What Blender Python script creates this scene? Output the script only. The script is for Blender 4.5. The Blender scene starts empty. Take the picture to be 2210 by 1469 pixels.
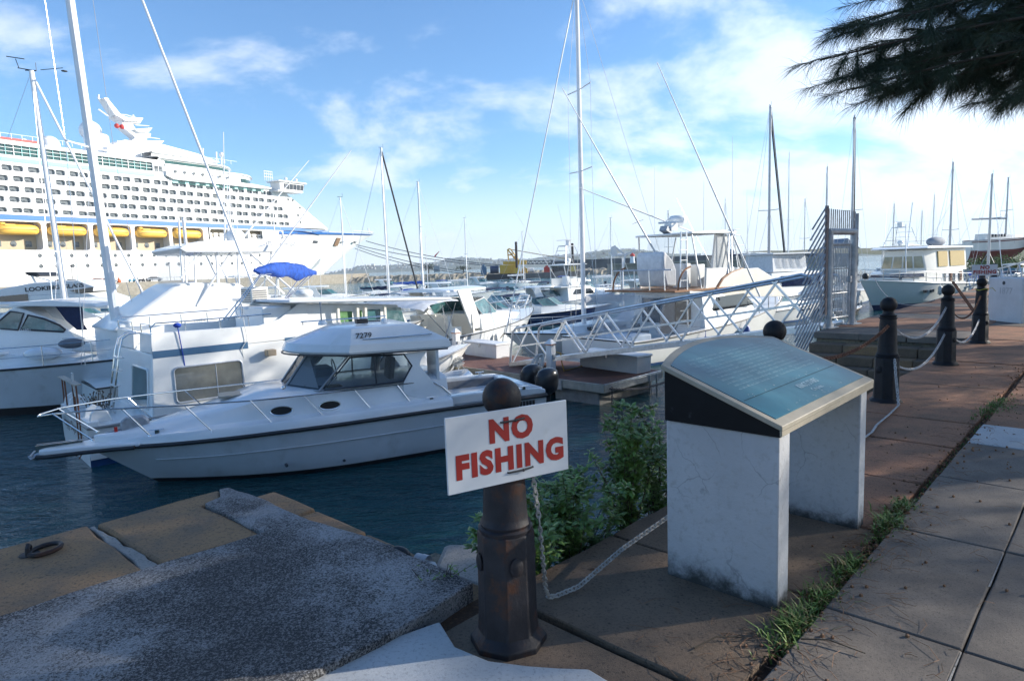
import bpy, math, random
from mathutils import Vector, Matrix
import numpy as np
random.seed(7)
rnd = random.random
D = bpy.data
COL = bpy.context.scene.collection
SC = bpy.context.scene

# ---------------------------------------------------------------- camera
F = 1400.0; CX = 1105.0; CY = 734.5; EYE = 1.6
PITCH = math.atan(159 / 1400.0); ROLL = math.radians(2.0)
_f = Vector((0, math.cos(PITCH), -math.sin(PITCH)))
_U0 = Vector((0, math.sin(PITCH), math.cos(PITCH)))
_R = Vector((1, 0, 0)) * math.cos(ROLL) - _U0 * math.sin(ROLL)
_U = _U0 * math.cos(ROLL) + Vector((1, 0, 0)) * math.sin(ROLL)
EYEP = Vector((0, 0, EYE))
cam = D.cameras.new('camera'); camo = D.objects.new('camera', cam); COL.objects.link(camo)
cam.sensor_fit = 'HORIZONTAL'; cam.sensor_width = 36.0; cam.lens = 36.0 * F / 2210.0
cam.clip_start = 0.05; cam.clip_end = 20000
camo.matrix_world = Matrix(((_R.x, _U.x, -_f.x, 0), (_R.y, _U.y, -_f.y, 0), (_R.z, _U.z, -_f.z, EYE), (0, 0, 0, 1)))
SC.camera = camo

# ---------------------------------------------------------------- sun, sky, exposure
SUN_AZ = math.radians(79.6)        # clockwise from +Y
SUN_EL = math.radians(20.0)
sd = Vector((math.sin(SUN_AZ) * math.cos(SUN_EL), math.cos(SUN_AZ) * math.cos(SUN_EL), math.sin(SUN_EL)))
sun = D.lights.new('sun', 'SUN'); sun.energy = 5.0; sun.angle = math.radians(0.53); sun.color = (1.0, 0.93, 0.82)
suno = D.objects.new('sun', sun); COL.objects.link(suno)
suno.rotation_euler = (-sd).to_track_quat('-Z', 'Y').to_euler(); suno.location = (30, 10, 30)
wd = D.worlds.new('World'); SC.world = wd; wd.use_nodes = True
nt = wd.node_tree; nt.nodes.clear()
def N(nt, t, **k):
    n = nt.nodes.new(t)
    for a, b in k.items():
        if a.startswith('i_'): n.inputs[a[2:].replace('_', ' ')].default_value = b
        else: setattr(n, a, b)
    return n
L = lambda nt, a, b: nt.links.new(a, b)
sky = N(nt, 'ShaderNodeTexSky', sky_type='NISHITA', sun_disc=False, sun_elevation=SUN_EL, sun_rotation=SUN_AZ,
        altitude=0.0, air_density=1.0, dust_density=0.4, ozone_density=1.6)
def M(nt, op, a, b=None, c=None, clamp=False):
    n = nt.nodes.new('ShaderNodeMath'); n.operation = op; n.use_clamp = clamp
    for i, x in enumerate((a, b, c)):
        if x is None: continue
        if isinstance(x, (int, float)): n.inputs[i].default_value = x
        else: nt.links.new(x, n.inputs[i])
    return n.outputs[0]
tc = N(nt, 'ShaderNodeTexCoord'); sp = N(nt, 'ShaderNodeSeparateXYZ'); L(nt, tc.outputs['Generated'], sp.inputs[0])
zz = M(nt, 'ADD', M(nt, 'MAXIMUM', sp.outputs[2], 0.0), 0.42)
cx = M(nt, 'DIVIDE', sp.outputs[0], zz); cy = M(nt, 'DIVIDE', sp.outputs[1], zz)
cb = N(nt, 'ShaderNodeCombineXYZ'); L(nt, cx, cb.inputs[0]); L(nt, cy, cb.inputs[1])
mp = N(nt, 'ShaderNodeMapping'); L(nt, cb.outputs[0], mp.inputs[0]); mp.inputs['Location'].default_value = (7.1, 2.6, 0); mp.inputs['Scale'].default_value = (0.95, 1.25, 1)
n1 = N(nt, 'ShaderNodeTexNoise', i_Scale=2.3, i_Detail=10.0, i_Roughness=0.58, i_Distortion=0.2); L(nt, mp.outputs[0], n1.inputs[0])
# more cloud low down and towards the sun
low = M(nt, 'MULTIPLY', M(nt, 'SUBTRACT', 0.42, sp.outputs[2]), 0.34)
dot = N(nt, 'ShaderNodeVectorMath', operation='DOT_PRODUCT'); L(nt, tc.outputs['Generated'], dot.inputs[0]); dot.inputs[1].default_value = sd
sunw = M(nt, 'MULTIPLY', M(nt, 'MAXIMUM', dot.outputs['Value'], 0.0), 0.24)
cov = M(nt, 'ADD', M(nt, 'ADD', n1.outputs[0], low), sunw)
mr = N(nt, 'ShaderNodeMapRange', interpolation_type='SMOOTHSTEP'); L(nt, cov, mr.inputs[0]); mr.inputs[1].default_value = 0.585; mr.inputs[2].default_value = 0.77
mask = M(nt, 'MULTIPLY', mr.outputs[0], 0.80)
shade = N(nt, 'ShaderNodeMapRange'); L(nt, n1.outputs[0], shade.inputs[0]); shade.inputs[1].default_value = 0.45; shade.inputs[2].default_value = 0.8
shade.inputs[3].default_value = 1.0; shade.inputs[4].default_value = 0.86
glow = M(nt, 'ADD', 1.0, M(nt, 'MULTIPLY', M(nt, 'POWER', M(nt, 'MAXIMUM', dot.outputs['Value'], 0.0), 3.0), 0.55))
hzf = N(nt, 'ShaderNodeMapRange', interpolation_type='SMOOTHSTEP'); L(nt, sp.outputs[2], hzf.inputs[0]); hzf.inputs[1].default_value = 0.17; hzf.inputs[2].default_value = 0.0; hzf.inputs[3].default_value = 0.0; hzf.inputs[4].default_value = 0.8
mask = M(nt, 'MAXIMUM', mask, hzf.outputs[0])
csc = M(nt, 'MULTIPLY', shade.outputs[0], glow)
cl = N(nt, 'ShaderNodeVectorMath', operation='SCALE'); cl.inputs[0].default_value = (5.6, 6.2, 7.0); L(nt, csc, cl.inputs['Scale'])
mx = N(nt, 'ShaderNodeMix', data_type='RGBA'); L(nt, mask, mx.inputs['Factor']); st_ = N(nt, 'ShaderNodeVectorMath', operation='MULTIPLY'); L(nt, sky.outputs[0], st_.inputs[0]); st_.inputs[1].default_value = (0.64, 0.93, 1.22); L(nt, st_.outputs[0], mx.inputs['A']); L(nt, cl.outputs[0], mx.inputs['B'])
bg = N(nt, 'ShaderNodeBackground', i_Strength=0.122); L(nt, mx.outputs['Result'], bg.inputs[0])
wo = N(nt, 'ShaderNodeOutputWorld'); L(nt, bg.outputs[0], wo.inputs[0])
SC.view_settings.view_transform = 'Standard'; SC.view_settings.look = 'None'
SC.view_settings.exposure = 0.72; SC.view_settings.gamma = 1.0; SC.view_settings.use_curve_mapping = False
SC.cycles.use_denoising = True
SC.cycles.max_bounces = 7; SC.cycles.transparent_max_bounces = 16; SC.cycles.caustics_reflective = False; SC.cycles.caustics_refractive = False

# ---------------------------------------------------------------- picture point -> real place
def ray(u, v): return _f + _R * ((u - CX) / F) - _U * ((v - CY) / F)
def onz(u, v, z=0.0):
    d = ray(u, v); return EYEP + d * ((z - EYE) / d.z)
def aty(u, v, Y):
    d = ray(u, v); return EYEP + d * (Y / d.y)
WATER = -2.5

# ---------------------------------------------------------------- materials
MATS = {}
def mat(name, col, rough=0.5, metal=0.0, var=0.08, vs=3.0, bump=0.0, bs=40.0, spec=0.5, coat=0.0, col2=None, c2=(0.5, 0.62), vs2=2.0, emis=None):
    if name in MATS: return MATS[name]
    m = D.materials.new(name); m.use_nodes = True; nt = m.node_tree
    b = nt.nodes['Principled BSDF']; b.inputs['Roughness'].default_value = rough; b.inputs['Metallic'].default_value = metal
    b.inputs['Specular IOR Level'].default_value = spec; b.inputs['Coat Weight'].default_value = coat; b.inputs['Coat Roughness'].default_value = 0.08
    tc = N(nt, 'ShaderNodeTexCoord')
    nz = N(nt, 'ShaderNodeTexNoise', i_Scale=vs, i_Detail=5.0, i_Roughness=0.6); L(nt, tc.outputs['Object'], nz.inputs[0])
    r = N(nt, 'ShaderNodeMapRange'); L(nt, nz.outputs[0], r.inputs[0]); r.inputs[1].default_value = 0.3; r.inputs[2].default_value = 0.7
    r.inputs[3].default_value = 1 - var; r.inputs[4].default_value = 1 + var
    s = N(nt, 'ShaderNodeVectorMath', operation='SCALE'); s.inputs[0].default_value = col; L(nt, r.outputs[0], s.inputs['Scale'])
    out = s.outputs[0]
    if col2:
        n2 = N(nt, 'ShaderNodeTexNoise', i_Scale=vs2, i_Detail=7.0, i_Roughness=0.65); L(nt, tc.outputs['Object'], n2.inputs[0])
        r2 = N(nt, 'ShaderNodeMapRange', interpolation_type='SMOOTHSTEP'); L(nt, n2.outputs[0], r2.inputs[0]); r2.inputs[1].default_value = c2[0]; r2.inputs[2].default_value = c2[1]
        x = N(nt, 'ShaderNodeMix', data_type='RGBA'); L(nt, r2.outputs[0], x.inputs['Factor']); L(nt, out, x.inputs['A']); x.inputs['B'].default_value = (*col2, 1)
        out = x.outputs['Result']
    L(nt, out, b.inputs['Base Color'])
    if bump > 0:
        nb = N(nt, 'ShaderNodeTexNoise', i_Scale=bs, i_Detail=6.0, i_Roughness=0.65); L(nt, tc.outputs['Object'], nb.inputs[0])
        bp = N(nt, 'ShaderNodeBump', i_Strength=1.0, i_Distance=bump); L(nt, nb.outputs[0], bp.inputs['Height']); L(nt, bp.outputs[0], b.inputs['Normal'])
    if emis:
        b.inputs['Emission Color'].default_value = (*col, 1); b.inputs['Emission Strength'].default_value = emis
    MATS[name] = m; return m
def glass(name, tint, thru=0.6, rough=0.03, base=None, fk=0.9):
    if name in MATS: return MATS[name]
    m = D.materials.new(name); m.use_nodes = True; nt = m.node_tree; nt.nodes.clear()
    tr = N(nt, 'ShaderNodeBsdfTransparent'); tr.inputs[0].default_value = (*tint, 1)
    g = N(nt, 'ShaderNodeBsdfPrincipled', i_Roughness=rough); g.inputs['Base Color'].default_value = (*(base or (tint[0] * .2, tint[1] * .2, tint[2] * .2)), 1)
    fr = N(nt, 'ShaderNodeFresnel', i_IOR=1.5)
    f = M(nt, 'ADD', M(nt, 'MULTIPLY', fr.outputs[0], fk), 1 - thru, clamp=True)
    x = N(nt, 'ShaderNodeMixShader'); L(nt, f, x.inputs[0]); L(nt, tr.outputs[0], x.inputs[1]); L(nt, g.outputs[0], x.inputs[2])
    o = N(nt, 'ShaderNodeOutputMaterial'); L(nt, x.outputs[0], o.inputs[0]); MATS[name] = m; return m
gel = mat('gelcoat', (0.78, 0.79, 0.78), 0.3, var=0.05, vs=1.3, coat=0.25, col2=(0.66, 0.67, 0.64), c2=(0.55, 0.85), vs2=1.2)
gelw = mat('gelcoat_warm', (0.80, 0.77, 0.69), 0.32, var=0.05, vs=1.5, coat=0.2)
gelf = mat('gelcoat_fresh', (0.72, 0.74, 0.76), 0.22, var=0.05, vs=0.7, coat=0.4, col2=(0.60, 0.62, 0.62), c2=(0.5, 0.9), vs2=2.5)
hullg = mat('hull_pale_grey', (0.58, 0.62, 0.66), 0.25, var=0.06, vs=0.8, coat=0.4, col2=(0.42, 0.44, 0.44), c2=(0.5, 0.85), vs2=1.7)
deckm = mat('deck_nonslip', (0.62, 0.64, 0.64), 0.7, var=0.08, vs=5, bump=0.002, bs=220)
alu = mat('aluminium', (0.62, 0.64, 0.66), 0.38, 0.85, var=0.15, vs=9, bump=0.0006, bs=60)
alud = mat('aluminium_painted', (0.50, 0.53, 0.57), 0.45, 0.3, var=0.2, vs=7)
steel = mat('stainless', (0.75, 0.75, 0.74), 0.16, 1.0, var=0.06, vs=12)
spar = mat('spar_white', (0.80, 0.80, 0.80), 0.3, var=0.05, vs=2, coat=0.2)
spard = mat('spar_bare', (0.40, 0.41, 0.43), 0.35, 0.6, var=0.1, vs=3)
wire = mat('rigging_wire', (0.55, 0.56, 0.58), 0.35, 0.7, var=0.1)
black = mat('black_rubber', (0.018, 0.019, 0.022), 0.5, var=0.3, vs=6)
blackp = mat('black_paint', (0.02, 0.021, 0.024), 0.3, var=0.2, vs=6, coat=0.2)
navy = mat('navy_paint', (0.012, 0.025, 0.085), 0.25, var=0.1, coat=0.4)
navyc = mat('navy_canvas', (0.012, 0.022, 0.065), 0.85, var=0.2, vs=9, bump=0.004, bs=15)
bluec = mat('blue_canvas', (0.006, 0.06, 0.33), 0.75, var=0.4, vs=7, bump=0.03, bs=7)
blues = mat('blue_stripe', (0.05, 0.13, 0.24), 0.4, var=0.1)
boot = mat('boot_paint', (0.012, 0.07, 0.22), 0.55, var=0.3, vs=4, col2=(0.05, 0.07, 0.05), c2=(0.55, 0.75))
bootk = mat('boot_black', (0.014, 0.014, 0.016), 0.5, var=0.3, vs=4)
teak = mat('teak', (0.25, 0.11, 0.045), 0.5, var=0.3, vs=12)
vinylw = mat('white_vinyl', (0.70, 0.71, 0.70), 0.45, var=0.1, vs=6, bump=0.004, bs=18)
canvasw = mat('white_canvas', (0.66, 0.67, 0.68), 0.8, var=0.12, vs=5, bump=0.012, bs=7)
tan = mat('tan_curtain', (0.50, 0.38, 0.17), 0.8, var=0.1, vs=8)
gcurt = mat('green_curtain', (0.10, 0.23, 0.09), 0.8, var=0.4, vs=7)
dark = mat('dark_interior', (0.045, 0.055, 0.07), 0.6, var=0.3, vs=4)
greyi = mat('grey_upholstery', (0.14, 0.15, 0.17), 0.8, var=0.2, vs=6)
gdark = mat('glass_dark', (0.012, 0.016, 0.022), 0.04, var=0.2, vs=2, spec=0.8, coat=0.5)
gteal = mat('glass_teal', (0.05, 0.14, 0.15), 0.06, var=0.5, vs=2.2, spec=0.8, coat=0.5, col2=(0.16, 0.24, 0.25), c2=(0.5, 0.7), vs2=2.5)
gclear = glass('glass_clear', (0.72, 0.80, 0.80), 0.80)
gsmoke = glass('glass_smoked', (0.74, 0.82, 0.87), 0.90)
vinyl = glass('clear_vinyl', (0.90, 0.92, 0.94), 0.90, 0.2, (.5, .52, .54), 0.3)
rust = mat('rusty_steel', (0.16, 0.06, 0.03), 0.85, var=0.4, vs=20, bump=0.002, bs=60)
yellow = mat('yellow_paint', (0.75, 0.42, 0.03), 0.5, var=0.12, vs=2, col2=(0.45, 0.2, 0.04), c2=(0.66, 0.8), vs2=3)
lifey = mat('lifeboat_yellow', (0.78, 0.46, 0.07), 0.5, var=0.1, vs=0.3)
red = mat('red_paint', (0.55, 0.03, 0.02), 0.45, var=0.1)
ropew = mat('white_rope', (0.62, 0.62, 0.60), 0.9, var=0.2, vs=30, bump=0.002, bs=150)
concm = mat('pale_concrete', (0.30, 0.27, 0.22), 0.9, var=0.2, vs=1.5, bump=0.01, bs=8)

# ---------------------------------------------------------------- mesh building
def tag(o, label=None, cat=None, group=None, kind=None):
    if label: o['label'] = label
    if cat: o['category'] = cat
    if group: o['group'] = group
    if kind: o['kind'] = kind
    return o
def thing(name, label, cat, loc=(0, 0, 0), rz=0.0, group=None):
    o = D.objects.new(name, None); COL.objects.link(o); o.empty_display_size = 0.3
    o.location = loc; o.rotation_euler = (0, 0, rz); return tag(o, label, cat, group)
class MB:
    def __init__(s): s.v = []; s.f = []; s.m = []
    def add(s, vs, fs, mi=0):
        n = len(s.v); s.v += [tuple(p) for p in vs]; s.f += [tuple(i + n for i in f) for f in fs]; s.m += [mi] * len(fs); return s
    def box(s, x0, x1, y0, y1, z0, z1, mi=0):
        return s.add([(x0, y0, z0), (x1, y0, z0), (x1, y1, z0), (x0, y1, z0), (x0, y0, z1), (x1, y0, z1), (x1, y1, z1), (x0, y1, z1)],
                     [(3, 2, 1, 0), (4, 5, 6, 7), (0, 1, 5, 4), (1, 2, 6, 5), (2, 3, 7, 6), (3, 0, 4, 7)], mi)
    def beam(s, a, b, w, h, mi=0, up=(0, 0, 1)):
        a = Vector(a); b = Vector(b); d = (b - a).normalized(); x = d.cross(Vector(up))
        if x.length < 1e-4: x = d.cross(Vector((0, 1, 0)))
        x.normalize(); y = x.cross(d); x = x * w / 2; y = y * h / 2
        return s.add([a - x - y, a + x - y, a + x + y, a - x + y, b - x - y, b + x - y, b + x + y, b - x + y],
                     [(0, 1, 2, 3), (7, 6, 5, 4), (0, 4, 5, 1), (1, 5, 6, 2), (2, 6, 7, 3), (3, 7, 4, 0)], mi)
    def prism(s, pts, y0, y1, mi=0, pts2=None):
        n = len(pts); q = pts2 or pts
        f0 = y0 if callable(y0) else (lambda x, z: y0)
        f1 = y1 if callable(y1) else (lambda x, z: y1)
        vs = [(x, f0(x, z), z) for x, z in pts] + [(x, f1(x, z), z) for x, z in q]
        fs = [tuple(range(n)), tuple(range(2 * n - 1, n - 1, -1))] + [(i, i + n, (i + 1) % n + n, (i + 1) % n) for i in range(n)]
        return s.add(vs, fs, mi)
    def slab(s, pts, z0, z1, mi=0):
        n = len(pts)
        vs = [(x, y, z0) for x, y in pts] + [(x, y, z1) for x, y in pts]
        fs = [tuple(range(n - 1, -1, -1)), tuple(range(n, 2 * n))] + [(i, (i + 1) % n, (i + 1) % n + n, i + n) for i in range(n)]
        return s.add(vs, fs, mi)
    def tube(s, pts, r, n=6, mi=0, r2=None, closed=False):
        pts = [Vector(p) for p in pts]; K = len(pts); vs = []; fs = []
        prev = None
        for i, p in enumerate(pts):
            if closed: t = pts[(i + 1) % K] - pts[i - 1]
            else: t = pts[min(i + 1, K - 1)] - pts[max(i - 1, 0)]
            if t.length < 1e-9: t = Vector((0, 0, 1))
            t.normalize()
            if prev is None:
                x = t.cross(Vector((0, 0, 1)))
                if x.length < 1e-3: x = t.cross(Vector((0, 1, 0)))
            else: x = prev - t * prev.dot(t)
            x.normalize(); prev = x; y = t.cross(x)
            rr = r if r2 is None else r + (r2 - r) * i / max(1, K - 1)
            for k in range(n):
                a = 2 * math.pi * k / n; vs.append(p + x * (rr * math.cos(a)) + y * (rr * math.sin(a)))
        for i in range(K if closed else K - 1):
            j = (i + 1) % K
            for k in range(n): fs.append((i * n + k, i * n + (k + 1) % n, j * n + (k + 1) % n, j * n + k))
        if not closed: fs.append(tuple(range(n - 1, -1, -1))); fs.append(tuple((K - 1) * n + k for k in range(n)))
        return s.add(vs, fs, mi)
    def lathe(s, prof, c=(0, 0, 0), n=20, mi=0, axis='z', sides=None):
        vs = []; fs = []; K = len(prof)
        for r, z in prof:
            for k in range(n):
                a = 2 * math.pi * (k + 0.5) / n; x, y = r * math.cos(a), r * math.sin(a)
                p = (x, y, z) if axis == 'z' else ((z, x, y) if axis == 'x' else (y, z, x))
                vs.append((p[0] + c[0], p[1] + c[1], p[2] + c[2]))
        for i in range(K - 1):
            for k in range(n): fs.append((i * n + k, i * n + (k + 1) % n, (i + 1) * n + (k + 1) % n, (i + 1) * n + k))
        fs.append(tuple(range(n - 1, -1, -1))); fs.append(tuple((K - 1) * n + k for k in range(n)))
        return s.add(vs, fs, mi)
    def sph(s, c, r, n=14, mi=0, sx=1, sy=1, sz=1):
        K = n // 2 + 1; pr = []
        for i in range(K + 1):
            a = math.pi * i / K; pr.append((max(1e-3, math.sin(a)) * r, -math.cos(a) * r))
        n0 = len(s.v); s.lathe(pr, (0, 0, 0), n, mi)
        for i in range(n0, len(s.v)):
            x, y, z = s.v[i]; s.v[i] = (x * sx + c[0], y * sy + c[1], z * sz + c[2])
        return s
    def loft(s, rings, mi=0, cap=True, closed=False, mis=None):
        n = len(rings[0]); vs = [p for r in rings for p in r]; n0 = len(s.v); s.v += [tuple(p) for p in vs]
        for i in range(len(rings) - 1):
            for k in range(n if closed else n - 1):
                k2 = (k + 1) % n
                s.f.append((n0 + i * n + k, n0 + i * n + k2, n0 + (i + 1) * n + k2, n0 + (i + 1) * n + k)); s.m.append(mis[k] if mis else mi)
        if cap: 
            s.f.append(tuple(n0 + k for k in range(n - 1, -1, -1))); s.m.append(mi)
            s.f.append(tuple(n0 + (len(rings) - 1) * n + k for k in range(n))); s.m.append(mi)
        return s
    def build(s, name, mats, parent=None, bevel=0.0, smooth=35, loc=None, rz=None, kind=None, label=None, seg=2):
        me = D.meshes.new(name); me.from_pydata(s.v, [], s.f)
        if not isinstance(mats, (list, tuple)): mats = [mats]
        for m in mats: me.materials.append(m)
        if len(mats) > 1: me.polygons.foreach_set('material_index', s.m)
        o = D.objects.new(name, me); COL.objects.link(o)
        if smooth:
            me.polygons.foreach_set('use_smooth', [True] * len(me.polygons)); me.set_sharp_from_angle(angle=math.radians(smooth))
        if bevel:
            b = o.modifiers.new('bevel', 'BEVEL'); b.width = bevel; b.segments = seg; b.limit_method = 'ANGLE'; b.angle_limit = math.radians(38); b.harden_normals = False
        if parent is not None: o.parent = parent
        if loc is not None: o.location = loc
        if rz is not None: o.rotation_euler = (0, 0, rz)
        if kind: o['kind'] = kind
        if label: o['label'] = label
        me.update(); return o
def copy_tree(o, parent=None):
    c = o.copy(); COL.objects.link(c)
    if parent is not None: c.parent = parent
    for ch in list(o.children): copy_tree(ch, c)
    return c
def cat_curve(a, b, sag, n=14):
    a = Vector(a); b = Vector(b); r = []
    for i in range(n + 1):
        t = i / n; p = a.lerp(b, t); p.z -= sag * 4 * t * (1 - t); r.append(p)
    return r
def arc(cx, cz, r, a0, a1, n=6, sx=1.0, sz=1.0):
    return [(cx + r * sx * math.cos(math.radians(a0 + (a1 - a0) * i / n)), cz + r * sz * math.sin(math.radians(a0 + (a1 - a0) * i / n))) for i in range(n + 1)]
def rrect(x0, x1, z0, z1, r, n=4):
    return arc(x1 - r, z1 - r, r, 0, 90, n) + arc(x0 + r, z1 - r, r, 90, 180, n) + arc(x0 + r, z0 + r, r, 180, 270, n) + arc(x1 - r, z0 + r, r, 270, 360, n)
def text(s, body, size, mat_, parent, loc, rot, name='lettering', extrude=0.002, font=None, shear=0.0, align='CENTER', sx=1.0, off=0.0, label=None, spc=1.0):
    c = D.curves.new(name, 'FONT'); c.body = body; c.size = size; c.extrude = extrude; c.align_x = align; c.align_y = 'CENTER'; c.shear = shear; c.offset = off; c.resolution_u = 3; c.space_character = spc
    t = D.objects.new(name + '_curve', c); COL.objects.link(t); bpy.context.view_layer.update()
    me = D.meshes.new_from_object(t); D.objects.remove(t); D.curves.remove(c); me.materials.clear(); me.materials.append(mat_); me.name = name
    o = D.objects.new(name, me); COL.objects.link(o); o.parent = parent; o.location = loc; o.rotation_euler = rot; o.scale = (sx, 1, 1)
    if label: o['label'] = label
    return o

# ---------------------------------------------------------------- boats
class Boat:
    """root Empty at the waterline: local x forward from the stern, y to port, z up from the water"""
    def __init__(s, name, label, cat, o, az, group=None):
        s.h = Vector((math.sin(math.radians(az)), math.cos(math.radians(az)), 0)); s.l = Vector((-s.h.y, s.h.x, 0))
        s.o = Vector((o[0], o[1], WATER if len(o) < 3 else o[2]))
        s.r = thing(name, label, cat, s.o, math.atan2(s.h.y, s.h.x), group)
    def T(s, u, v, y=0.0):
        d = ray(u, v); k = ((s.o + s.l * y - EYEP).dot(s.l)) / d.dot(s.l); P = EYEP + d * k - s.o
        return (P.dot(s.h), P.z)
    def TT(s, pts, y=0.0): return [s.T(u, v, y) for u, v in pts]
    def A(s, m, name, mats, **k): return m.build(name, mats, s.r, **k)
def plan_fn(Lh, beam, tr=0.86, k=2.3, full=0.42):
    def f(x):
        t = max(0.0, min(1.0, x / Lh))
        if t < full: return beam / 2 * (1 - (1 - tr) * ((full - t) / full) ** 2)
        return beam / 2 * max(0.0, 1 - ((t - full) / (1 - full)) ** k)
    return f
def hull(b, Lh, beam, sheer, rake=1.2, tr=0.86, k=2.3, flare=0.25, chine=0.42, mats=None, names='hull', boot_h=0.14, stripe=None, rake_s=0.0, cock=None, deck=True, rub=black, rubr=0.035, deckmat=None, draft=0.55, full=0.42, n=22, bulwark=0.0):
    """sheer: function x -> z of the deck edge; returns half-beam function"""
    pf = plan_fn(Lh, beam, tr, k, full); rings = []
    mats = mats or [gel, boot, bootk]
    for i in range(n + 1):
        t = 1 - (1 - i / n) ** 1.25; xs = Lh * t; w = max(0, (t - 0.45) / 0.55) ** 1.6; bs = pf(xs); zs = sheer(xs)
        fl = flare * (0.35 + 0.65 * w)
        bc = bs * (1 - fl); zc = zs * (chine - 0.06 + 0.18 * w) 
        lv = [(bs, zs), (bs * (1 - fl * 0.25), zs * 0.82), (bs * (1 - fl * 0.6), (zs + zc) / 2), (bc, zc), (bc * (0.97 - 0.25 * w), boot_h), (bc * (0.94 - 0.32 * w), 0.0), (bc * (0.5 - 0.2 * w), -draft * 0.5 * (1 - w * .6)), (0.0, -draft * (1 - w * .85))]
        def X(z): return xs - rake * w * (1 - z / zs) - rake_s * (1 - w) * 0 
        if i == n: lv = [(0.012, z) for _, z in lv]
        ringp = [(X(z), y, z) for y, z in lv] + [(X(z), -y, z) for y, z in reversed(lv[:-1])]
        rings.append(ringp)
    m = MB(); mis = [0, 0, 0, 0, 1, 2, 2, 2, 2, 1, 0, 0, 0, 0]
    m.loft(rings, mis=mis, cap=False); m.f.append(tuple(range(14, -1, -1))); m.m.append(0)
    b.A(m, names, mats, smooth=28)
    if deck:
        m = MB(); x0 = cock if cock is not None else 0.0; R = []
        for i in range(n + 1):
            x = x0 + (Lh * 0.995 - x0) * i / n; y = max(0.01, pf(x) - 0.02); z = sheer(x)
            R.append([(x, y, z - 0.01), (x, y * 0.55, z + 0.04 * min(1, y)), (x, 0, z + 0.055 * min(1, y)), (x, -y * 0.55, z + 0.04 * min(1, y)), (x, -y, z - 0.01)])
        m.loft(R, cap=False); b.A(m, 'deck', deckmat or gel, smooth=30)
        if cock:   # open cockpit: floor, inner liners, covering boards
            m = MB(); R = []; K = 8; g = 0.20
            for i in range(K + 1):
                x = 0.06 + (cock - 0.06) * i / K; y = pf(x) - 0.02; z = sheer(x); fz = max(0.18, 0.25)
                R.append([(x, y, z), (x, y - g, z + 0.005), (x, y - g, fz), (x, -(y - g), fz), (x, -(y - g), z + 0.005), (x, -y, z)])
            m.loft(R, cap=False); xz = sheer(cock)
            y = pf(cock) - g; m.add([(cock, y, 0.25), (cock, -y, 0.25), (cock, -y, xz), (cock, y, xz)], [(0, 1, 2, 3)])
            y = pf(0.05); z = sheer(0); m.box(0.02, 0.22, -y + 0.02, y - 0.02, 0.3, z + 0.01); b.A(m, 'cockpit', deckmat or gel, smooth=30)
    if rub:
        m = MB(); p = [(x, pf(x) + 0.01, sheer(x) - 0.03) for x in np.linspace(0, Lh * 0.998, 24)]
        q = [(x, -y, z) for x, y, z in reversed(p)]; m.tube(p + q + [p[0]], rubr, 6); b.A(m, 'rub_rail', rub)
    if stripe:
        z0, z1, sm = stripe
        for sgn in (1, -1):
            m = MB(); R = []
            for x in np.linspace(0.05, Lh * 0.93, 20):
                t = x / Lh; w = max(0, (t - 0.45) / 0.55) ** 1.6; zs = sheer(x); y = pf(x); fl = flare * (0.35 + 0.65 * w)
                def yy(fz): return y * (1 - fl * (1 - fz) * 1.5) + 0.02
                xx = lambda fz: x - rake * w * (1 - fz)
                R.append([(xx(z0), sgn * yy(z0), zs * z0), (xx(z1), sgn * yy(z1), zs * z1)])
            m.loft(R, cap=False); b.A(m, 'hull_stripe', sm)
    return pf
def rail(b, pf, sheer, x0, x1, h=0.6, n=6, r=0.014, lean=0.0, inset=0.06, mid=False, mt=None, both=True, pulpit=False, name='rail'):
    mt = mt or steel; xs = list(np.linspace(x0, x1, n)); m = MB(); P = []
    for x in xs: P.append((x + lean, pf(x) - inset, sheer(x) + h))
    Q = [(x, -y, z) for x, y, z in reversed(P)]
    if pulpit: m.tube(P + Q, r, 6)
    else: m.tube(P, r, 6); (m.tube(Q, r, 6) if both else None)
    if mid:
        P2 = [(x, y, z - h * 0.5) for x, y, z in P]; m.tube(P2, r * .6, 5); m.tube([(x, -y, z) for x, y, z in P2], r * .6, 5)
    b.A(m, name, mt)
    for sg in ((1, -1) if both else (1,)):
        for x in xs:
            m = MB(); m.tube([(x, sg * (pf(x) - inset), sheer(x)), (x + lean, sg * (pf(x) - inset), sheer(x) + h)], r, 6); b.A(m, 'stanchion', mt)
def pane(b, pts, y, mt, th=0.012, name='window', frame=None, both=True, yf=None, fr=0.02):
    """a side window: polygon in x,z lying on the side y (number or function of x,z), a little proud"""
    f = y if callable(y) else (lambda x, z: y)
    for sg in ((1, -1) if both else (1,)):
        m = MB(); n = len(pts)
        m.prism(pts, lambda x, z: sg * (f(x, z) + 0.004), lambda x, z: sg * (f(x, z) + 0.004 + th))
        o = b.A(m, name, mt, smooth=0)
        if frame:
            m = MB(); m.tube([(x, sg * (f(x, z) + 0.012), z) for x, z in pts], fr / 2, 5, closed=True); m.build('frame', frame, o)
def shell(b, pts, wf, mt, name='cabin', bevel=0.03, smooth=35):
    m = MB(); m.prism(pts, lambda x, z: wf(x, z), lambda x, z: -wf(x, z)); return b.A(m, name, mt, bevel=bevel, smooth=smooth)
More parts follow.
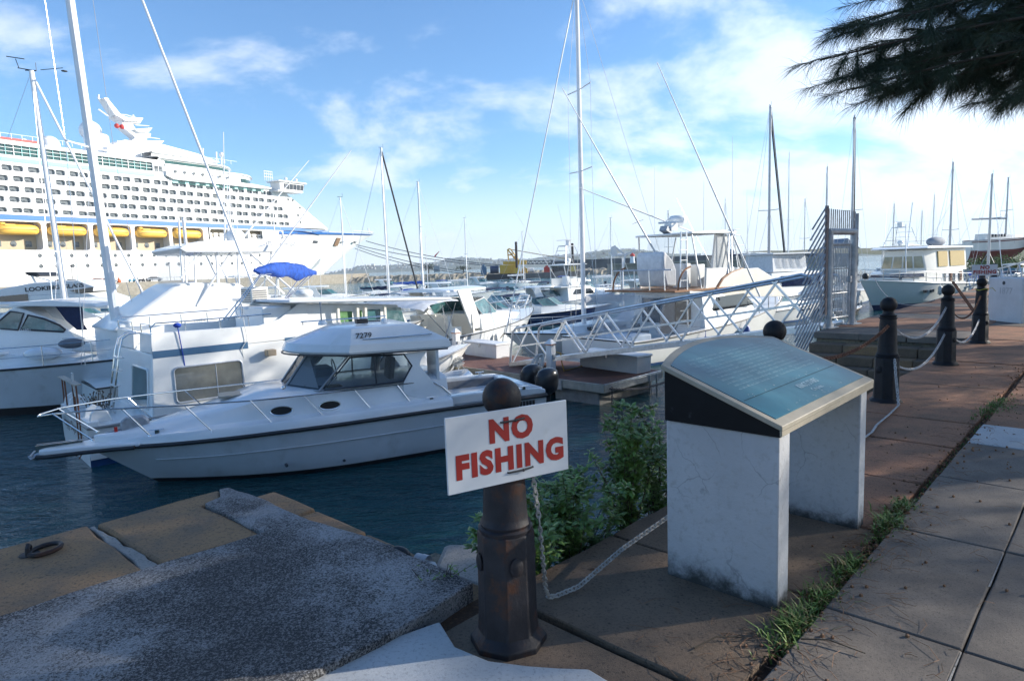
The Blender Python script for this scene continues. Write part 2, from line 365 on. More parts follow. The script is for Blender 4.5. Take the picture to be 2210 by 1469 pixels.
def mast_rig(b, x, h, r=0.08, spreaders=(0.45,), bow=None, stern=None, side=1.3, mt=None, base=0.9, boom=None, wires=True, sp_w=0.9, rake=0.0, fore_r=0.0, foremat=None, deckz=1.0, boomcover=None, top=True, wr=0.009):
    mt = mt or spar; m = MB(); X = lambda z: x - rake * (z - base); m.tube([(X(base), 0, base), (X((base + h) / 2), 0, (base + h) / 2), (X(h), 0, h)], r, 10, r2=r * 0.75); b.A(m, 'mast', mt)
    zs = []
    for s_ in spreaders:
        z = base + (h - base) * s_; m = MB(); m.tube([(X(z), -sp_w, z + 0.05), (X(z), 0, z), (X(z), sp_w, z + 0.05)], 0.022 + wr * .6, 6, mi=0); b.A(m, 'spreader', mt); zs.append(z)
    if top:
        m = MB(); m.tube([(X(h) - 0.25, 0, h + 0.02), (X(h) + 0.2, 0, h + 0.02)], .02); m.tube([(X(h) + 0.2, 0, h), (X(h) + 0.2, 0, h + 0.35)], .012); b.A(m, 'masthead_vane', black)
    if wires:
        for sg in (1, -1):
            m = MB(); p = [(x, sg * side, deckz)] + [(X(z), sg * sp_w, z + 0.05) for z in zs] + [(X(h), 0, h)]; m.tube(p, wr, 4)
            if zs: m.tube([(x - .2, sg * side * .95, deckz), (X(zs[0]), 0, zs[0])], wr, 4)
            b.A(m, 'shroud', wire)
    if bow is not None:
        m = MB(); m.tube([(bow[0], 0, bow[1]), (X(h * .99), 0, h * .99)], max(wr, fore_r), 8); b.A(m, 'forestay', foremat or wire)
    if stern is not None:
        m = MB(); m.tube([(stern[0], 0, stern[1]), (X(h), 0, h)], wr, 4); b.A(m, 'backstay', wire)
    if boom:
        bl, bz = boom; m = MB(); m.tube([(X(bz), 0, bz), (x - bl, 0, bz + 0.05)], 0.075, 8); b.A(m, 'boom', mt)
        if boomcover:
            m = MB(); R = []
            for i in range(9):
                t = i / 8; rr = (0.2 - 0.1 * t); c = (x - bl * t * .97 - .05, bz + 0.12 + 0.04 * math.sin(t * 20)); R.append([(c[0], rr * .7 * math.cos(a), c[1] + rr * 1.1 * math.sin(a)) for a in [k * math.pi / 4 for k in range(8)]])
            m.loft(R, closed=True); b.A(m, 'sail_cover', boomcover)
# ================================================================ SETTING
QO = Vector((-0.06, 2.67, 0)); E1 = Vector((0.6929, 0.7210, 0)).normalized(); E2 = Vector((-E1.y, E1.x, 0)); QA = math.atan2(E1.y, E1.x)
def Q(s, w, z=0.0): return QO + E1 * s + E2 * w + Vector((0, 0, z))
# ---- ground-type materials in the quay's own axes
def stone_mat(name, c1, c2, c3, dark=0.5, spk=90.0, bump=0.004, rough=0.88, pits=True, th=(0.48, 0.62), big=1.4, mott=0.0, mott_c=(0.02, 0.02, 0.022), mott_s=28.0, mott_t=(0.46, 0.54)):
    m = D.materials.new(name); m.use_nodes = True; nt = m.node_tree; b = nt.nodes['Principled BSDF']; b.inputs['Roughness'].default_value = rough; b.inputs['Specular IOR Level'].default_value = 0.3
    tc = N(nt, 'ShaderNodeNewGeometry'); P = tc.outputs['Position']
    def noise(sc, det=6, ro=.62, dist=0.0):
        n = N(nt, 'ShaderNodeTexNoise', i_Scale=sc, i_Detail=det, i_Roughness=ro, i_Distortion=dist); L(nt, P, n.inputs[0]); return n.outputs[0]
    def mix(fac, a, bb, t0, t1):
        r = N(nt, 'ShaderNodeMapRange', interpolation_type='SMOOTHSTEP'); L(nt, fac, r.inputs[0]); r.inputs[1].default_value = t0; r.inputs[2].default_value = t1
        x = N(nt, 'ShaderNodeMix', data_type='RGBA'); L(nt, r.outputs[0], x.inputs['Factor'])
        for k, q in (('A', a), ('B', bb)):
            if isinstance(q, tuple): x.inputs[k].default_value = (*q, 1)
            else: L(nt, q, x.inputs[k])
        return x.outputs['Result'], r.outputs[0]
    c, _ = mix(noise(big, 8), c1, c2, th[0] - .1, th[1] + .1)
    c, _ = mix(noise(spk, 3, .7), c, c3, 0.5, 0.72)
    fine = noise(spk * 2.2, 4, .7)
    h = M(nt, 'ADD', M(nt, 'MULTIPLY', fine, 0.5), noise(9.0, 6))
    if mott > 0:
        reg = N(nt, 'ShaderNodeMapRange', interpolation_type='SMOOTHSTEP'); L(nt, noise(1.1, 5, .6), reg.inputs[0]); reg.inputs[1].default_value = 0.32; reg.inputs[2].default_value = 0.62
        mn = noise(mott_s, 7, .78)
        x = M(nt, 'ADD', mn, M(nt, 'MULTIPLY', M(nt, 'SUBTRACT', reg.outputs[0], 0.5), 0.22 * mott))
        c, f = mix(x, c, mott_c, mott_t[0], mott_t[1]); h = M(nt, 'SUBTRACT', h, M(nt, 'MULTIPLY', f, 0.25))
    if pits:
        v = N(nt, 'ShaderNodeTexVoronoi', i_Scale=16.0); L(nt, P, v.inputs[0]); pr = N(nt, 'ShaderNodeMapRange'); L(nt, v.outputs['Distance'], pr.inputs[0]); pr.inputs[1].default_value = 0.05; pr.inputs[2].default_value = 0.16
        pr.inputs[3].default_value = 0.45; pr.inputs[4].default_value = 1.0
        s = N(nt, 'ShaderNodeVectorMath', operation='SCALE'); L(nt, c, s.inputs[0]); L(nt, pr.outputs[0], s.inputs['Scale']); c = s.outputs[0]
    L(nt, c, b.inputs['Base Color'])
    bp = N(nt, 'ShaderNodeBump', i_Distance=bump, i_Strength=1.0); L(nt, h, bp.inputs['Height']); L(nt, bp.outputs[0], b.inputs['Normal'])
    MATS[name] = m; return m
ochre = stone_mat('ochre_stone', (0.33, 0.20, 0.105), (0.19, 0.14, 0.10), (0.10, 0.08, 0.06), bump=0.016, spk=60, big=2.6)
redst = stone_mat('reddish_stone', (0.36, 0.175, 0.10), (0.21, 0.12, 0.075), (0.08, 0.06, 0.048), bump=0.008, spk=75, big=2.2)
brownst = stone_mat('brown_stone', (0.20, 0.14, 0.095), (0.12, 0.09, 0.065), (0.07, 0.055, 0.043), bump=0.008, spk=75, big=2.2)
darkc = stone_mat('lichened_concrete', (0.34, 0.335, 0.335), (0.24, 0.237, 0.24), (0.14, 0.138, 0.14), bump=0.012, spk=70, pits=False, mott=.7, mott_s=105.0, mott_t=(0.50, 0.59), mott_c=(0.042, 0.042, 0.045))
flagm = stone_mat('grey_flagstone', (0.195, 0.165, 0.138), (0.115, 0.10, 0.088), (0.075, 0.068, 0.062), bump=0.004, spk=110, pits=False, big=1.9)
whitec = stone_mat('white_cement', (0.46, 0.47, 0.47), (0.36, 0.37, 0.37), (0.30, 0.30, 0.30), bump=0.003, spk=60, pits=False)
mortar = stone_mat('mortar', (0.33, 0.31, 0.28), (0.25, 0.24, 0.23), (0.15, 0.15, 0.14), bump=0.012, spk=60)
wallst = stone_mat('quay_wall_stone', (0.26, 0.21, 0.15), (0.13, 0.12, 0.095), (0.05, 0.055, 0.04), bump=0.02, spk=14)
debris = stone_mat('leaf_debris', (0.09, 0.05, 0.03), (0.05, 0.035, 0.025), (0.16, 0.09, 0.05), bump=0.02, spk=60, pits=False)

# ---- water
m = D.materials.new('harbour_water'); m.use_nodes = True; nt = m.node_tree; b = nt.nodes['Principled BSDF']
b.inputs['Roughness'].default_value = 0.035; b.inputs['IOR'].default_value = 1.33; b.inputs['Specular IOR Level'].default_value = 0.5
g = N(nt, 'ShaderNodeNewGeometry'); s3 = N(nt, 'ShaderNodeSeparateXYZ'); L(nt, g.outputs['Position'], s3.inputs[0])
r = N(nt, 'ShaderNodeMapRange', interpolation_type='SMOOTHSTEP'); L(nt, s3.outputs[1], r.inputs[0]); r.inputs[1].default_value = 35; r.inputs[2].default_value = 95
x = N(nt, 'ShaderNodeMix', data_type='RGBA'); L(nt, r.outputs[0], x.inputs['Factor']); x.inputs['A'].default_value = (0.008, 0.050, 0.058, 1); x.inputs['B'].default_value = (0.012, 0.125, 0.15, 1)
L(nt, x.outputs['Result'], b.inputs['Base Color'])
mpg = N(nt, 'ShaderNodeMapping'); L(nt, g.outputs['Position'], mpg.inputs[0]); mpg.inputs['Rotation'].default_value = (0, 0, 0.5); mpg.inputs['Scale'].default_value = (1.0, 2.0, 1)
na = N(nt, 'ShaderNodeTexNoise', i_Scale=1.7, i_Detail=4.0, i_Roughness=0.6, i_Distortion=0.6); L(nt, mpg.outputs[0], na.inputs[0])
nb = N(nt, 'ShaderNodeTexNoise', i_Scale=0.45, i_Detail=2.0, i_Roughness=0.5); L(nt, mpg.outputs[0], nb.inputs[0])
nc = N(nt, 'ShaderNodeTexNoise', i_Scale=6.5, i_Detail=3.0, i_Roughness=0.6, i_Distortion=0.8); L(nt, mpg.outputs[0], nc.inputs[0])
h = M(nt, 'ADD', M(nt, 'ADD', M(nt, 'MULTIPLY', na.outputs[0], 0.12), M(nt, 'MULTIPLY', nb.outputs[0], 0.17)), M(nt, 'MULTIPLY', nc.outputs[0], 0.030))
bp = N(nt, 'ShaderNodeBump', i_Distance=1.0, i_Strength=0.85); L(nt, h, bp.inputs['Height']); L(nt, bp.outputs[0], b.inputs['Normal'])
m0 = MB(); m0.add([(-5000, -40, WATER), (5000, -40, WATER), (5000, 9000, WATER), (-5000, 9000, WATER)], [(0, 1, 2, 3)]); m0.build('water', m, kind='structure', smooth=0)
m0 = MB(); m0.add([(-300, -40, -7), (300, -40, -7), (300, 300, -7), (-300, 300, -7)], [(0, 1, 2, 3)]); m0.build('seabed', wallst, kind='structure', smooth=0)

# ---- quay: masonry body (top at -0.14), stones laid on it
qb = MB()
def qbox(mb, s0, s1, w0, w1, z0, z1, mi=0):
    vs = [Q(s, w, z) for z in (z0, z1) for s, w in ((s0, w0), (s1, w0), (s1, w1), (s0, w1))]
    return mb.add(vs, [(3, 2, 1, 0), (4, 5, 6, 7), (0, 1, 5, 4), (1, 2, 6, 5), (2, 3, 7, 6), (3, 0, 4, 7)], mi)
qbox(qb, -40, 200, -160, 0.24, -6.5, -0.15); qbox(qb, -40, -0.06, 0.24, 2.84, -6.5, -0.145); qbox(qb, 12.55, 200, 0.24, 2.95, -6.5, -0.15)
quay = qb.build('quay', wallst, kind='structure', smooth=0)
quay['label'] = 'old stone quay that the bollards and plaque stand on'
def slabstone(name, poly, z1, mt, thick=0.13, jit=0.006, sub=0.22, bevel=0.008, seed=None, top_noise=0.0, parent=quay, label=None):
    """poly in (s,w): its edges broken into short uneven runs, the rim rounded"""
    R = random.Random(seed if seed is not None else hash(name + str(poly)) & 0xffff); pts = []
    n = len(poly)
    for i in range(n):
        a = Vector(poly[i]); c = Vector(poly[(i + 1) % n]); k = max(1, int((c - a).length / sub))
        for j in range(k):
            t = j / k; p = a.lerp(c, t); J = jit if 0 < j else jit * .6
            pts.append((p.x + R.uniform(-J, J), p.y + R.uniform(-J, J)))
    mb = MB(); n = len(pts)
    vs = [Q(x, y, z1 - thick) for x, y in pts] + [Q(x, y, z1 + R.uniform(-top_noise, top_noise)) for x, y in pts]
    mb.add(vs, [tuple(range(n - 1, -1, -1)), tuple(range(n, 2 * n))] + [(i, (i + 1) % n, (i + 1) % n + n, i + n) for i in range(n)])
    return mb.build(name, mt, parent, bevel=bevel, smooth=40, label=label)
RS = random.Random(11)
# reddish strip between joint and edge, s along
ss = [0.22, 1.16, 2.18, 3.22, 4.34, 5.3, 6.28, 7.3, 8.35, 9.4, 10.5, 11.5, 12.45]
for i in range(len(ss) - 1):
    a, c = ss[i] + .012, ss[i + 1] - .012
    slabstone('paving_stone', [(a, -0.90), (c, -0.90), (c, 0.27 + RS.uniform(-.03, .03)), (a, 0.27 + RS.uniform(-.03, .03))], RS.uniform(-.006, .004), brownst if i < 2 else redst, jit=0.008)
slabstone('paving_stone', [(-0.2, -0.90), (0.21, -0.90), (0.21, 0.26), (-0.2, 0.26)], -0.012, brownst)
slabstone('paving_stone', [(-2.2, -0.90), (-0.22, -0.90), (-0.22, 0.26), (-2.2, 0.26)], -0.012, brownst)
# grey flags, raised a little
fl = {-1.6: [-2.2, -0.05, 1.06, 2.2, 3.4, 4.45], }
rows = [(-0.965, -1.477), (-1.483, -2.35), (-2.356, -3.3), (-3.306, -4.3), (-4.306, -5.6), (-5.606, -7.2)]
for ri, (w1, w0) in enumerate(rows):
    cuts = [-2.6, -0.1, 1.06, 2.22, 3.38, 4.47] if ri < 2 else [-2.6, -1.0 + .2 * ri, 0.5, 1.7 + .1 * ri, 3.1, 4.47]
    for i in range(len(cuts) - 1):
        slabstone('flagstone', [(cuts[i] + .006, w0 + .0), (cuts[i + 1] - .006, w0 + .0), (cuts[i + 1] - .006, w1 - .0), (cuts[i] + .006, w1 - .0)], 0.03 + RS.uniform(-.0015, .0015), flagm, jit=0.0035, sub=.3)
for ri, (w1, w0) in enumerate(rows):
    slabstone('flagstone', [(4.48, w0 + .004), (5.22, w0 + .004), (5.22, w1 - .004), (4.48, w1 - .004)], 0.032, whitec if ri < 1 else mortar, jit=0.006, label='pale cement band across the paving' if ri == 0 else None)
    c2 = 5.23
    while c2 < 60:
        st = 1.1 if c2 < 16 else 2.2
        slabstone('paving_stone', [(c2 + .01, w0 + .006), (c2 + st - .01, w0 + .006), (c2 + st - .01, w1 - .006), (c2 + .01, w1 - .006)], 0.028 + RS.uniform(-.004, .004), redst if c2 < 9 else flagm, jit=0.006, sub=.4)
        c2 += st
        if ri > 3 and c2 > 30: break
# outer part beyond the stairs
for i in range(22):
    a = 12.47 + i * 1.35
    for (w0, w1) in ((-0.90, 0.30), (0.31, 1.25), (1.26, 2.1), (2.11, 2.98)):
        slabstone('paving_stone', [(a + .01, w0), (a + 1.34, w0), (a + 1.34, w1), (a + .01, w1)], RS.uniform(-.01, .004), redst if (i + int(w0 * 3)) % 3 else flagm, jit=0.01, sub=.5)
for i in range(20):
    a = 42.2 + i * 6
    for (w0, w1) in ((-0.90, 1.0), (1.01, 2.98)): slabstone('paving_stone', [(a + .01, w0), (a + 5.98, w0), (a + 5.98, w1), (a + .01, w1)], RS.uniform(-.01, .004), flagm, jit=0.01, sub=2)
mb = MB(); qbox(mb, 60, 200, -160, -0.95, -0.15, 0.02); qbox(mb, 5.3, 60, -160, -7.22, -0.15, 0.02); qbox(mb, -40, 5.29, -160, -7.22, -0.15, 0.02); qbox(mb, -40, -2.62, -7.2, 0.2, -0.15, 0.02); mb.build('pavement', flagm, kind='structure', smooth=0)
# near jetty: ochre edge stones, dark lichened concrete on top
slabstone('edge_stone', [(-5.0, 1.885), (-0.865, 1.885), (-0.90, 2.92), (-5.0, 2.93)], 0.035, ochre, jit=0.012, top_noise=.004, bevel=.02, label='ochre edge stone carrying the iron mooring ring')
slabstone('edge_stone', [(-0.775, 1.90), (-0.235, 1.865), (-0.27, 2.66), (-0.13, 2.72), (-0.05, 2.93), (-0.86, 2.90)], 0.037, ochre, jit=0.012, top_noise=.004, bevel=.02, label='ochre corner stone of the jetty')
slabstone('mortar_joint', [(-0.86, 1.80), (-0.78, 1.90), (-0.865, 2.92), (-0.90, 2.90)], 0.025, mortar, jit=0.012, sub=.08)
slabstone('concrete_slab', [(-5.0, 0.42), (-0.3, 0.345), (0.165, 0.405), (0.155, 1.3), (0.06, 1.8), (0.04, 2.5), (0.0, 2.88), (-0.06, 2.90), (-0.13, 2.73), (-0.26, 2.67), (-0.225, 1.86), (-0.78, 1.89), (-5.0, 1.875)], 0.052, darkc, thick=0.15, jit=0.010, sub=.12, bevel=.008, label='dark lichened concrete topping of the jetty')
slabstone('cement_patch', [(-4.8, 0.40), (-1.2, 0.385), (-0.31, 0.345), (-0.14, 0.30), (-0.22, 0.10), (-0.20, -0.08), (-0.12, -0.22), (0.02, -0.42), (-0.02, -0.80), (-4.8, -0.80)], 0.016, whitec, thick=0.04, jit=0.006, sub=.12, bevel=.006, label='white cement patch beside the near bollard')
mb = MB(); qbox(mb, -2.4, 0.22, -0.965, 0.40, -0.14, -0.045); mb.build('soil_bed', debris, quay, smooth=0)
mb = MB(); qbox(mb, 0.2, 60, -0.965, -0.895, -0.12, -0.035); mb.build('soil_bed', debris, quay, smooth=0)
# stairs at both ends of the basin, dropping to the water
for k in range(9):
    z = -0.18 * k - 0.02
    for j in range(4):
        w0 = 0.32 + j * 0.66
        if k: slabstone('step_stone', [(12.46 - .36 * k + .004, w0), (12.46 - .36 * (k - 1) - .004, w0), (12.46 - .36 * (k - 1), w0 + .652), (12.46 - .36 * k, w0 + .652)], z, brownst if (j + k) % 3 else ochre, thick=.19, jit=.006, bevel=.02)
        if k: slabstone('step_stone', [(-0.07 + .40 * (k - 1), w0 + .1), (0.02 + .40 * k, w0 + .1), (0.02 + .40 * k, w0 + .74), (-0.07 + .40 * (k - 1), w0 + .74)], z - .40 if k > 1 else -0.13, ochre if k < 3 else brownst, thick=.20, jit=.018, bevel=.025, top_noise=.006)
mb = MB()
for k in range(1, 9): qbox(mb, 12.46 - .36 * k + .02, 12.6, 0.3, 2.94, -6.4, -.18 * k - .2); qbox(mb, -0.1, 0.4 * k, 0.42, 3.0, -6.4, -.18 * k - .3)
mb.build('stair_masonry', wallst, kind='structure', smooth=0)
slabstone('edge_rock', [(1.0, 0.5), (1.5, 0.5), (1.55, 1.7), (1.3, 2.0), (0.95, 1.75)], -0.56, mortar, thick=.5, jit=.04, bevel=.05, top_noise=.03)

# ---- far land: hills, breakwater, ship's quay
def fbm(x, s):
    R = random.Random(s); a = [R.uniform(0, 6.28) for _ in range(8)]
    return sum(math.sin(x * (1.7 ** i) + a[i]) / (1.6 ** i) for i in range(8)) / 2.4
hillm = mat('hill_scrub', (0.045, 0.075, 0.045), 0.95, var=0.35, vs=0.02, col2=(0.09, 0.10, 0.055), c2=(0.5, 0.6), vs2=0.012)
def hill(x0, x1, y, hmax, seed, prof, mt, depth=260):
    mb = MB(); K = 90; R = []
    for j in range(6):
        t = j / 5; row = []
        for i in range(K + 1):
            a = i / K; x = x0 + (x1 - x0) * a; hh = hmax * prof(a) * (0.72 + 0.28 * fbm(a * 14 + j * .15, seed)) + 3 * fbm(a * 160 + j, seed + 1) * (t > 0)
            row.append((x, y + depth * t, WATER - 0.5 + max(0, hh) * (math.sin(t * math.pi * .62) ** .8 if t > 0 else 0)))
        R.append(row)
    mb.loft(R, cap=False); mb.build('hills', mt, kind='structure', smooth=60); return R
H1 = hill(-700, 560, 2300, 62, 3, lambda a: min(1, 8 * a) * (0.62 + 0.45 * a), hillm)
H2 = hill(120, 1500, 1700, 52, 9, lambda a: math.exp(-((a - .09) / .13) ** 2) * .95 + .42 * min(1, 10 * a), hillm)
hill(900, 3200, 2100, 60, 21, lambda a: 0.7 * min(1, 6 * a), hillm)
# houses dotted on the hillsides: small, far, countless
mb = MB(); R = random.Random(5)
for k in range(420):
    H = R.choice((H1, H1, H2)); j = R.choice((1, 1, 2, 2, 3)); i = R.randint(4, 86); x, y, z = H[j][i]
    if z < WATER + 3: continue
    w = R.uniform(5, 11); z -= 2; mb.box(x, x + w, y - 6, y + 3, z, z + R.uniform(4, 6), 0); mb.box(x - .5, x + w + .5, y - 6.5, y + 3, z + 5.5, z + 7.2, 1)
mb.build('hillside_houses', [mat('far_wall', (0.62, 0.55, 0.48), .8), mat('far_roof', (0.78, 0.78, 0.76), .8)], kind='stuff', smooth=0)['label'] = 'pastel houses scattered over the far hills'
# rubble breakwater
rub = stone_mat('rubble', (0.36, 0.32, 0.25), (0.26, 0.23, 0.18), (0.12, 0.11, 0.09), bump=0.06, spk=2.2, big=.1, pits=False)
mb = MB(); R = random.Random(8); rows_ = []
for j, (dy, z) in enumerate([(0, -0.6), (1.0, .5), (2.0, 1.4), (3.0, 2.1), (14, 2.2), (17, -1)]):
    rows_.append([(-72 + i * 1.0, 250 + dy + R.uniform(-.5, .5) + i * .06, WATER + z + R.uniform(-.35, .35)) for i in range(112)])
mb.loft(rows_, cap=False); brk = mb.build('breakwater', rub, kind='structure', smooth=0)
# ship's quay (pale concrete edge) in front of the liner
SAZ = 29.6
bt = onz(808, 505, 21 + WATER)
sh = Vector((math.sin(math.radians(SAZ)), math.cos(math.radians(SAZ)), 0)); sl = Vector((-sh.y, sh.x, 0))
def SHP(x, y, z): return Vector((bt.x, bt.y, WATER)) + sh * x + sl * y + Vector((0, 0, z))
mb = MB(); vs = [SHP(x, y, z) for z in (-1, 3.5) for x, y in ((-260, -4), (-260, -22), (-30, -22), (-10, -4))]
mb.add(vs, [(0, 1, 2, 3), (7, 6, 5, 4), (0, 4, 5, 1), (1, 5, 6, 2), (2, 6, 7, 3), (3, 7, 4, 0)]); shipquay = mb.build('ship_quay', concm, kind='structure', smooth=0)
# low dark harbour wall with pier by the lighthouse, right
mb = MB(); mb.box(20, 150, 300, 312, WATER - 1, WATER + 6.2); mb.build('harbour_wall', mat('dark_wall', (0.075, 0.085, 0.095), .8, var=.3, vs=.2), kind='structure', smooth=0)
mb = MB(); mb.box(36, 110, 230, 240, WATER - 1, WATER + 3.4); mb.box(36, 110, 229, 241, WATER + 3.4, WATER + 3.9); mb.build('pier', concm, kind='structure', smooth=0)
# boatyard ground on the right
mb = MB(); R = random.Random(2); rr = []
for j in range(5): rr.append([(58 + i * 6, 75 + j * 22 + R.uniform(-2, 2), WATER + (0 if j == 0 else 3.6 + .5 * j) + R.uniform(-.3, .3)) for i in range(40)])
mb.loft(rr, cap=False); mb.build('boatyard_ground', stone_mat('yard', (0.20, 0.19, 0.14), (0.10, 0.12, 0.05), (0.06, 0.08, 0.03), big=.12, spk=1.5, pits=False), kind='structure', smooth=40)
# ================================================================ BOLLARDS
def iron_mat(name, base, rst, amt):
    return mat(name, base, 0.55, var=0.35, vs=9, bump=0.0025, bs=45, col2=rst, c2=amt, vs2=7, spec=0.25)
iron = iron_mat('weathered_iron', (0.022, 0.021, 0.025), (0.062, 0.027, 0.016), (0.50, 0.66))
ironb = iron_mat('black_iron', (0.013, 0.013, 0.016), (0.035, 0.020, 0.014), (0.56, 0.72))
def bollard(P, mt, label, rz=QA + 0.35, lean=0.0):
    t = thing('bollard', label, 'bollard', P, rz, 'iron bollards along the quay edge'); t.rotation_euler = (0, lean, rz)
    m = MB(); m.lathe([(0.168, -0.02), (0.168, 0.012), (0.158, 0.02), (0.134, 0.045), (0.131, 0.08), (0.128, 0.12), (0.124, 0.475), (0.120, 0.485)], n=8); m.build('base', mt, t, bevel=0.006)
    for k in range(4):
        m = MB()
        a = math.pi / 4 + k * math.pi / 2; c, s_ = math.cos(a), math.sin(a); 
        m.lathe([(0.001, 0.0), (0.030, 0.0), (0.030, 0.004), (0.020, 0.010), (0.001, 0.012)], (0, 0, 0), 10)
        n0 = 0
        for i in range(n0, len(m.v)):
            x, y, z = m.v[i]; m.v[i] = (c * (0.121 + z) - s_ * x, s_ * (0.121 + z) + c * x, 0.36 + y * 1.35)
        m.build('boss', mt, t)
    m = MB(); m.lathe([(0.112, 0.478), (0.118, 0.50), (0.106, 0.508), (0.110, 0.52), (0.100, 0.535), (0.096, 0.55), (0.082, 0.86), (0.078, 0.905)], n=28); m.build('shaft', mt, t)
    m = MB(); m.lathe([(0.079, 0.90), (0.088, 0.906), (0.088, 0.918), (0.076, 0.924), (0.083, 0.934), (0.083, 0.944), (0.060, 0.955), (0.052, 0.975), (0.052, 0.99)], n=28); m.build('collar', mt, t)
    m = MB(); m.sph((0, 0, 1.055), 0.083, 28); m.build('ball', mt, t, smooth=80)
    return t
b1 = bollard(Q(0, 0), iron, 'rusty brown bollard nearest the camera, carrying the large NO FISHING sign', lean=0.02)
bollard(Q(2.93, 0.02), ironb, 'black bollard whose ball top shows just over the plaque')
bollard(Q(5.95, 0), ironb, 'black bollard right of the plaque with a rusty chain and a hanging silver chain')
bollard(Q(9.03, 0), ironb, 'black bollard at the head of the stairs, between two others, with chains on both sides')
bollard(Q(11.85, 0), ironb, 'black bollard with yellow twine round its neck, against the white block')
bollard(Q(22.7, 1.5), ironb, 'distant black bollard carrying the small NO FISHING sign')
bollard(Q(25.9, 1.6), ironb, 'distant black bollard just right of the far NO FISHING sign')
m = MB(); m.tube([Q(11.85, 0, .93) + Vector((.09 * math.cos(a), .09 * math.sin(a), .012 * math.sin(3 * a))) for a in np.linspace(0, 6.1, 16)], .006); m.tube([Q(11.85, 0, .93) + Vector((.09, 0, 0)), Q(11.75, -.16, .96), Q(11.8, -.2, .90)], .005)
tag(m.build('twine', mat('yellow_twine', (.5, .45, .08), .8)), 'yellow twine knotted round the neck of the bollard by the white block', 'twine')

# ================================================================ SIGNS
signw = mat('sign_white', (0.58, 0.61, 0.65), 0.38, var=0.04, vs=4, coat=.15, col2=(.55, .57, .58), c2=(.6, .8), vs2=9)
signr = mat('sign_red', (0.30, 0.016, 0.012), 0.45, var=0.08, vs=6)
def no_fishing(P, rz, w, h, label, tilt=0.0, ties=True, roll=0.0):
    t = thing('no_fishing_sign', label, 'sign', P, 0.0, 'NO FISHING signs'); t.rotation_euler = (roll, tilt, rz)
    m = MB(); m.box(-w / 2, w / 2, -0.005, 0.005, -h / 2, h / 2); m.build('board', signw, t, bevel=.0015)
    k = w / 0.60
    for body, z in (('NO', 0.068), ('FISHING', -0.058)):
        text(None, body, 0.130 * k, signr, t, (0.006 * k, -0.0062, z * k), (math.radians(90), 0, 0), 'lettering', extrude=0.0006, off=0.0072 * k, sx=1.0, spc=1.16)
    if ties:
        for z, x0, x1 in ((.105, -.045, .075), (-.115, -.02, .11)):
            m = MB(); m.tube([(x0 * k, -.002, z * k), (x0 * k + .004, -.011, z * k), ((x0 + x1) / 2 * k, -.014, z * k + .001), (x1 * k - .004, -.011, z * k + .004), (x1 * k, -.002, z * k + .004)], .0042 * k, 6); m.sph(((x0 + x1) / 2 * k + .01, -.013, z * k), .007 * k, 8); m.build('cable_tie', black, t)
    return t
# near sign: left and right edges at their own distances
pl = onz(963, 985, 0); 
def atd(u, v, dist): return EYEP + ray(u, v) * dist
SL = atd(963, 986, 2.50); SR = atd(1223, 937, 2.80); sc_ = (SL + SR) / 2; dv = SR - SL
no_fishing(sc_, math.atan2(dv.y, dv.x), Vector((dv.x, dv.y)).length, 0.302, 'large white NO FISHING sign tied to the rusty near bollard', tilt=-math.asin(dv.z / dv.length), roll=-0.03)
no_fishing(Q(22.55, 1.42, 1.0) + Vector((-.1, -.12, 0)), math.radians(-20), 0.66, 0.33, 'small distant NO FISHING sign on a far bollard above the white block')

# ================================================================ CHAINS
def chain(name, pts, label, mt, wire_r=0.0035, link=0.03, cat='chain', group=None):
    pts = [Vector(p) for p in pts]; d = [0]
    for a, c in zip(pts, pts[1:]): d.append(d[-1] + (c - a).length)
    def at(s_):
        for i in range(len(pts) - 1):
            if s_ <= d[i + 1]: return pts[i].lerp(pts[i + 1], (s_ - d[i]) / max(1e-9, d[i + 1] - d[i]))
        return pts[-1]
    m = MB(); s_ = 0; k = 0
    while s_ < d[-1]:
        p = at(s_); q = at(min(d[-1], s_ + link * .5)); t = (q - p)
        if t.length < 1e-6: break
        t.normalize(); x = t.cross(Vector((0, 0, 1)))
        if x.length < .05: x = t.cross(Vector((1, 0, 0)))
        x.normalize(); y = t.cross(x); a = x if k % 2 else y; a = (a * .9 + (y if k % 2 else x) * .35).normalized()
        w = link * .30; hl = link * .42
        c = p; m.tube([c + t * hl * math.cos(th) * 1.25 + a * w * math.sin(th) for th in np.linspace(0, 2 * math.pi, 9)[:-1]], wire_r, 5, closed=True)
        s_ += link * .72; k += 1
    o = m.build(name, mt); return tag(o, label, cat, group)
cg = 'chains slung between the bollards'
galv = mat('galvanised_chain', (0.42, 0.43, 0.45), 0.5, 0.6, var=.25, vs=30); plast = mat('white_plastic_chain', (0.33, 0.32, 0.30), 0.6, var=.2, vs=20); rustc = mat('rusty_chain', (0.14, 0.055, 0.028), .85, var=.4, vs=20)
P0 = Q(0.10, -0.03, 0.60) + Vector((.03, 0, 0))
chain('chain', [Q(.09, -.06, .90), Q(.11, -.075, .7), Q(.125, -.09, .5), Q(.15, -.08, .32), Q(0.22, -.03, .14), Q(0.32, 0.04, .035), Q(0.38, 0.04, .018), Q(.50, 0.0, .03), Q(.8, -.05, .13), Q(1.2, -.1, .20)], 'off-white chain from the near sign down over the stones to the plaque leg', plast, .0042, .032, group=cg)
chain('chain', cat_curve(Q(3.05, -.02, .86), Q(5.9, -.02, .84), .15, 24), 'rusty brown chain sagging from the bollard behind the plaque to the next one', rustc, .0065, .045, group=cg)
chain('chain', cat_curve(Q(6.0, .0, .86), Q(9.0, 0, .84), .30, 24), 'upper pale chain between the two bollards in front of the stairs', galv, .004, .04, group=cg)
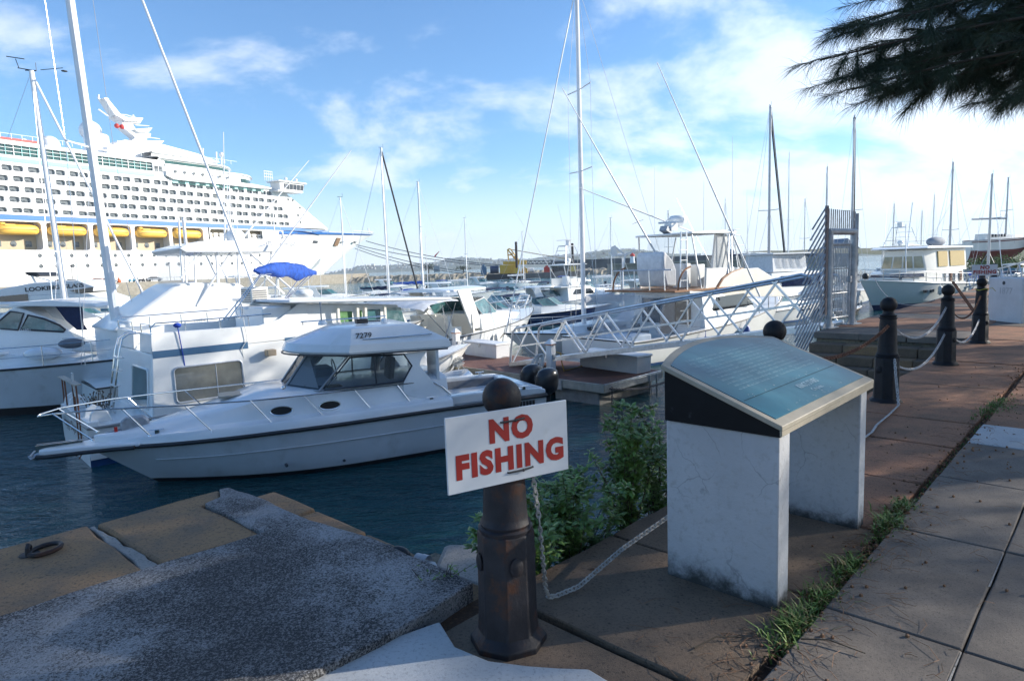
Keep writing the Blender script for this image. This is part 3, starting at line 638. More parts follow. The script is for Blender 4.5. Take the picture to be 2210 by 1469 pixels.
chain('chain', cat_curve(Q(6.05, .02, .47), Q(8.95, 0, .46), .30, 24), 'lower silver chain between the two bollards in front of the stairs', galv, .004, .04, group=cg)
chain('chain', cat_curve(Q(9.05, .0, .86), Q(11.8, 0, .84), .30, 24), 'brownish upper chain to the bollard with yellow twine', rustc, .004, .04, group=cg)
chain('chain', cat_curve(Q(9.1, -.02, .47), Q(11.8, 0, .44), .28, 24), 'lower pale chain to the bollard with yellow twine', galv, .004, .04, group=cg)
chain('chain', [Q(5.84, -.10, .47), Q(5.80, -.125, .30), Q(5.78, -.15, .13), Q(5.66, -.19, .03), Q(5.3, -.2, .012), Q(4.75, -.22, .01), Q(4.45, -.26, .01), Q(4.2, -.26, .01), Q(3.6, -.24, .012)], 'silver chain hanging straight down and trailing over the stones right of the plaque', galv, .0045, .036, group=cg)
# leaning rusty bar by the fourth bollard
m = MB(); m.beam(Q(12.1, -.02, .28), Q(13.0, .62, 1.02), .05, .02); tag(m.build('iron_bar', rust), 'rusty flat iron bar leaning near the bollard with yellow twine', 'bar')

# ================================================================ PLAQUE STAND
stucco = stone_mat('white_stucco', (0.50, 0.51, 0.53), (0.41, 0.42, 0.44), (0.40, 0.40, 0.41), bump=0.004, spk=30, pits=False)
nt = stucco.node_tree; b = nt.nodes['Principled BSDF']; src = b.inputs['Base Color'].links[0].from_socket
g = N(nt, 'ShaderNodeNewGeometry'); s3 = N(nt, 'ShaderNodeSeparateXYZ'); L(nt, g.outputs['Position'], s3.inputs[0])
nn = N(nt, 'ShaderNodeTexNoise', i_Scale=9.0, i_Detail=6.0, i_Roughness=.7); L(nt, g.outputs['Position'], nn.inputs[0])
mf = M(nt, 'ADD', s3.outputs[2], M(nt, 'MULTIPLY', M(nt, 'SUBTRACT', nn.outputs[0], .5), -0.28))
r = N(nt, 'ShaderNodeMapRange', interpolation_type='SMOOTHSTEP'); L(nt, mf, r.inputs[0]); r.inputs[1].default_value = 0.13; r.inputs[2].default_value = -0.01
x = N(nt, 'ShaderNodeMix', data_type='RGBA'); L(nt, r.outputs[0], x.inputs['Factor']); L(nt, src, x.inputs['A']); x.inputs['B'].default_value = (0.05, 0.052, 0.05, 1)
# hair cracks
n2 = N(nt, 'ShaderNodeTexNoise', i_Scale=5.0, i_Detail=4.0); L(nt, g.outputs['Position'], n2.inputs[0])
ad = N(nt, 'ShaderNodeVectorMath', operation='MULTIPLY_ADD'); L(nt, n2.outputs['Color'], ad.inputs[0]); ad.inputs[1].default_value = (.22, .22, .22); L(nt, g.outputs['Position'], ad.inputs[2])
vv = N(nt, 'ShaderNodeTexVoronoi', feature='DISTANCE_TO_EDGE', i_Scale=3.4); L(nt, ad.outputs[0], vv.inputs[0])
rc = N(nt, 'ShaderNodeMapRange'); L(nt, vv.outputs['Distance'], rc.inputs[0]); rc.inputs[1].default_value = 0.004; rc.inputs[2].default_value = 0.012; rc.inputs[3].default_value = 0.38; rc.inputs[4].default_value = 0.0
n4 = N(nt, 'ShaderNodeTexNoise', i_Scale=2.6, i_Detail=2.0); L(nt, g.outputs['Position'], n4.inputs[0]); r4 = N(nt, 'ShaderNodeMapRange'); L(nt, n4.outputs[0], r4.inputs[0]); r4.inputs[1].default_value = .47; r4.inputs[2].default_value = .55
x2 = N(nt, 'ShaderNodeMix', data_type='RGBA'); L(nt, M(nt, 'MULTIPLY', rc.outputs[0], r4.outputs[0]), x2.inputs['Factor']); L(nt, x.outputs['Result'], x2.inputs['A']); x2.inputs['B'].default_value = (0.12, .12, .13, 1)
L(nt, x2.outputs['Result'], b.inputs['Base Color'])
blackbd = mat('black_board', (0.006, 0.007, 0.009), 0.6, spec=.2, var=.3, vs=6, bump=.001, bs=40, col2=(.05, .055, .06), c2=(.66, .76), vs2=11)
frame_m = mat('beige_frame', (0.33, 0.295, 0.23), .6, var=.12, vs=8, bump=.001, bs=50)
panelm = mat('blue_panel', (0.020, 0.115, 0.165), 0.34, var=.18, vs=3, col2=(0.045, 0.16, 0.21), c2=(.48, .7), vs2=2.2, coat=.05, spec=.18)
ptext = mat('faded_text', (0.34, 0.48, 0.55), .5, var=.2, vs=30)
ps = thing('plaque_stand', 'white two legged stand with a sloping blue KING\'S STAIRS plaque on the quay', 'plaque stand', Q(1.55, -.53), QA)
S0, S1, W0, W1 = -0.628, 0.728, -0.278, 0.295   # local: x along the quay, y towards the water
for x0, x1 in ((-0.615, -0.485), (0.575, 0.69)):
    m = MB(); K = 7
    m.box(x0, x1, -.268, .295, -0.02, .812); m.build('leg', stucco, ps, bevel=.008)
zf, zb, t_ = 0.847, 1.064, 0.026
def pz(y): return zf + (zb - zf) * (y - W0) / (W1 - W0)
m = MB(); vs = []
for x in (S0, S1): vs += [(x, W0, .813), (x, W1, .813), (x, W1, pz(W1)), (x, W0, pz(W0))]
m.add(vs, [(0, 1, 2, 3), (7, 6, 5, 4), (0, 4, 5, 1), (1, 5, 6, 2), (2, 6, 7, 3), (3, 7, 4, 0)]); m.build('wedge_box', blackbd, ps, bevel=.003)
def arcpoly(in_, rise):
    x0, x1, y0, y1 = S0 - .012 + in_, S1 + .012 - in_, W0 - .012 + in_, W1 + .01 - in_ * .6
    p = [(x0, y0), (x1, y0), (x1, y1)]
    for i in range(1, 14):
        t = i / 14; p.append((x1 + (x0 - x1) * t, y1 + rise * (1 - (2 * t - 1) ** 2)))
    p.append((x0, y1)); return p
m = MB(); A_ = arcpoly(0, .135); n = len(A_)
m.add([(x, y, pz(y) + .002) for x, y in A_] + [(x, y, pz(y) + t_) for x, y in A_], [tuple(range(n - 1, -1, -1)), tuple(range(n, 2 * n))] + [(i, (i + 1) % n, (i + 1) % n + n, i + n) for i in range(n)]); m.build('frame', frame_m, ps, bevel=.004)
m = MB(); m.add([(S0 - .010, W0 - .011, .82), (S1 + .010, W0 - .011, .82), (S1 + .010, W0 - .011, pz(W0) + .01), (S0 - .010, W0 - .011, pz(W0) + .01), (S0 - .010, W0 + .0, .82), (S1 + .010, W0 + .0, .82), (S1 + .010, W0 + .0, pz(W0) + .01), (S0 - .010, W0 + .0, pz(W0) + .01)], [(0, 1, 2, 3), (7, 6, 5, 4), (0, 4, 5, 1), (2, 6, 7, 3), (1, 5, 6, 2), (3, 7, 4, 0)]); m.build('front_batten', frame_m, ps, bevel=.003)
m = MB(); A_ = arcpoly(.045, .122); n = len(A_)
m.add([(x, y, pz(y) + t_ - .004) for x, y in A_] + [(x, y, pz(y) + t_ + .003) for x, y in A_], [tuple(range(n - 1, -1, -1)), tuple(range(n, 2 * n))] + [(i, (i + 1) % n, (i + 1) % n + n, i + n) for i in range(n)])
pn = m.build('panel', panelm, ps)
sl_ = math.atan2(zb - zf, W1 - W0)
R = random.Random(4); m = MB()   # worn, unreadable lines of small print
cs, sn = math.cos(sl_), math.sin(sl_)
def PP(x, d, e=.0045): # d along slope from the front edge
    y = W0 + d * cs; return (x, y, pz(y) + t_ + e)
for li in range(11):
    d = .275 + li * .031; x = -0.46 + R.uniform(-.01, .02); xe = .56 - (R.uniform(0, .35) if li in (0, 4) else .0)
    while x < xe:
        wl = R.uniform(.012, .05)
        if R.random() < .93:
            c_ = x
            while c_ < x + wl:
                lw = R.uniform(.004, .008); lh = R.choice((.009, .009, .014)); o_ = R.uniform(-.001, .001); th_ = .0022
                if R.random() < .8: m.add([PP(c_, d + o_), PP(c_ + th_, d + o_), PP(c_ + th_, d + lh), PP(c_, d + lh)], [(0, 1, 2, 3)])
                m.add([PP(c_, d + o_), PP(c_ + lw * .8, d + o_), PP(c_ + lw * .8, d + o_ + th_), PP(c_, d + o_ + th_)], [(0, 1, 2, 3)])
                c_ += lw + .002
        x += wl + .011
m.build('small_print', ptext, pn, smooth=0)
m = MB(); m.add([PP(-.575, .200, .0038), PP(.675, .200, .0038), PP(.675, .203, .0038), PP(-.575, .203, .0038)], [(0, 1, 2, 3)]); m.build('rule_line', blackbd, pn, smooth=0)
R2 = random.Random(9); m = MB()  # peeled flecks
for k in range(46):
    x = R2.uniform(-.5, .5); d = R2.choice((R2.uniform(.045, .07), R2.uniform(.205, .23), R2.uniform(.27, .45))); w = R2.uniform(.003, .012); h_ = R2.uniform(.003, .012); m.add([PP(x, d, .0042), PP(x + w, d, .0042), PP(x + w * .6, d + h_, .0042)], [(0, 1, 2)])
m.build('peeled_fleck', mat('fleck', (.45, .47, .45), .7), pn, smooth=0)['kind'] = 'stuff'
def ptxt(body, size, x, d, off=.0, sx=1.0):
    p = PP(x, d, .0045); text(None, body, size, ptext, pn, p, (sl_, 0, 0), extrude=.0004, off=off, sx=sx)
ptxt("KING'S STAIRS", .052, .10, .150, .0006, .8); ptxt('Completed', .036, .10, .098, 0, .85)

# ================================================================ WHITE BLOCK 1877
Pb = onz(2130, 690, 0); Pc = onz(2203, 698, 0); dv = Pc - Pb; wd_ = dv.length; rz_ = math.atan2(dv.y, dv.x)
bl = thing('stone_block', 'white painted block with a hole and faint 1877 beside the bollards', 'block', Pb, rz_)
m = MB(); pts = rrect(0, wd_, -.05, 0.98, .05, 3); pts = [(x, z) for x, z in pts]; m.prism(pts, 0, .34)
wpaint = mat('white_block_paint', (.60, .61, .62), .75, var=.08, vs=3, bump=.004, bs=20)
m.build('body', wpaint, bl, bevel=.03)
m = MB(); m.lathe([(.001, .004), (.042, .004), (.042, -.01), (.001, -.01)], (.37 * wd_ / .8, 0, 0), 16, axis='y')
for i in range(len(m.v)): x, y, z = m.v[i]; m.v[i] = (x, -.003 - abs(y) * 0, z + .86) if False else (x, (-.004 if y > 0 else .01), z + .86)
m.build('hole', dark, bl)
text(None, '1877', .20, mat('faint_numerals', (.42, .43, .44), .8), bl, (wd_ * .52, -.002, .68), (math.radians(90), 0, 0), 'numerals', extrude=.001)

# ================================================================ MOORING RING, SANDALS
pr = onz(85, 1188, .05)
rg = thing('mooring_ring', 'rusty iron mooring ring lying on the ochre edge stone', 'mooring ring', (pr.x, pr.y, .036), .4)
m = MB(); m.tube([(.078 * math.cos(a) + .03, .078 * math.sin(a), .018 + .006 * math.cos(a)) for a in np.linspace(0, 2 * math.pi, 21)[:-1]], .014, 8, closed=True); m.build('ring', iron, rg)
m = MB(); m.tube([(-.05, -.03, 0), (-.05, -.022, .045), (-.05, 0, .058), (-.05, .022, .045), (-.05, .03, 0)], .013, 8); m.lathe([(.055, 0), (.05, .008), (.001, .01)], (-.05, 0, 0), 12); m.build('staple', iron, rg)
pr2 = Q(.30, 1.05, -.115)
fw = thing('sandal', 'black and white sandal lying on the ochre step', 'sandal', pr2, math.radians(-25))
m = MB(); R_ = []
sole = [(-.13, .035), (-.11, .048), (-.04, .038), (.05, .05), (.11, .045), (.14, .015), (.14, -.015), (.11, -.04), (.05, -.05), (-.04, -.038), (-.11, -.045), (-.13, -.03)]
m.slab(sole, 0, .028); m.build('sole', mat('sandal_white', (.6, .6, .6), .7), fw, bevel=.006)
m = MB(); 
for x in (.03, .07): m.loft([[(x - .018, .05 * math.cos(a), .028 + .055 * math.sin(a)) for a in np.linspace(0, math.pi, 9)], [(x + .018, .05 * math.cos(a), .028 + .05 * math.sin(a)) for a in np.linspace(0, math.pi, 9)]], cap=False)
m.build('strap', mat('sandal_stripe', (.45, .45, .46), .7), fw)
m = MB(); m.sph((-.14, .04, .04), .05, 12, sx=1.6, sy=.8, sz=.9); m.sph((-.2, .02, .06), .035, 10, sx=1.3); m.build('black_upper', black, fw)

# ================================================================ GATE WITH FAN OF SPIKES
gl = onz(1787, 707, 0.0); gr_ = onz(1838, 699, 0.0); dv = gr_ - gl; gw = dv.length; grz = math.atan2(dv.y, dv.x)
gt = thing('security_gate', 'galvanised metal gate with a fan of slanting spikes at the head of the gangway', 'gate', gl, grz)
gal = mat('galvanised', (0.44, 0.46, 0.48), 0.5, 0.4, var=.25, vs=6, bump=.001, bs=30); galb = mat('galvanised_weathered', (.34, .36, .39), .55, .35, var=.3, vs=8)
Hh = 2.12
for x in (0, gw): m = MB(); m.tube([(x, 0, 0), (x, 0, Hh)], .072, 14); m.build('post', gal, gt)
m = MB(); m.tube([(-.07, 0, Hh), (gw + .07, 0, Hh)], .072, 14); m.build('top_beam', gal, gt)
for x in (0, gw):
    m = MB()
    for a in (0, math.pi): 
        c, s_ = math.cos(a), math.sin(a); m.add([(x + c * .06, s_ * .06 - .01, .22), (x + c * .26, s_ * .26 - .01, 0), (x + c * .06, -.01, 0), (x + c * .06, .01, .22), (x + c * .26, .01, 0), (x + c * .06, .01, 0)], [(0, 1, 2), (5, 4, 3), (0, 3, 4, 1), (1, 4, 5, 2), (2, 5, 3, 0)])
    m.box(x - .2, x + .2, -.14, .14, 0, .018); m.build('foot_plate', gal, gt)
leaf = MB(); leaf.tube([(.12, .03, .2), (gw - .12, .03, .2)], .03, 8); leaf.tube([(.12, .03, Hh - .28), (gw - .12, .03, Hh - .28)], .03, 8); leaf.tube([(.12, .03, .2), (.12, .03, Hh - .28)], .024, 8); leaf.tube([(gw - .12, .03, .2), (gw - .12, .03, Hh - .28)], .03, 8)
for z in (.75, 1.3): leaf.tube([(.12, .03, z), (gw - .12, .03, z)], .015, 6)
leaf = leaf.build('gate_leaf', gal, gt)
for k in range(11):
    x = .16 + (gw - .32) * k / 10; m = MB(); m.tube([(x, .03, .2), (x, .03, Hh - .28)], .011, 6); m.build('bar', gal, leaf)
m = MB(); m.box(gw - .16, gw - .06, -.03, .07, .98, 1.12); m.build('lock_box', galb, leaf)
R = random.Random(1)
for k in range(14):      # slats above the door
    x = -.05 + (gw + .1) * k / 13; m = MB(); m.beam((x, 0, Hh + .06), (x, 0, Hh + .50 - .04 * k / 13), .032, .012, up=(0, 1, 0)); m.build('slat', galb, gt)
m = MB(); m.beam((-.14, 0, .3), (-.14, 0, Hh + .56), .07, .05); m.build('spike_post', mat('spike_post_brown', (.26, .20, .18), .6), gt)
for k in range(17):      # the fan beside it: spikes slant outward and down over the water
    z = Hh + .54 - k * .146; ln = 0.62 + 1.0 * min(1, k / 9)
    if k > 12: ln = 1.62 - (k - 12) * .12
    m = MB(); a = math.radians(52); m.beam((-.16, 0, z), (-.16 - ln * math.cos(a) * 1.0, 0.10, z - ln * math.sin(a)), .026, .026); m.build('spike', galb, gt)
m = MB(); m.beam((gw + .14, 0, .3), (gw + .14, 0, Hh + .42), .05, .05); m.build('spike_post', galb, gt)

# ================================================================ GANGWAY
DK = -1.85
ga = onz(1100, 786, DK + .06); gb = onz(1770, 706, 0.02)
gang = thing('gangway', 'long aluminium truss gangway sloping from the gate down to the floating dock', 'gangway', ga)
ax = (gb - ga); Lg = ax.length; ax.normalize(); sd_ = Vector((ax.y, -ax.x, 0)).normalized() * -1; sd_ = Vector((-ax.y, ax.x, 0)).normalized(); upv = Vector((0, 0, 1))
# far side lies away from the camera
if (ga + sd_).y < ga.y: sd_ = -sd_
Hg, Wg = 1.22, 1.25
def G(s_, side, h): return (ax * s_ + sd_ * (side * Wg) + upv * h)
for side, nm in ((0, 'near'), (1, 'far')):
    tr = MB(); tr.beam(G(0, side, 0), G(Lg, side, 0), .07, .14); tr = tr.build('bottom_chord', alu, gang)
    m = MB(); m.tube([G(.02, side, 0), G(.12, side, .6), G(.22, side, Hg - .12), G(.38, side, Hg), G(Lg - .9, side, Hg + .02), G(Lg - .45, side, Hg + .03), G(Lg - .15, side, Hg - .1), G(Lg, side, Hg - .4), G(Lg + .02, side, .2)], .038, 8); m.build('top_chord', alu, gang)
    m = MB(); m.beam(G(.2, side, Hg * .48), G(Lg, side, Hg * .48), .03, .05); m.build('mid_rail', alu, gang)
    nb_ = 6
    for k in range(nb_):
        a0 = .15 + (Lg - .4) * k / nb_; a1 = .15 + (Lg - .4) * (k + 1) / nb_; am = (a0 + a1) / 2
        m = MB(); m.beam(G(a0 + .35 * side, side, .05), G(am + .12 + .35 * side, side, Hg), .045, .045); m.build('brace', alu, gang)
        m = MB(); m.beam(G(am - .02 + .35 * side, side, Hg), G(a1 + .1 + .35 * side * (k < nb_ - 1), side, .05), .045, .045); m.build('brace', alu, gang)
for k in range(40):
    s_ = .1 + (Lg - .2) * k / 39; m = MB(); m.beam(G(s_, .03, .03), G(s_, .97, .03), .245, .03); m.build('deck_plank', alu, gang)

# ================================================================ FLOATING DOCK
dc = onz(1302, 830, DK); da = Vector((-.707, .707, 0)); db = Vector((.707, .707, 0)); DL, DW = 9.2, 3.0
drz = math.atan2(da.y, da.x)
dock = thing('floating_dock', 'floating dock with brown plank deck and pale edge beams below the gangway', 'dock', (dc.x, dc.y, WATER), drz)
# local x along da, y = left of da; db is to the right -> y negative
deckb = mat('brown_decking', (0.155, 0.075, 0.058), .75, var=.2, vs=4, bump=.002, bs=60); fas = mat('dock_fascia', (0.42, 0.38, 0.31), .65, var=.2, vs=4)
zd = DK - WATER
k = 0; y = 0.0
while y > -DW + .1:
    m = MB(); m.box(0.02, DL, y - .138, y, zd - .03, zd); m.build('deck_board', deckb, dock, smooth=0); y -= .143
for (x0, x1, y0, y1) in ((-.06, DL, -.0, .06), (-.06, DL, -DW - .06, -DW), (-.06, .0, -DW, 0.0)):
    m = MB(); m.box(x0, x1, y0 + .004, y1, zd - .24, zd - .035); m.box(x0, x1, y0 + .004, y1, zd - .03, zd + .01); m.build('edge_beam', fas if x1 - x0 > 1 else alu, dock, bevel=.008)
m = MB(); m.box(0.05, DL, -DW + .05, -.05, zd - .22, zd - .06); m.build('deck_frame', dark, dock)
fl_m = mat('float_block', (.035, .037, .04), .6, var=.2); flc = mat('float_concrete', (.30, .29, .27), .85, var=.2, vs=5, bump=.004, bs=20)
for x0 in (.25, 2.6, 4.9, 7.2): m = MB(); m.box(x0, x0 + 1.7, -DW + .1, -.12, -.35, zd - .24); m.build('float', flc if x0 < 1 else fl_m, dock, bevel=.03)
m = MB(); m.box(1.5, 2.3, .06, .10, zd - .3, zd - .02); m.build('bracket', alu, dock)
m = MB(); m.box(-.10, -.06, -DW + .3, -DW + .34, -.1, zd - .05); m.box(-.10, -.06, -DW + .7, -DW + .74, -.1, zd - .05); m.build('bracket', alu, dock)
def dk(x, y, z=0): return Vector((dc.x, dc.y, DK)) + da * x + db * y + Vector((0, 0, z))
pedw = mat('pedestal_white', (.72, .73, .74), .45, var=.05, vs=3)
def pedestal(P, label):
    t = thing('power_pedestal', label, 'power pedestal', P, drz, 'white power pedestals on the dock')
    m = MB(); m.box(-.11, .11, -.11, .11, 0, .96); m.build('body', pedw, t, bevel=.01)
    m = MB(); m.box(-.13, .13, -.13, .13, .965, .99); m.build('lamp_strip', mat('amber', (.45, .13, .03), .4), t)
    m = MB(); m.lathe([(.20, .995), (.20, 1.01), (.02, 1.16)], n=4); m.build('cap', pedw, t, smooth=0)
    m = MB(); m.box(-.15, -.112, -.05, .05, .5, .66); m.box(-.05, .05, -.15, -.112, .45, .6); m.build('socket', galb, t)
pedestal(onz(1190, 809, DK), 'white power pedestal in front of the gangway with a coil of rope at its foot')
pedestal(onz(986, 772, DK), 'white power pedestal at the left end of the white dock box')
def dock_box(P, rz, w, label):
    t = thing('dock_box', label, 'dock box', P, rz, 'white dock storage boxes')
    m = MB(); m.prism([(-w / 2, 0), (w / 2, 0), (w / 2 + .03, .5), (-w / 2 - .03, .5)], -.33, .33); m.build('body', pedw, t, bevel=.015)
    m = MB(); m.prism([(-w / 2 - .06, .50), (w / 2 + .06, .50), (w / 2 + .05, .57), (-w / 2 - .05, .57)], -.38, .38); m.build('lid', pedw, t, bevel=.02)
    for sg in (-1,):
        m = MB(); m.box(-w * .18, w * .18, sg * .335 - .006, sg * .335 + .006, .12, .42); m.build('hatch', gel, t, bevel=.004)
        m = MB(); m.box(-.03, .03, sg * .36 - .01, sg * .36 + .01, .38, .52); m.build('latch', steel, t)
    return t
Pa, Pb_ = onz(1073, 775, DK), onz(965, 760, DK); v = Pa - Pb_; v = v.normalized()
dock_box(onz(1076, 775, DK) - v * 1.15 + Vector((v.y * -.33, v.x * .33, 0)), math.atan2(v.y, v.x), 2.0, 'white dock box near the left end of the gangway')
Pa, Pb_ = onz(1380, 808, DK), onz(1250, 790, DK); v = (Pa - Pb_).normalized()
dock_box(Pa - v * 1.35 + Vector((-v.y * .33, v.x * .33, 0)), math.atan2(v.y, v.x), 2.5, 'large white dock box on the corner of the dock right of the gangway')
# rope coil, cables, mooring chain
R = random.Random(3); P = onz(1178, 812, DK); m = MB()
for k in range(15):
    a = R.uniform(-.5, .5); r_ = R.uniform(.16, .30); cc = Vector((R.uniform(-.12, .06), R.uniform(-.10, .05), 0))
    m.tube([P + cc + Vector((r_ * .55 * math.cos(t) - .12 - (.28 * (1 - math.sin(t)) * .5), .16 * math.sin(t + a) * .6, .36 + .34 * math.sin(t))) for t in np.linspace(0, 6.28, 16)[:-1]], .011, 5, closed=True)
tag(m.build('rope_coil', ropew), 'loose coil of white rope hung on the pedestal in front of the gangway', 'rope')
m = MB(); P = onz(1205, 800, DK); m.tube([P + Vector(p) for p in ((-.05, 0, .62), (.08, -.1, .6), (.12, -.12, .25), (.18, -.15, .02), (.3, 0, .02), (.7, .5, .02), (1.0, .9, .03))], .018, 6)
tag(m.build('power_cable', mat('yellow_cable', (.45, .28, .03), .5)), 'yellow shore power cable looping from the pedestal onto the dock', 'cable')
chain('mooring_chain', cat_curve(dk(-.08, .25, -.15), dk(-.4, 4.5, -.05), .25, 16), 'dark mooring chain running right from the dock corner to the quay', mat('dark_chain', (.1, .1, .11), .6, .4), .012, .09)
chain('mooring_chain', [dk(-.08, .3, -.15), dk(-.1, .3, -.9)], 'short chain hanging from the dock corner into the water', MATS['dark_chain'], .012, .09)

# ================================================================ SHRUBS, GRASS, NEEDLES
leafm = mat('shrub_leaf', (0.10, 0.185, 0.03), .45, var=.4, vs=6, col2=(0.17, 0.26, 0.07), c2=(.45, .65), vs2=5); leafm.node_tree.nodes['Principled BSDF'].inputs['Transmission Weight'].default_value = 0.0
stemm = mat('stem', (0.07, 0.05, 0.03), .8)
def shrub(base, stems, h, spread, nleaf, lsize, label, seed, lean=(0, 0), group='green shrubs growing out of the quay wall'):
    R = random.Random(seed); t = thing('shrub', label, 'shrub', base, 0, group); st = MB(); lf = MB()
    for i in range(stems):
        a = R.uniform(0, 6.28); d = Vector((math.cos(a) * R.uniform(.1, 1) * spread + lean[0], math.sin(a) * R.uniform(.1, 1) * spread + lean[1], h * R.uniform(.65, 1.05)))
        c1 = Vector((d.x * .25, d.y * .25, d.z * .5)); pts = [Vector((0, 0, 0)) + Vector((R.uniform(-.05, .05), R.uniform(-.05, .05), 0))]
        for k in range(1, 7): u = k / 6; pts.append(pts[0] * (1 - u) ** 2 + c1 * 2 * u * (1 - u) + d * u * u + Vector((R.uniform(-.012, .012), R.uniform(-.012, .012), 0)))
        st.tube(pts, .006, 5, r2=.0015)
        tw = [pts[2:]] 
        for k in range(4):
            u = R.randint(2, 6); p = pts[u]; q = p + Vector((R.uniform(-1, 1), R.uniform(-1, 1), R.uniform(.1, .9))) * .13; st.tube([p, q], .0025, 4, r2=.001); tw.append([p, p.lerp(q, .5), q])
        for tp in tw:
            for k in range(nleaf // (len(tw))):
                s_ = R.random() * (len(tp) - 1); i0 = int(s_); p = tp[i0].lerp(tp[min(i0 + 1, len(tp) - 1)], s_ - i0) + Vector((R.gauss(0, .008), R.gauss(0, .008), R.gauss(0, .008)))
                a = R.uniform(0, 6.28); e = R.uniform(-.5, .8); dr = Vector((math.cos(a) * math.cos(e), math.sin(a) * math.cos(e), math.sin(e))); sd2 = dr.cross(Vector((R.uniform(-.4, .4), R.uniform(-.4, .4), 1))).normalized(); nn_ = sd2.cross(dr)
                ln = lsize * R.uniform(.6, 1.25); w = ln * .26
                lf.add([p, p + dr * ln * .45 + sd2 * w - nn_ * ln * .06, p + dr * ln - nn_ * ln * .1, p + dr * ln * .45 - sd2 * w - nn_ * ln * .06, p + dr * ln * .5 + nn_ * ln * .03], [(0, 4, 1), (1, 4, 2), (2, 4, 3), (3, 4, 0)])
    st.build('stem', stemm, t); lf.build('foliage', leafm, t, smooth=0); return t
shrub(Q(.62, .50, -.42), 32, .66, .34, 130, .056, 'bushy green shrub just right of the near bollard', 1)
shrub(Q(1.10, .52, -.45), 28, .74, .32, 125, .056, 'middle green shrub between the near bollard and the plaque', 2)
shrub(Q(1.75, .55, -.45), 22, 1.0, .28, 125, .058, 'tallest shrub with upright stems against the left plaque leg', 3, lean=(.02, 0))
shrub(Q(2.2, .60, -.5), 13, .95, .26, 110, .058, 'shrub half hidden behind the left plaque leg', 4)
shrub(Q(.10, .62, -.30), 4, .42, .16, 44, .026, 'thin pale green seedling left of the near bollard base', 5)
grassm = mat('grass_blade', (0.105, 0.18, 0.032), .6, var=.5, vs=30, col2=(.20, .15, .06), c2=(.52, .62), vs2=14); drym = mat('dry_needle', (0.20, 0.10, 0.05), .8, var=.4, vs=30)
def blades(mb, P, n, hgt, spr, R, wide=.004):
    for i in range(n):
        a = R.uniform(0, 6.28); b_ = P + Vector((R.gauss(0, spr), R.gauss(0, spr), 0)); d = Vector((math.cos(a), math.sin(a), 0)); h_ = hgt * R.uniform(.4, 1.1); o_ = R.uniform(.25, .9)
        s2 = Vector((-d.y, d.x, 0)) * wide; p1 = b_ + d * h_ * o_ * .35 + Vector((0, 0, h_ * .6)); p2 = b_ + d * h_ * o_ + Vector((0, 0, h_ * R.uniform(.5, .95)))
        mb.add([b_ - s2, b_ + s2, p1 + s2 * .8, p1 - s2 * .8, p2], [(0, 1, 2, 3), (3, 2, 4)])
R = random.Random(12); m = MB()
for k in range(120):
    s_ = .45 + 2.2 * R.random() ** 1.0; dens = (.5 + .5 * math.sin(s_ * 9 + 1)) * (.4 + .6 * math.sin(s_ * 4.1))
    if R.random() < .35 + dens: blades(m, Q(s_, -.93 + R.gauss(0, .035), -.03), 9, .065 + .03 * dens, .022, R)
for s0, n in ((2.28, 44), (2.62, 24), (1.18, 22), (1.55, 20), (.78, 24), (.95, 18)):
    for k in range(n): blades(m, Q(s0 + R.gauss(0, .07), -.92 + R.gauss(0, .03), -.03), 9, .12, .025, R, .005)
for k in range(90): blades(m, Q(R.uniform(2.7, 6.5), -.93 + R.gauss(0, .02), -.03), 6, .035, .03, R)
for k in range(60): blades(m, Q(6.2 + R.gauss(0, .25), -.98 + R.gauss(0, .06), .0), 10, .06, .03, R)
tag(m.build('grass', grassm, smooth=0), 'tufts of grass growing along the joint beside the plaque', 'grass', kind='stuff')
m = MB()
for k in range(950):
    s_ = R.uniform(.1, 9.5) if R.random() < .6 else R.uniform(.1, 2.6); sp_ = R.random(); w_ = -.93 + R.gauss(0, .10 if sp_ < .7 else .35)
    if s_ < 2.4 and -.83 < w_ < -.22 and .9 < s_: continue
    z = .034 if w_ < -.96 else .004; a = R.uniform(0, 6.28); ln = R.uniform(.04, .15); c1 = R.uniform(-.6, .6)
    p = Q(s_, w_, z + .003); q = p + Vector((math.cos(a), math.sin(a), 0)) * ln * .5; q.z = z + R.uniform(.003, .02); e = q + Vector((math.cos(a + c1), math.sin(a + c1), 0)) * ln * .5; e.z = z + .004
    m.tube([p, q, e], .0011, 3)
for k in range(420):
    s_ = R.uniform(.2, 9.5); w_ = -.93 + R.gauss(0, .06 if R.random() < .7 else .3); z = .036 if w_ < -.96 else .006; r_ = R.uniform(.005, .011); m.sph(Q(s_, w_, z), r_, 5)
tag(m.build('dry_needles', drym, smooth=0), 'dry casuarina needles and cones littering the paving joint', 'plant litter', kind='stuff')
for lab, P, dx in (('short dead twig lying on the stones in front of the plaque', Q(.42, -.66, .012), (.22, .06)), ('long curved dead root by the plaque leg', Q(.72, -.98, .04), (.2, -.12)), ('thin dead twig lying by the joint at the bottom edge', Q(.12, -.78, .012), (.26, -.05))):
    m = MB(); m.tube([P, P + Vector((dx[0] * .5, dx[1] * .5 + .03, .01)), P + Vector((dx[0], dx[1], .004))], .004, 5, r2=.002); tag(m.build('twig', stemm), lab, 'twig', 'dead twigs on the paving')

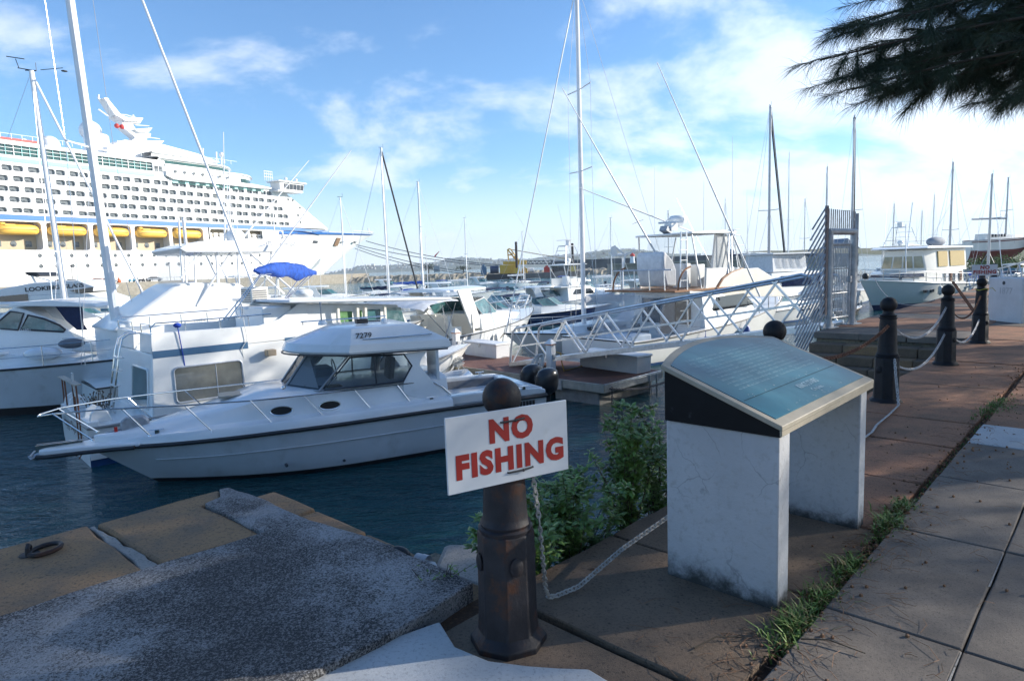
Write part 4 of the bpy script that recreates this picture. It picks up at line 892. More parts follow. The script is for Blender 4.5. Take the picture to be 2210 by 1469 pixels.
# short pale mortar runs and dark spots on the paving
m = MB()
for (s0, s1, w0) in ((1.72, 2.18, -1.478), (.80, 1.04, -1.48)): m.add([Q(s0, w0 - .004, .0325), Q(s1, w0 - .001, .0325), Q(s1, w0 + .003, .0325), Q(s0, w0 + .004, .0325)], [(0, 1, 2, 3)])
m.build('mortar_run', mortar, quay, smooth=0)['kind'] = 'stuff'
R = random.Random(17); m = MB()
for k in range(26):
    s_, w_ = R.uniform(.3, 6), R.choice((R.uniform(-.8, .1), R.uniform(-2.6, -1.0))); z = .0345 if w_ < -.96 else .0045; r_ = R.uniform(.008, .022)
    if -.83 < w_ < -.2 and .9 < s_ < 2.3: continue
    m.add([Q(s_ + r_ * (1 + .3 * math.sin(3 * a)) * math.cos(a), w_ + .7 * r_ * math.sin(a), z) for a in np.linspace(0, 6.28, 11)[:-1]], [tuple(range(10))])
m.build('stain_spot', debris, quay, smooth=0)['kind'] = 'stuff'
# ================================================================ CASUARINA TREES
needm = mat('casuarina_needle', (0.040, 0.062, 0.030), .6, var=.4, vs=4); barkm = mat('casuarina_bark', (0.07, 0.052, 0.04), .9, var=.3, vs=5, bump=.01, bs=20); conem = mat('casuarina_cone', (.03, .02, .015), .8)
def need(lf, p, d, ln, R, w=.0016, droop=.35):
    sd2 = d.cross(Vector((R.uniform(-1, 1), R.uniform(-1, 1), R.uniform(-1, 1))))
    if sd2.length < .01: return
    sd2 = sd2.normalized() * w; m1 = p + d * ln * .5 + Vector((0, 0, -droop * ln * .18)); e = p + d * ln + Vector((0, 0, -droop * ln * .75))
    lf.add([p - sd2, p + sd2, m1 + sd2, m1 - sd2, e], [(0, 1, 2, 3), (3, 2, 4)])
def twig_cluster(st, lf, cn, p0, p1, R, nn_, ln, w, cones=True):
    d = p1 - p0; L_ = d.length; d.normalize(); st.tube([p0, p0.lerp(p1, .5) + Vector((0, 0, .02)), p1], .006, 4, r2=.0018)
    for k in range(nn_):
        u = R.random() ** .7; p = p0.lerp(p1, u) + Vector((0, 0, .08 * u * (1 - u)))
        dd = (d * R.uniform(.3, 1.3) + Vector((R.gauss(0, .55), R.gauss(0, .55), R.gauss(-.15, .45)))).normalized()
        need(lf, p, dd, ln * R.uniform(.5, 1.15), R, w)
    if cones and R.random() < .5:
        for k in range(R.randint(1, 5)): c = p0.lerp(p1, R.uniform(.2, .8)) + Vector((R.gauss(0, .02), R.gauss(0, .02), R.gauss(-.02, .02))); cn.sph(c, R.uniform(.006, .011), 6)
def limb(st, a, b, r0, r1, R, bow=.15, n=7):
    pts = []
    for i in range(n + 1):
        t = i / n; p = a.lerp(b, t); p.z += bow * 4 * t * (1 - t) + R.uniform(-.03, .03); p.x += R.uniform(-.03, .03); pts.append(p)
    st.tube(pts, r0, 7, r2=r1); return pts
# the tree whose low branches enter the picture at the upper right
TR = random.Random(21); tb = Vector((9.6, 5.6, 0.02))
tree = thing('casuarina_tree', 'dark casuarina whose feathery branches hang into the upper right corner', 'tree', tb)
tr_ = MB(); limb(tr_, Vector((0, 0, 0)), Vector((.4, .3, 9.5)), .26, .06, TR, 0.0, 10); tr_.build('trunk', barkm, tree)
# boughs given by real end points around the picture's corner, each 7 to 9 m out
B_ = []
def ap(u, v, Y): return aty(u, v, Y)
ends = [(1765, 125, 7.2, .8), (1830, 75, 7.4, .9), (1840, 190, 7.1, .8), (1800, 175, 7.6, .7), (1860, 120, 7.3, .9), (1900, 215, 7.2, .8), (1990, 190, 7.3, .8), (1880, 60, 7.1, .9), (1920, 130, 7.6, 1), (1960, 175, 7.9, 1), (1880, 5, 7.6, 1.0), (1850, 150, 7.3, 1), (1930, 190, 7.4, 1.0), (1950, 90, 7.8, 1), (1985, 40, 7.6, 1.1), (2030, 160, 7.5, 1.1), (2060, 165, 7.3, 1.0), (2080, 100, 7.9, 1.2), (2150, 30, 7.7, 1.2),
        (2200, 150, 7.5, 1.2), (2000, -60, 8.0, 1.2), (2120, -40, 7.4, 1.2), (2215, 60, 7.0, 1.2), (2240, 200, 7.4, 1.2), (1900, -60, 7.9, 1), (2100, 165, 8.2, 1.1), (2170, 110, 8.4, 1.2), (2020, 100, 8.1, 1.1), (1830, 60, 8.0, .9), (2230, -10, 8.3, 1.2), (2190, 190, 6.8, 1.1), (2110, 60, 7.0, 1.2), (2060, 10, 7.2, 1.2), (2250, 130, 7.9, 1.2), (2160, 180, 7.9, 1.2), (1970, 140, 7.0, 1)]
st = MB(); lf = MB(); cn = MB()
for (u, v, Y, k_) in ends:
    e = ap(u, v, Y) - tb; a = Vector((.1, .1, e.z + TR.uniform(.2, .9) - .1 * (u < 1800))); pts = limb(st, a, e, .035, .008, TR, bow=.18)
    nsub = 13
    for j in range(nsub):
        t = .36 + .64 * (j + TR.random()) / nsub
        i0 = min(len(pts) - 2, int(t * (len(pts) - 1))); p = pts[i0].lerp(pts[i0 + 1], t * (len(pts) - 1) - i0)
        dr = (pts[-1] - pts[0]).normalized(); q = p + (dr * TR.uniform(.3, .8) + Vector((TR.gauss(0, .45), TR.gauss(0, .5), TR.gauss(-.18, .30)))) * .42 * k_
        twig_cluster(st, lf, cn, p, q, TR, int(300 * k_), .25, .0016)
    twig_cluster(st, lf, cn, pts[-2], pts[-1] + (pts[-1] - pts[-2]) * .3, TR, 300, .24, .0016)
st.build('branches', barkm, tree)['kind'] = 'stuff'; o = lf.build('foliage', needm, tree, smooth=0); o['kind'] = 'stuff'; cn.build('cones', conem, tree)['kind'] = 'stuff'
# upper crown of the same tree and its row of neighbours along the quay, beyond the right edge
def crown(seed, zc, rx, rz, nclump, npc, ln, w):
    R = random.Random(seed); lf = MB(); st = MB()
    for c in range(nclump):
        while True:
            x, y, z = R.uniform(-1, 1), R.uniform(-1, 1), R.uniform(-1, 1)
            if .15 < x * x + y * y + z * z < 1: break
        C_ = Vector((x * rx, y * rx, zc + z * rz)); st.tube([Vector((0, 0, zc - rz * .6 + max(0, C_.z - zc) * .6)), C_ * .6 + Vector((0, 0, (zc - rz * .3) * .4)), C_], .03, 4, r2=.008)
        out = Vector((x, y, .2)).normalized()
        for k in range(npc):
            p = C_ + Vector((R.gauss(0, .30), R.gauss(0, .30), R.gauss(0, .16))); d = (out * .7 + Vector((R.gauss(0, .5), R.gauss(0, .5), R.gauss(-.35, .4)))).normalized(); need(lf, p, d, ln * R.uniform(.5, 1.2), R, w, .5)
    return st, lf
s_, l_ = crown(5, 6.6, 2.6, 2.1, 90, 110, .42, .006); s_.build('upper_branches', barkm, tree)['kind'] = 'stuff'; l_.build('upper_foliage', needm, tree, smooth=0)['kind'] = 'stuff'
s_, l_ = crown(6, 5.8, 2.5, 3.3, 108, 130, .40, .010)
proto = None
RT = random.Random(31)
for i, (x, y, sc, lab) in enumerate([(3.5, -4.6, .95, 'casuarina standing behind the camera to the right'), (-3.6, -5.2, .95, 'casuarina standing behind the camera to the left'), (9.5, -2.4, 1.0, 'casuarina beyond the right edge, level with the camera'), (16.2, 8.15, 1.03, 'casuarina standing beyond the right edge, nearest of the row'), (16.6, 12.0, 1.02, 'casuarina standing beyond the right edge, second of the row'), (16.4, 15.6, 1.0, 'casuarina standing beyond the right edge, third of the row'), (21.5, 19.5, 1.22, 'tall casuarina beyond the right edge, behind the row'), (24.5, 24.0, 1.12, 'tallest casuarina beyond the right edge, last of the row')]):
    if proto is None:
        t = thing('casuarina_tree', lab, 'tree', (x, y, .02)); l_.build('foliage', needm, t, smooth=0)['kind'] = 'stuff'; s_.build('branches', barkm, t)['kind'] = 'stuff'; mm = MB(); limb(mm, Vector((0, 0, 0)), Vector((.2, .1, 8.4)), .24, .05, RT, 0, 9); mm.build('trunk', barkm, t); proto = t
    else: t = copy_tree(proto); t.location = (x, y, .02); t['label'] = lab
    t.scale = (sc, sc, sc); t.rotation_euler = (0, 0, RT.uniform(0, 6.28)); t['group'] = 'casuarinas in a row along the promenade'
# ================================================================ CRUISE SHIP (bow to the right, side square to its quay)
shipw = mat('ship_white', (0.80, 0.80, 0.79), .45, var=.03, vs=.08); shipc = mat('ship_cream_wall', (.52, .42, .28), .6, var=.1, vs=.2); shipb = mat('ship_blue', (0.025, 0.16, 0.50), .45, var=.06, vs=.2)
shipt = mat('ship_teal', (0.22, 0.52, 0.50), .4, var=.06, vs=.3); shipg = mat('ship_green_glass', (0.012, 0.075, 0.065), .08, var=.4, vs=.3, coat=.5); shipwin = mat('ship_cabin_glass', (0.17, 0.19, 0.20), .18, var=.5, vs=.35, col2=(.05, .06, .07), c2=(.5, .56), vs2=.5); shipd = mat('ship_recess', (.20, .19, .18), .8, var=.3, vs=.3)
portg = mat('porthole_glass', (.05, .17, .18), .1, var=.5, vs=.4, coat=.4)
class Fake: pass
ship = Boat('cruise_ship', 'huge white cruise ship with rows of balcony cabins and a blue stripe', 'cruise ship', (bt.x, bt.y), SAZ)
S = lambda mb, name, mt, **k: ship.A(mb, name, mt, **k)
BEAM = 36.0
# hull side is y=0 plane (near, starboard); body extends to y=+BEAM
XT, ZT = ship.T(808, 505, 18.0)
def sheerz(x): t = max(0.0, (x + 56) / (XT + 56)); return 21.0 + (ZT - 21.0) * t ** 1.3
def hb(x): return max(0.0, min(1.0, (x + 62) / (62 + XT))) ** 2.0
def rk(x): return (21.0 + XT) * max(0, (x + 62) / (62 + XT)) ** 2.0
def bowy(x, z):
    zz_ = max(0, 1 - z / sheerz(x)); y0 = hb(x) * BEAM / 2; return y0 + (BEAM / 2 - y0) * .62 * zz_ * min(1, max(0, (x + 62) / 45))
mb = MB(); R_ = []
for t in list(np.linspace(0, 1, 20)):
    x = -62 + (62 + XT) * (1 - (1 - t) ** 1.3); zt = sheerz(x); ring = []
    for f_ in (-.05, 0, .2, .4, .6, .8, .9, 1.0):
        z = f_ * zt; ring.append((x - rk(x) * max(0, 1 - z / zt) ** .85, bowy(x, z), z))
    R_.append(ring + [(x_, BEAM - y_, z_) for x_, y_, z_ in reversed(ring)])
mb.loft(R_, cap=False, closed=True); S(mb, 'bow', shipw, smooth=50)
def yside(x, z=21): return 0
# straight side: solid below the lifeboat recess
def hullwall(x0, x1, z0, z1, y=0.0, d=.4): 
    mb_.add([(x0, y, z0), (x1, y, z0), (x1, y, z1), (x0, y, z1)], [(0, 1, 2, 3)])
ports = []
def hole_cell(mb, x0, x1, z0, z1, hx0, hx1, hz0, hz1, r, depth, n=3):
    """wall panel with a rounded opening that has real reveals"""
    hole = rrect(hx0, hx1, hz0, hz1, r, n); out = []
    cxh, czh = (x0 + x1) / 2, (z0 + z1) / 2
    for px, pz_ in hole:
        dx, dz = px - (hx0 + hx1) / 2, pz_ - (hz0 + hz1) / 2; ox = x1 if dx > 0 else x0; oz = z1 if dz > 0 else z0
        sx_ = abs(dx) / ((hx1 - hx0) / 2); sz_ = abs(dz) / ((hz1 - hz0) / 2)
        if sx_ >= .999 or (sx_ > sz_ and sz_ < .6): out.append((ox, oz if sz_ > .55 else (hz0 + hz1) / 2 + dz))
        else: out.append((ox, oz))
    n_ = len(hole)
    vs = [(x, 0, z) for x, z in out] + [(x, 0, z) for x, z in hole] + [(x, depth, z) for x, z in hole]
    fs = []
    for i in range(n_): j = (i + 1) % n_; fs.append((i, j, n_ + j, n_ + i)); fs.append((n_ + i, n_ + j, 2 * n_ + j, 2 * n_ + i))
    mb.add(vs, fs)
# cabin decks: 5 rows of balconies between z 22.4 and 36
rowz = [22.35 + 2.72 * k for k in range(6)]
mb_ = MB(); winm = {}
def get_win(w, h, r):
    key = (round(w, 2), round(h, 2), round(r, 2))
    if key not in winm:
        m = MB(); p = rrect(-w / 2, w / 2, -h / 2, h / 2, r, 3); m.prism(p, 0, .05); o = m.build('cabin_window', shipwin, ship.r, smooth=0); winm[key] = o; return o
    c = winm[key].copy(); COL.objects.link(c); c.parent = ship.r; return c
Rw = random.Random(77)
ROW0, NR = 0, 5
for r in range(NR):
    z0, z1 = rowz[r], rowz[r + 1]
    x = -30.0 - 24 ; xend = -152
    x = -49.5 - (0 if r < 2 else 2.0 * (r - 1)) + 1.2 * (1 - r * .3)
    # forward solid part is drawn in the front slope piece
    xstart = x; pair = 0
    while x > xend:
        w = 6.15 if pair % 9 != 4 else 4.2
        cx0 = x - w; h0, h1 = z0 + .62, z0 + (2.08 if r else 1.85)
        if w > 5: ops = [(cx0 + .55, cx0 + 3.0), (cx0 + 3.14, cx0 + 5.6)]
        else: ops = [(cx0 + .5, cx0 + 3.4)]
        edges = [cx0] + [(ops[i][1] + ops[i + 1][0]) / 2 for i in range(len(ops) - 1)] + [x]
        for i, (a, c) in enumerate(ops):
            hole_cell(mb_, edges[i], edges[i + 1], z0, z1, a, c, h0, h1, .45, .7)
            o = get_win(c - a + .1, h1 - h0 + .1, .5); o.location = ((a + c) / 2, .65, (h0 + h1) / 2)
        x -= w; pair += 1
    x0f = x
    # piece forward of the balconies up to the raked front
    def front(z): return -28.5 - (z - 22.3) * 1.62
    mb_.add([(xstart, 0, z0), (front(z0), 0, z0), (front(z1), 0, z1), (xstart, 0, z1)], [(0, 1, 2, 3)])
mb_.build('cabin_deck_side', shipw, ship.r, smooth=0)
# front slope and body behind
mb = MB(); pr_ = [(front(22.3), 22.3), (front(36.0), 36.0), (-52, 36.6), (-300, 36.6), (-300, 21.8), (-28, 21.8)]
mb.prism(pr_, .95, BEAM); S(mb, 'superstructure', shipw, smooth=0)
mb = MB(); mb.add([(front(22.3), 0, 22.3), (front(36), 0, 36), (front(36), .95, 36), (front(22.3), .95, 22.3)], [(0, 1, 2, 3)]); S(mb, 'front_edge', shipw)
for (px, pz_) in ((-48.6, 33.1), (-46.4, 32.9), (-43.0, 30.2), (-44.2, 27.2), (-43.2, 24.6)):
    m = MB(); m.lathe([(.55, 0), (.55, .1)], (0, 0, 0), 14, axis='y'); o = m.build('porthole', shipwin, ship.r, loc=(px, -.08, pz_))
# fine deck lines
for r in range(1, NR + 1): m = MB(); m.box(-152, front(rowz[r]) - .3, -.12, 0, rowz[r] + .02, rowz[r] + .12); S(m, 'deck_edge', mat('deck_edge_grey', (.6, .62, .62), .6))
# blue sheer stripe with thin dark line
def stripe(zf, x0, x1, h, mt, y=-.1, nm='stripe'):
    m = MB(); R_ = []
    for x in np.linspace(x0, x1, 40): R_.append([(x, y + hb(x) * BEAM / 2 - (0.25 if x > -60 else 0), zf(x)), (x, y + hb(x) * BEAM / 2 - (0.25 if x > -60 else 0), zf(x) + h(x))])
    m.loft(R_, cap=False); S(m, nm, mt)
m = MB(); m.box(-160, -50, -.14, .1, 21.05, 22.25); S(m, 'blue_stripe', shipb)
m = MB(); m.add([(-50, -.14, 21.05), (-50, -.14, 22.25), (-28, -.02, 21.35), (-28, -.02, 21.05)], [(0, 3, 2, 1)]); S(m, 'blue_stripe', shipb)
m = MB(); R_ = []
for x in np.linspace(-54, XT - .3, 30):
    t = (x + 54) / (XT + 54); zs_ = sheerz(x); zt = zs_ - .25; zb = zt - 1.35 + .75 * t
    X_ = lambda z: x - rk(x) * max(0, 1 - z / zs_) ** .85
    R_.append([(X_(z), bowy(x, z) - .16, z) for z in (zb, zb + .28, zt)])
m.loft(R_, cap=False, mis=[1, 0]); S(m, 'bow_stripe', [shipb, mat('ship_navy', (.02, .03, .12), .5)])
# lifeboat recess (z 12.7 .. 20.9) and solid hull under it
mb_ = MB()
hullwall(-300, -62, -1, 8.0); 
px = -97.4; cells = []
x = -60.0; mb_.add([(-62, 0, -1), (-62, 0, 12.7), (-62, 0, 21.1)], [(0, 1, 2)])
hullwall(-300, -62, 9.4, 10.9)
def portrow(zc, za, zb):
    x = -62.0; k = 0
    while x > -152:
        w = 4.05
        if x - w < -139: hullwall(-300, x, za, zb); break
        hole_cell(mb_, x - w, x, za, zb, x - w / 2 - .56, x - w / 2 + .56, zc - .56, zc + .56, .555, .25)
        o = get_win(1.2, 1.2, .58); o.location = (x - w / 2, .22, zc); o.name = 'porthole'; x -= w
portrow(8.7, 8.0, 9.4); portrow(11.6, 10.9, 12.3); hullwall(-300, -62, 12.3, 12.75)
# recess openings: lifeboat bays then the open promenade
bays = [(-86.0 - 12.3 * k, -86.0 - 12.3 * (k + 1)) for k in range(5)]
def bayframe(x1, x0, z0, z1, r, pill=.55):
    hole_cell(mb_, x0, x1, 12.75 if z0 > 12 else z0, 21.1, x0 + pill, x1 - pill, z0, z1, r, 3.5, n=4)
for (x1, x0) in bays: bayframe(x1, x0, 13.1, 20.65, .9)
hullwall(-300, bays[-1][1], 12.75, 21.1)
pb = [(-84.0, -75.6), (-75.4, -68.1), (-67.9, -60.6), (-60.4, -52.3)]
hullwall(-86.0, -84.6, 12.75, 21.1); hullwall(-84.6, -62, 12.75, 17.0)
for (x0, x1) in pb: 
    xx1 = min(x1, -52.3); hole_cell(mb_, x0 - .1, xx1 + .1, 17.0, 21.1, x0 + .15, xx1 - .15, 17.5, 20.6, .8 if x1 > -54 or x0 < -83 else .25, 2.8)
mb_.add([(-62, -.02, 12.75), (-52, -.02, 17.0), (-52.2, -.02, 17.0), (-62, -.02, 17.0)], [(0, 1, 2, 3)])
mb_.build('hull_side', shipw, ship.r, smooth=0)
mb_ = MB(); hullwall(-300, -52, 12.9, 21.0, y=3.6); mb_.build('promenade_wall', shipc, ship.r)
m = MB(); m.box(-300, -84.8, 0.1, 3.6, 12.8, 13.1); m.box(-84.8, -52.2, .3, 3.6, 17.1, 17.4); m.box(-300, -52.2, .3, 3.6, 20.7, 21.0); S(m, 'promenade_deck', shipc)
m = MB()
for (x1, x0) in bays:
    for k in range(3): o = get_win(1.5, 1.6, .75 if k % 2 else .2); o.location = (x0 + 2.6 + k * 3.6, 3.5, 14.9); o.name = 'promenade_window'
Rr = random.Random(3)
for (x0, x1) in pb:
    for k in range(3):
        m = MB(); cxx = x0 + 1.3 + k * 2.3; m.tube([(cxx - .8, 2, 18.0), (cxx + .8, 2, 18.0)], .42, 10); m.build('raft_canister', shipw, ship.r); m = MB(); m.tube([(cxx - .8, 2, 19.0), (cxx + .8, 2, 19.0)], .42, 10); m.build('raft_canister', shipw, ship.r)
# upper decks
m = MB(); m.box(-300, -57, 0.5, BEAM, 36.0, 36.9); S(m, 'deck_slab', shipw)
m = MB(); m.box(-160, -98.5, -.25, .5, 36.0, 37.9); S(m, 'teal_band', shipw); m = MB(); m.box(-160, -102, -.42, -.25, 36.2, 37.2); S(m, 'teal_stripe', shipt)
m = MB(); m.prism([(-98.5, 36.9), (-96, 35.9), (-62, 35.9), (-57, 36.2), (-57, 36.6), (-64, 37.2), (-96, 37.6), (-98.5, 38.4)], -1.0, 3); S(m, 'bridge_deck_bulwark', shipw, bevel=.1)
for k in range(9): m = MB(); m.box(-94 + k * 3.8, -91.6 + k * 3.8, -.1, 0, 34.95, 35.75); m.build('window', shipg, ship.r)
m = MB(); m.box(-96, -60, -.05, .1, 34.9, 35.9); S(m, 'teal_band', shipt)
# glazed upper promenade with white mullions
m = MB(); m.box(-300, -102, .8, 4, 37.9, 41.2); S(m, 'glass_wall', shipg)
for k in range(26):
    x = -102 - 1.9 * k; m = MB(); m.box(x - .08, x + .08, .55, .8, 37.9, 41.2); m.build('mullion', shipt if k % 4 else shipw, ship.r)
for z in (38.9, 39.9): m = MB(); m.box(-160, -102, .58, .8, z, z + .12); m.build('mullion', shipw, ship.r)
m = MB(); m.prism([(-300, 41.0), (-98, 40.6), (-98, 41.6), (-300, 42.4)], .2, BEAM); S(m, 'sports_deck', shipw)
m = MB(); m.box(-98.6, -80, .3, 4, 37.2, 40.9); m.box(-102, -98, .3, 3, 37.2, 41); S(m, 'upper_cabin', shipw)
for x in (-100.9, -99.4): m = MB(); m.box(x - .55, x + .55, .15, .3, 38, 39.8); m.build('window', shipwin, ship.r)
for k in range(7): m = MB(); m.lathe([(.5, 0), (.5, .12)], (0, 0, 0), 14, axis='y'); m.build('porthole', shipwin, ship.r, loc=(-94.5 + 3.3 * k, .0, 38.7))
m = MB()
for (z0, z1, xe, xs_) in ((36.6, 40.6, -57, -98), (40.6, 42.8, -66, -100), (42.8, 44.2, -76, -102)):
    R2 = []
    for (z, k) in ((z0, 0), (z1 - .8, .0), (z1 - .4, 1.2), (z1, .8)):
        rr = [(xs_, BEAM / 2 + 17, z)]
        ring = []
        for a in np.linspace(-90, 90, 17):
            ring.append((xe - 14 + (14 + k) * math.cos(math.radians(a)), BEAM / 2 + (17.4 + k * .6) * math.sin(math.radians(a)), z))
        ring = [(xs_, BEAM / 2 - 17.4 - k * .6, z)] + ring + [(xs_, BEAM / 2 + 17.4, z)]; R2.append(ring)
    m.loft(R2, cap=True)
S(m, 'forward_house', shipw, smooth=40)
m = MB()
R2 = []
for z in (37.6, 39.0):
    R2.append([(-71 + 14.15 * math.cos(math.radians(a)), BEAM / 2 + 17.6 * math.sin(math.radians(a)), z) for a in np.linspace(-82, -8, 20)])
m.loft(R2, cap=False); S(m, 'lounge_window', shipg)
m = MB(); R2 = []
for z in (41.0, 41.9): R2.append([(-80 + 14.2 * math.cos(math.radians(a)), BEAM / 2 + 17.6 * math.sin(math.radians(a)), z) for a in np.linspace(-90, -15, 20)])
R3 = [[(-99, BEAM / 2 - 17.6, z)] + r_ for z, r_ in zip((41.0, 41.9), R2)]
m.loft(R3, cap=False); S(m, 'lounge_window', shipg)
# bridge wing
m = MB(); m.prism([(-55, 35.9), (-44.2, 35.9), (-42.8, 38.9), (-55, 38.9)], -3.2, 2); S(m, 'bridge_wing', shipw, bevel=.1)
m = MB(); m.prism([(-53, 36.4), (-43.9, 36.4), (-43.0, 38.4), (-53, 38.4)], -3.3, -3.15); S(m, 'bridge_window', gdark)
for k in range(6): m = MB(); x = -52.5 + k * 1.75; m.beam((x, -3.4, 36.4), (x + .2, -3.4, 38.4), .14, .1); m.build('mullion', shipw, ship.r)
m = MB(); m.prism([(-56, 38.9), (-42, 38.9), (-42.4, 39.4), (-56, 39.4)], -3.9, 3); m.prism([(-56, 35.3), (-44.6, 35.3), (-43.4, 35.9), (-56, 35.9)], -3.3, 2); S(m, 'bridge_roof', shipw, bevel=.08)
for (x, z) in ((-50, 40), (-45, 40)): m = MB(); m.lathe([(.15, -.6), (.15, 0), (.6, .3), (.55, .9), (.1, 1.2)], (0, 0, 0), 12); m.build('radome', shipw, ship.r, loc=(x, -1, z))
m = MB()
for k in range(5): m.tube([(-60 + k * .9, -1, 39), (-60 + k * .9, -1, 42.6)], .12, 5)
for z in (40.4, 41.5, 42.5): m.tube([(-60.2, -1, z), (-56.2, -1, z)], .12, 5)
S(m, 'signal_lattice', shipw)
# mast: big raked tower with platforms, radomes, red lights
mm = lambda pts, y0=9.5, y1=13.0: MB().prism([ship.T(u, v, 11) for u, v in pts], y0, y1)
S(mm([(287, 298), (262, 278), (256, 258), (243, 250), (219, 213), (225, 212), (256, 250), (272, 255), (300, 262), (296, 268), (278, 266), (288, 282), (320, 290), (318, 297), (307, 302), (330, 312), (345, 318), (262, 320)]), 'mast_tower', shipw, smooth=0)
for pts in ([(243, 252), (262, 255), (300, 257), (296, 263), (262, 264)], [(280, 281), (320, 278), (312, 287), (292, 288)], [(290, 305), (345, 306), (338, 313), (295, 314)]):
    S(mm(pts, 8.5, 14), 'mast_platform', shipw, bevel=.1)
for pts, rr in (([(212, 236), (232, 250), (250, 256)], .22), ([(246, 246), (272, 248), (300, 256)], .12), ([(287, 248), (288, 258)], .3), ([(292, 270), (322, 272), (318, 282)], .12), ([(302, 294), (345, 300)], .12), ([(213, 205), (212, 212), (219, 218)], .3), ([(219, 216), (234, 214)], .3)):
    m = MB(); m.tube([(ship.T(u, v, 11)[0], 11, ship.T(u, v, 11)[1]) for u, v in pts], rr, 5); S(m, 'mast_spar', shipw)
m = MB(); a = ship.T(252, 272, 8); 
for dx in (0, 1.6): m.sph((a[0] + dx, 8, a[1]), .75, 10)
S(m, 'red_beacon', red)
for (u, v, r_) in ((195, 283, 3.1), (108, 313, 2.6), (52, 306, 0.9)): 
    a = ship.T(u, v, 14); m = MB(); m.sph((a[0], 14, a[1]), r_, 18); m.lathe([(r_ * .5, -4), (r_ * .5, -r_ * .8)], (a[0], 14, a[1]), 12); S(m, 'radome', shipw, smooth=60)
m = MB(); a = ship.T(228, 318, 10); m.lathe([(3.4, -3), (3.4, 3.2), (3.0, 3.6)], (a[0] - 2, 11, a[1]), 22); S(m, 'funnel_drum', shipw)
for z_, xa, xb in ((43.6, -160, -104), (46.0, -112, -92), (44.8, -100, -70)):
    m = MB(); m.box(xa, xb, 1, 1.12, z_, z_ + .1); 
    for x in np.arange(xa, xb, 2.5): m.box(x, x + .12, 1, 1.12, z_ - 1.2, z_)
    S(m, 'deck_rail', mat('rail_white', (.7, .72, .72), .5))['kind'] = 'stuff'
for (u, v0, v1) in ((438, 320, 348), (467, 328, 358), (478, 332, 362)): a = ship.T(u, v1, 8); c = ship.T(u, v0, 8); m = MB(); m.tube([(a[0], 8, a[1]), (c[0], 8, c[1])], .25, 6); S(m, 'antenna', shipw)
a = ship.T(478, 334, 8); m = MB(); m.sph((a[0], 8, a[1]), .9, 10); S(m, 'radome', shipw)
m = MB(); a = ship.T(50, 305, 5); m.box(a[0] - 9, a[0] + 4, 4, 8, a[1] - 1, a[1] + .3); S(m, 'red_awning', red)
P = [ship.T(u, v, 8) for u, v in ((222, 350), (222, 318), (262, 303), (345, 313), (420, 333), (470, 352))]; m = MB(); m.prism(P, 6, 30); S(m, 'mast_house', shipw, bevel=.3)
# bow details
def onbow(x, z): return bowy(min(x, XT - 1), z)
for pts, mt in (([(728, 513), (736, 514), (729, 531), (721, 531)], mat('anchor_pocket', (.22, .13, .07), .8)), ([(678, 519), (687, 520), (685, 525), (676, 524)], dark), ([(738, 521), (743, 521), (740, 524), (736, 524)], dark), ([(765, 521), (770, 521), (767, 525), (763, 524)], dark), ([(674, 496), (708, 498), (690, 500), (676, 501)], shipd)):
    P = []
    for u, v in pts:
        y = 0
        for it in range(6): x_, z_ = ship.T(u, v, y); t_x = x_ + rk(x_) * max(0, 1 - z_ / 21.0) ** .85 * .9; y = onbow(t_x, z_) - .3
        P.append((x_, y, z_))
    m = MB(); m.add(P + [(x, y + .4, z) for x, y, z in P], [(0, 1, 2, 3), (0, 4, 5, 1), (1, 5, 6, 2), (2, 6, 7, 3), (3, 7, 4, 0)]); S(m, 'hull_port', mt)
m = MB(); a = ship.T(797, 498, 18); m.tube([(a[0], 18, 21), (a[0] - .6, 18, a[1] + 1.2)], .35, 6); m.beam((a[0], 18, a[1] - .5), (a[0] + 2.0, 18, a[1] - 1.0), .5, .4); S(m, 'bow_mast', shipw)
m = MB()
for x in np.arange(XT - 24, XT - 1, 1.5): m.tube([(x, bowy(x, 21), sheerz(x)), (x, bowy(x, 21), sheerz(x) + 1)], .08, 4)
m.tube([(x, bowy(x, 21), sheerz(x) + 1) for x in np.linspace(XT - 24, XT - 1, 9)], .1, 4); S(m, 'bow_rail', shipw)
for wd_, cxn, sz in (('EXPLORER', -57.3, 2.3), ('of the', -50.6, 1.3), ('SEAS', -46.2, 2.3)):
    dx_ = cxn + .8; yy0 = bowy(dx_ - 3, 16); yy1 = bowy(dx_ + 3, 16); yl, yh = bowy(dx_, 15), bowy(dx_, 17)
    text(None, wd_, sz, mat('ship_name_grey', (.36, .38, .43), .5), ship.r, (cxn, bowy(dx_, 16) - .45, 16.0), (math.radians(90) - math.atan((yl - yh) / 2), 0, math.atan((yy1 - yy0) / 6)), 'ship_name', extrude=.05, sx=.88)
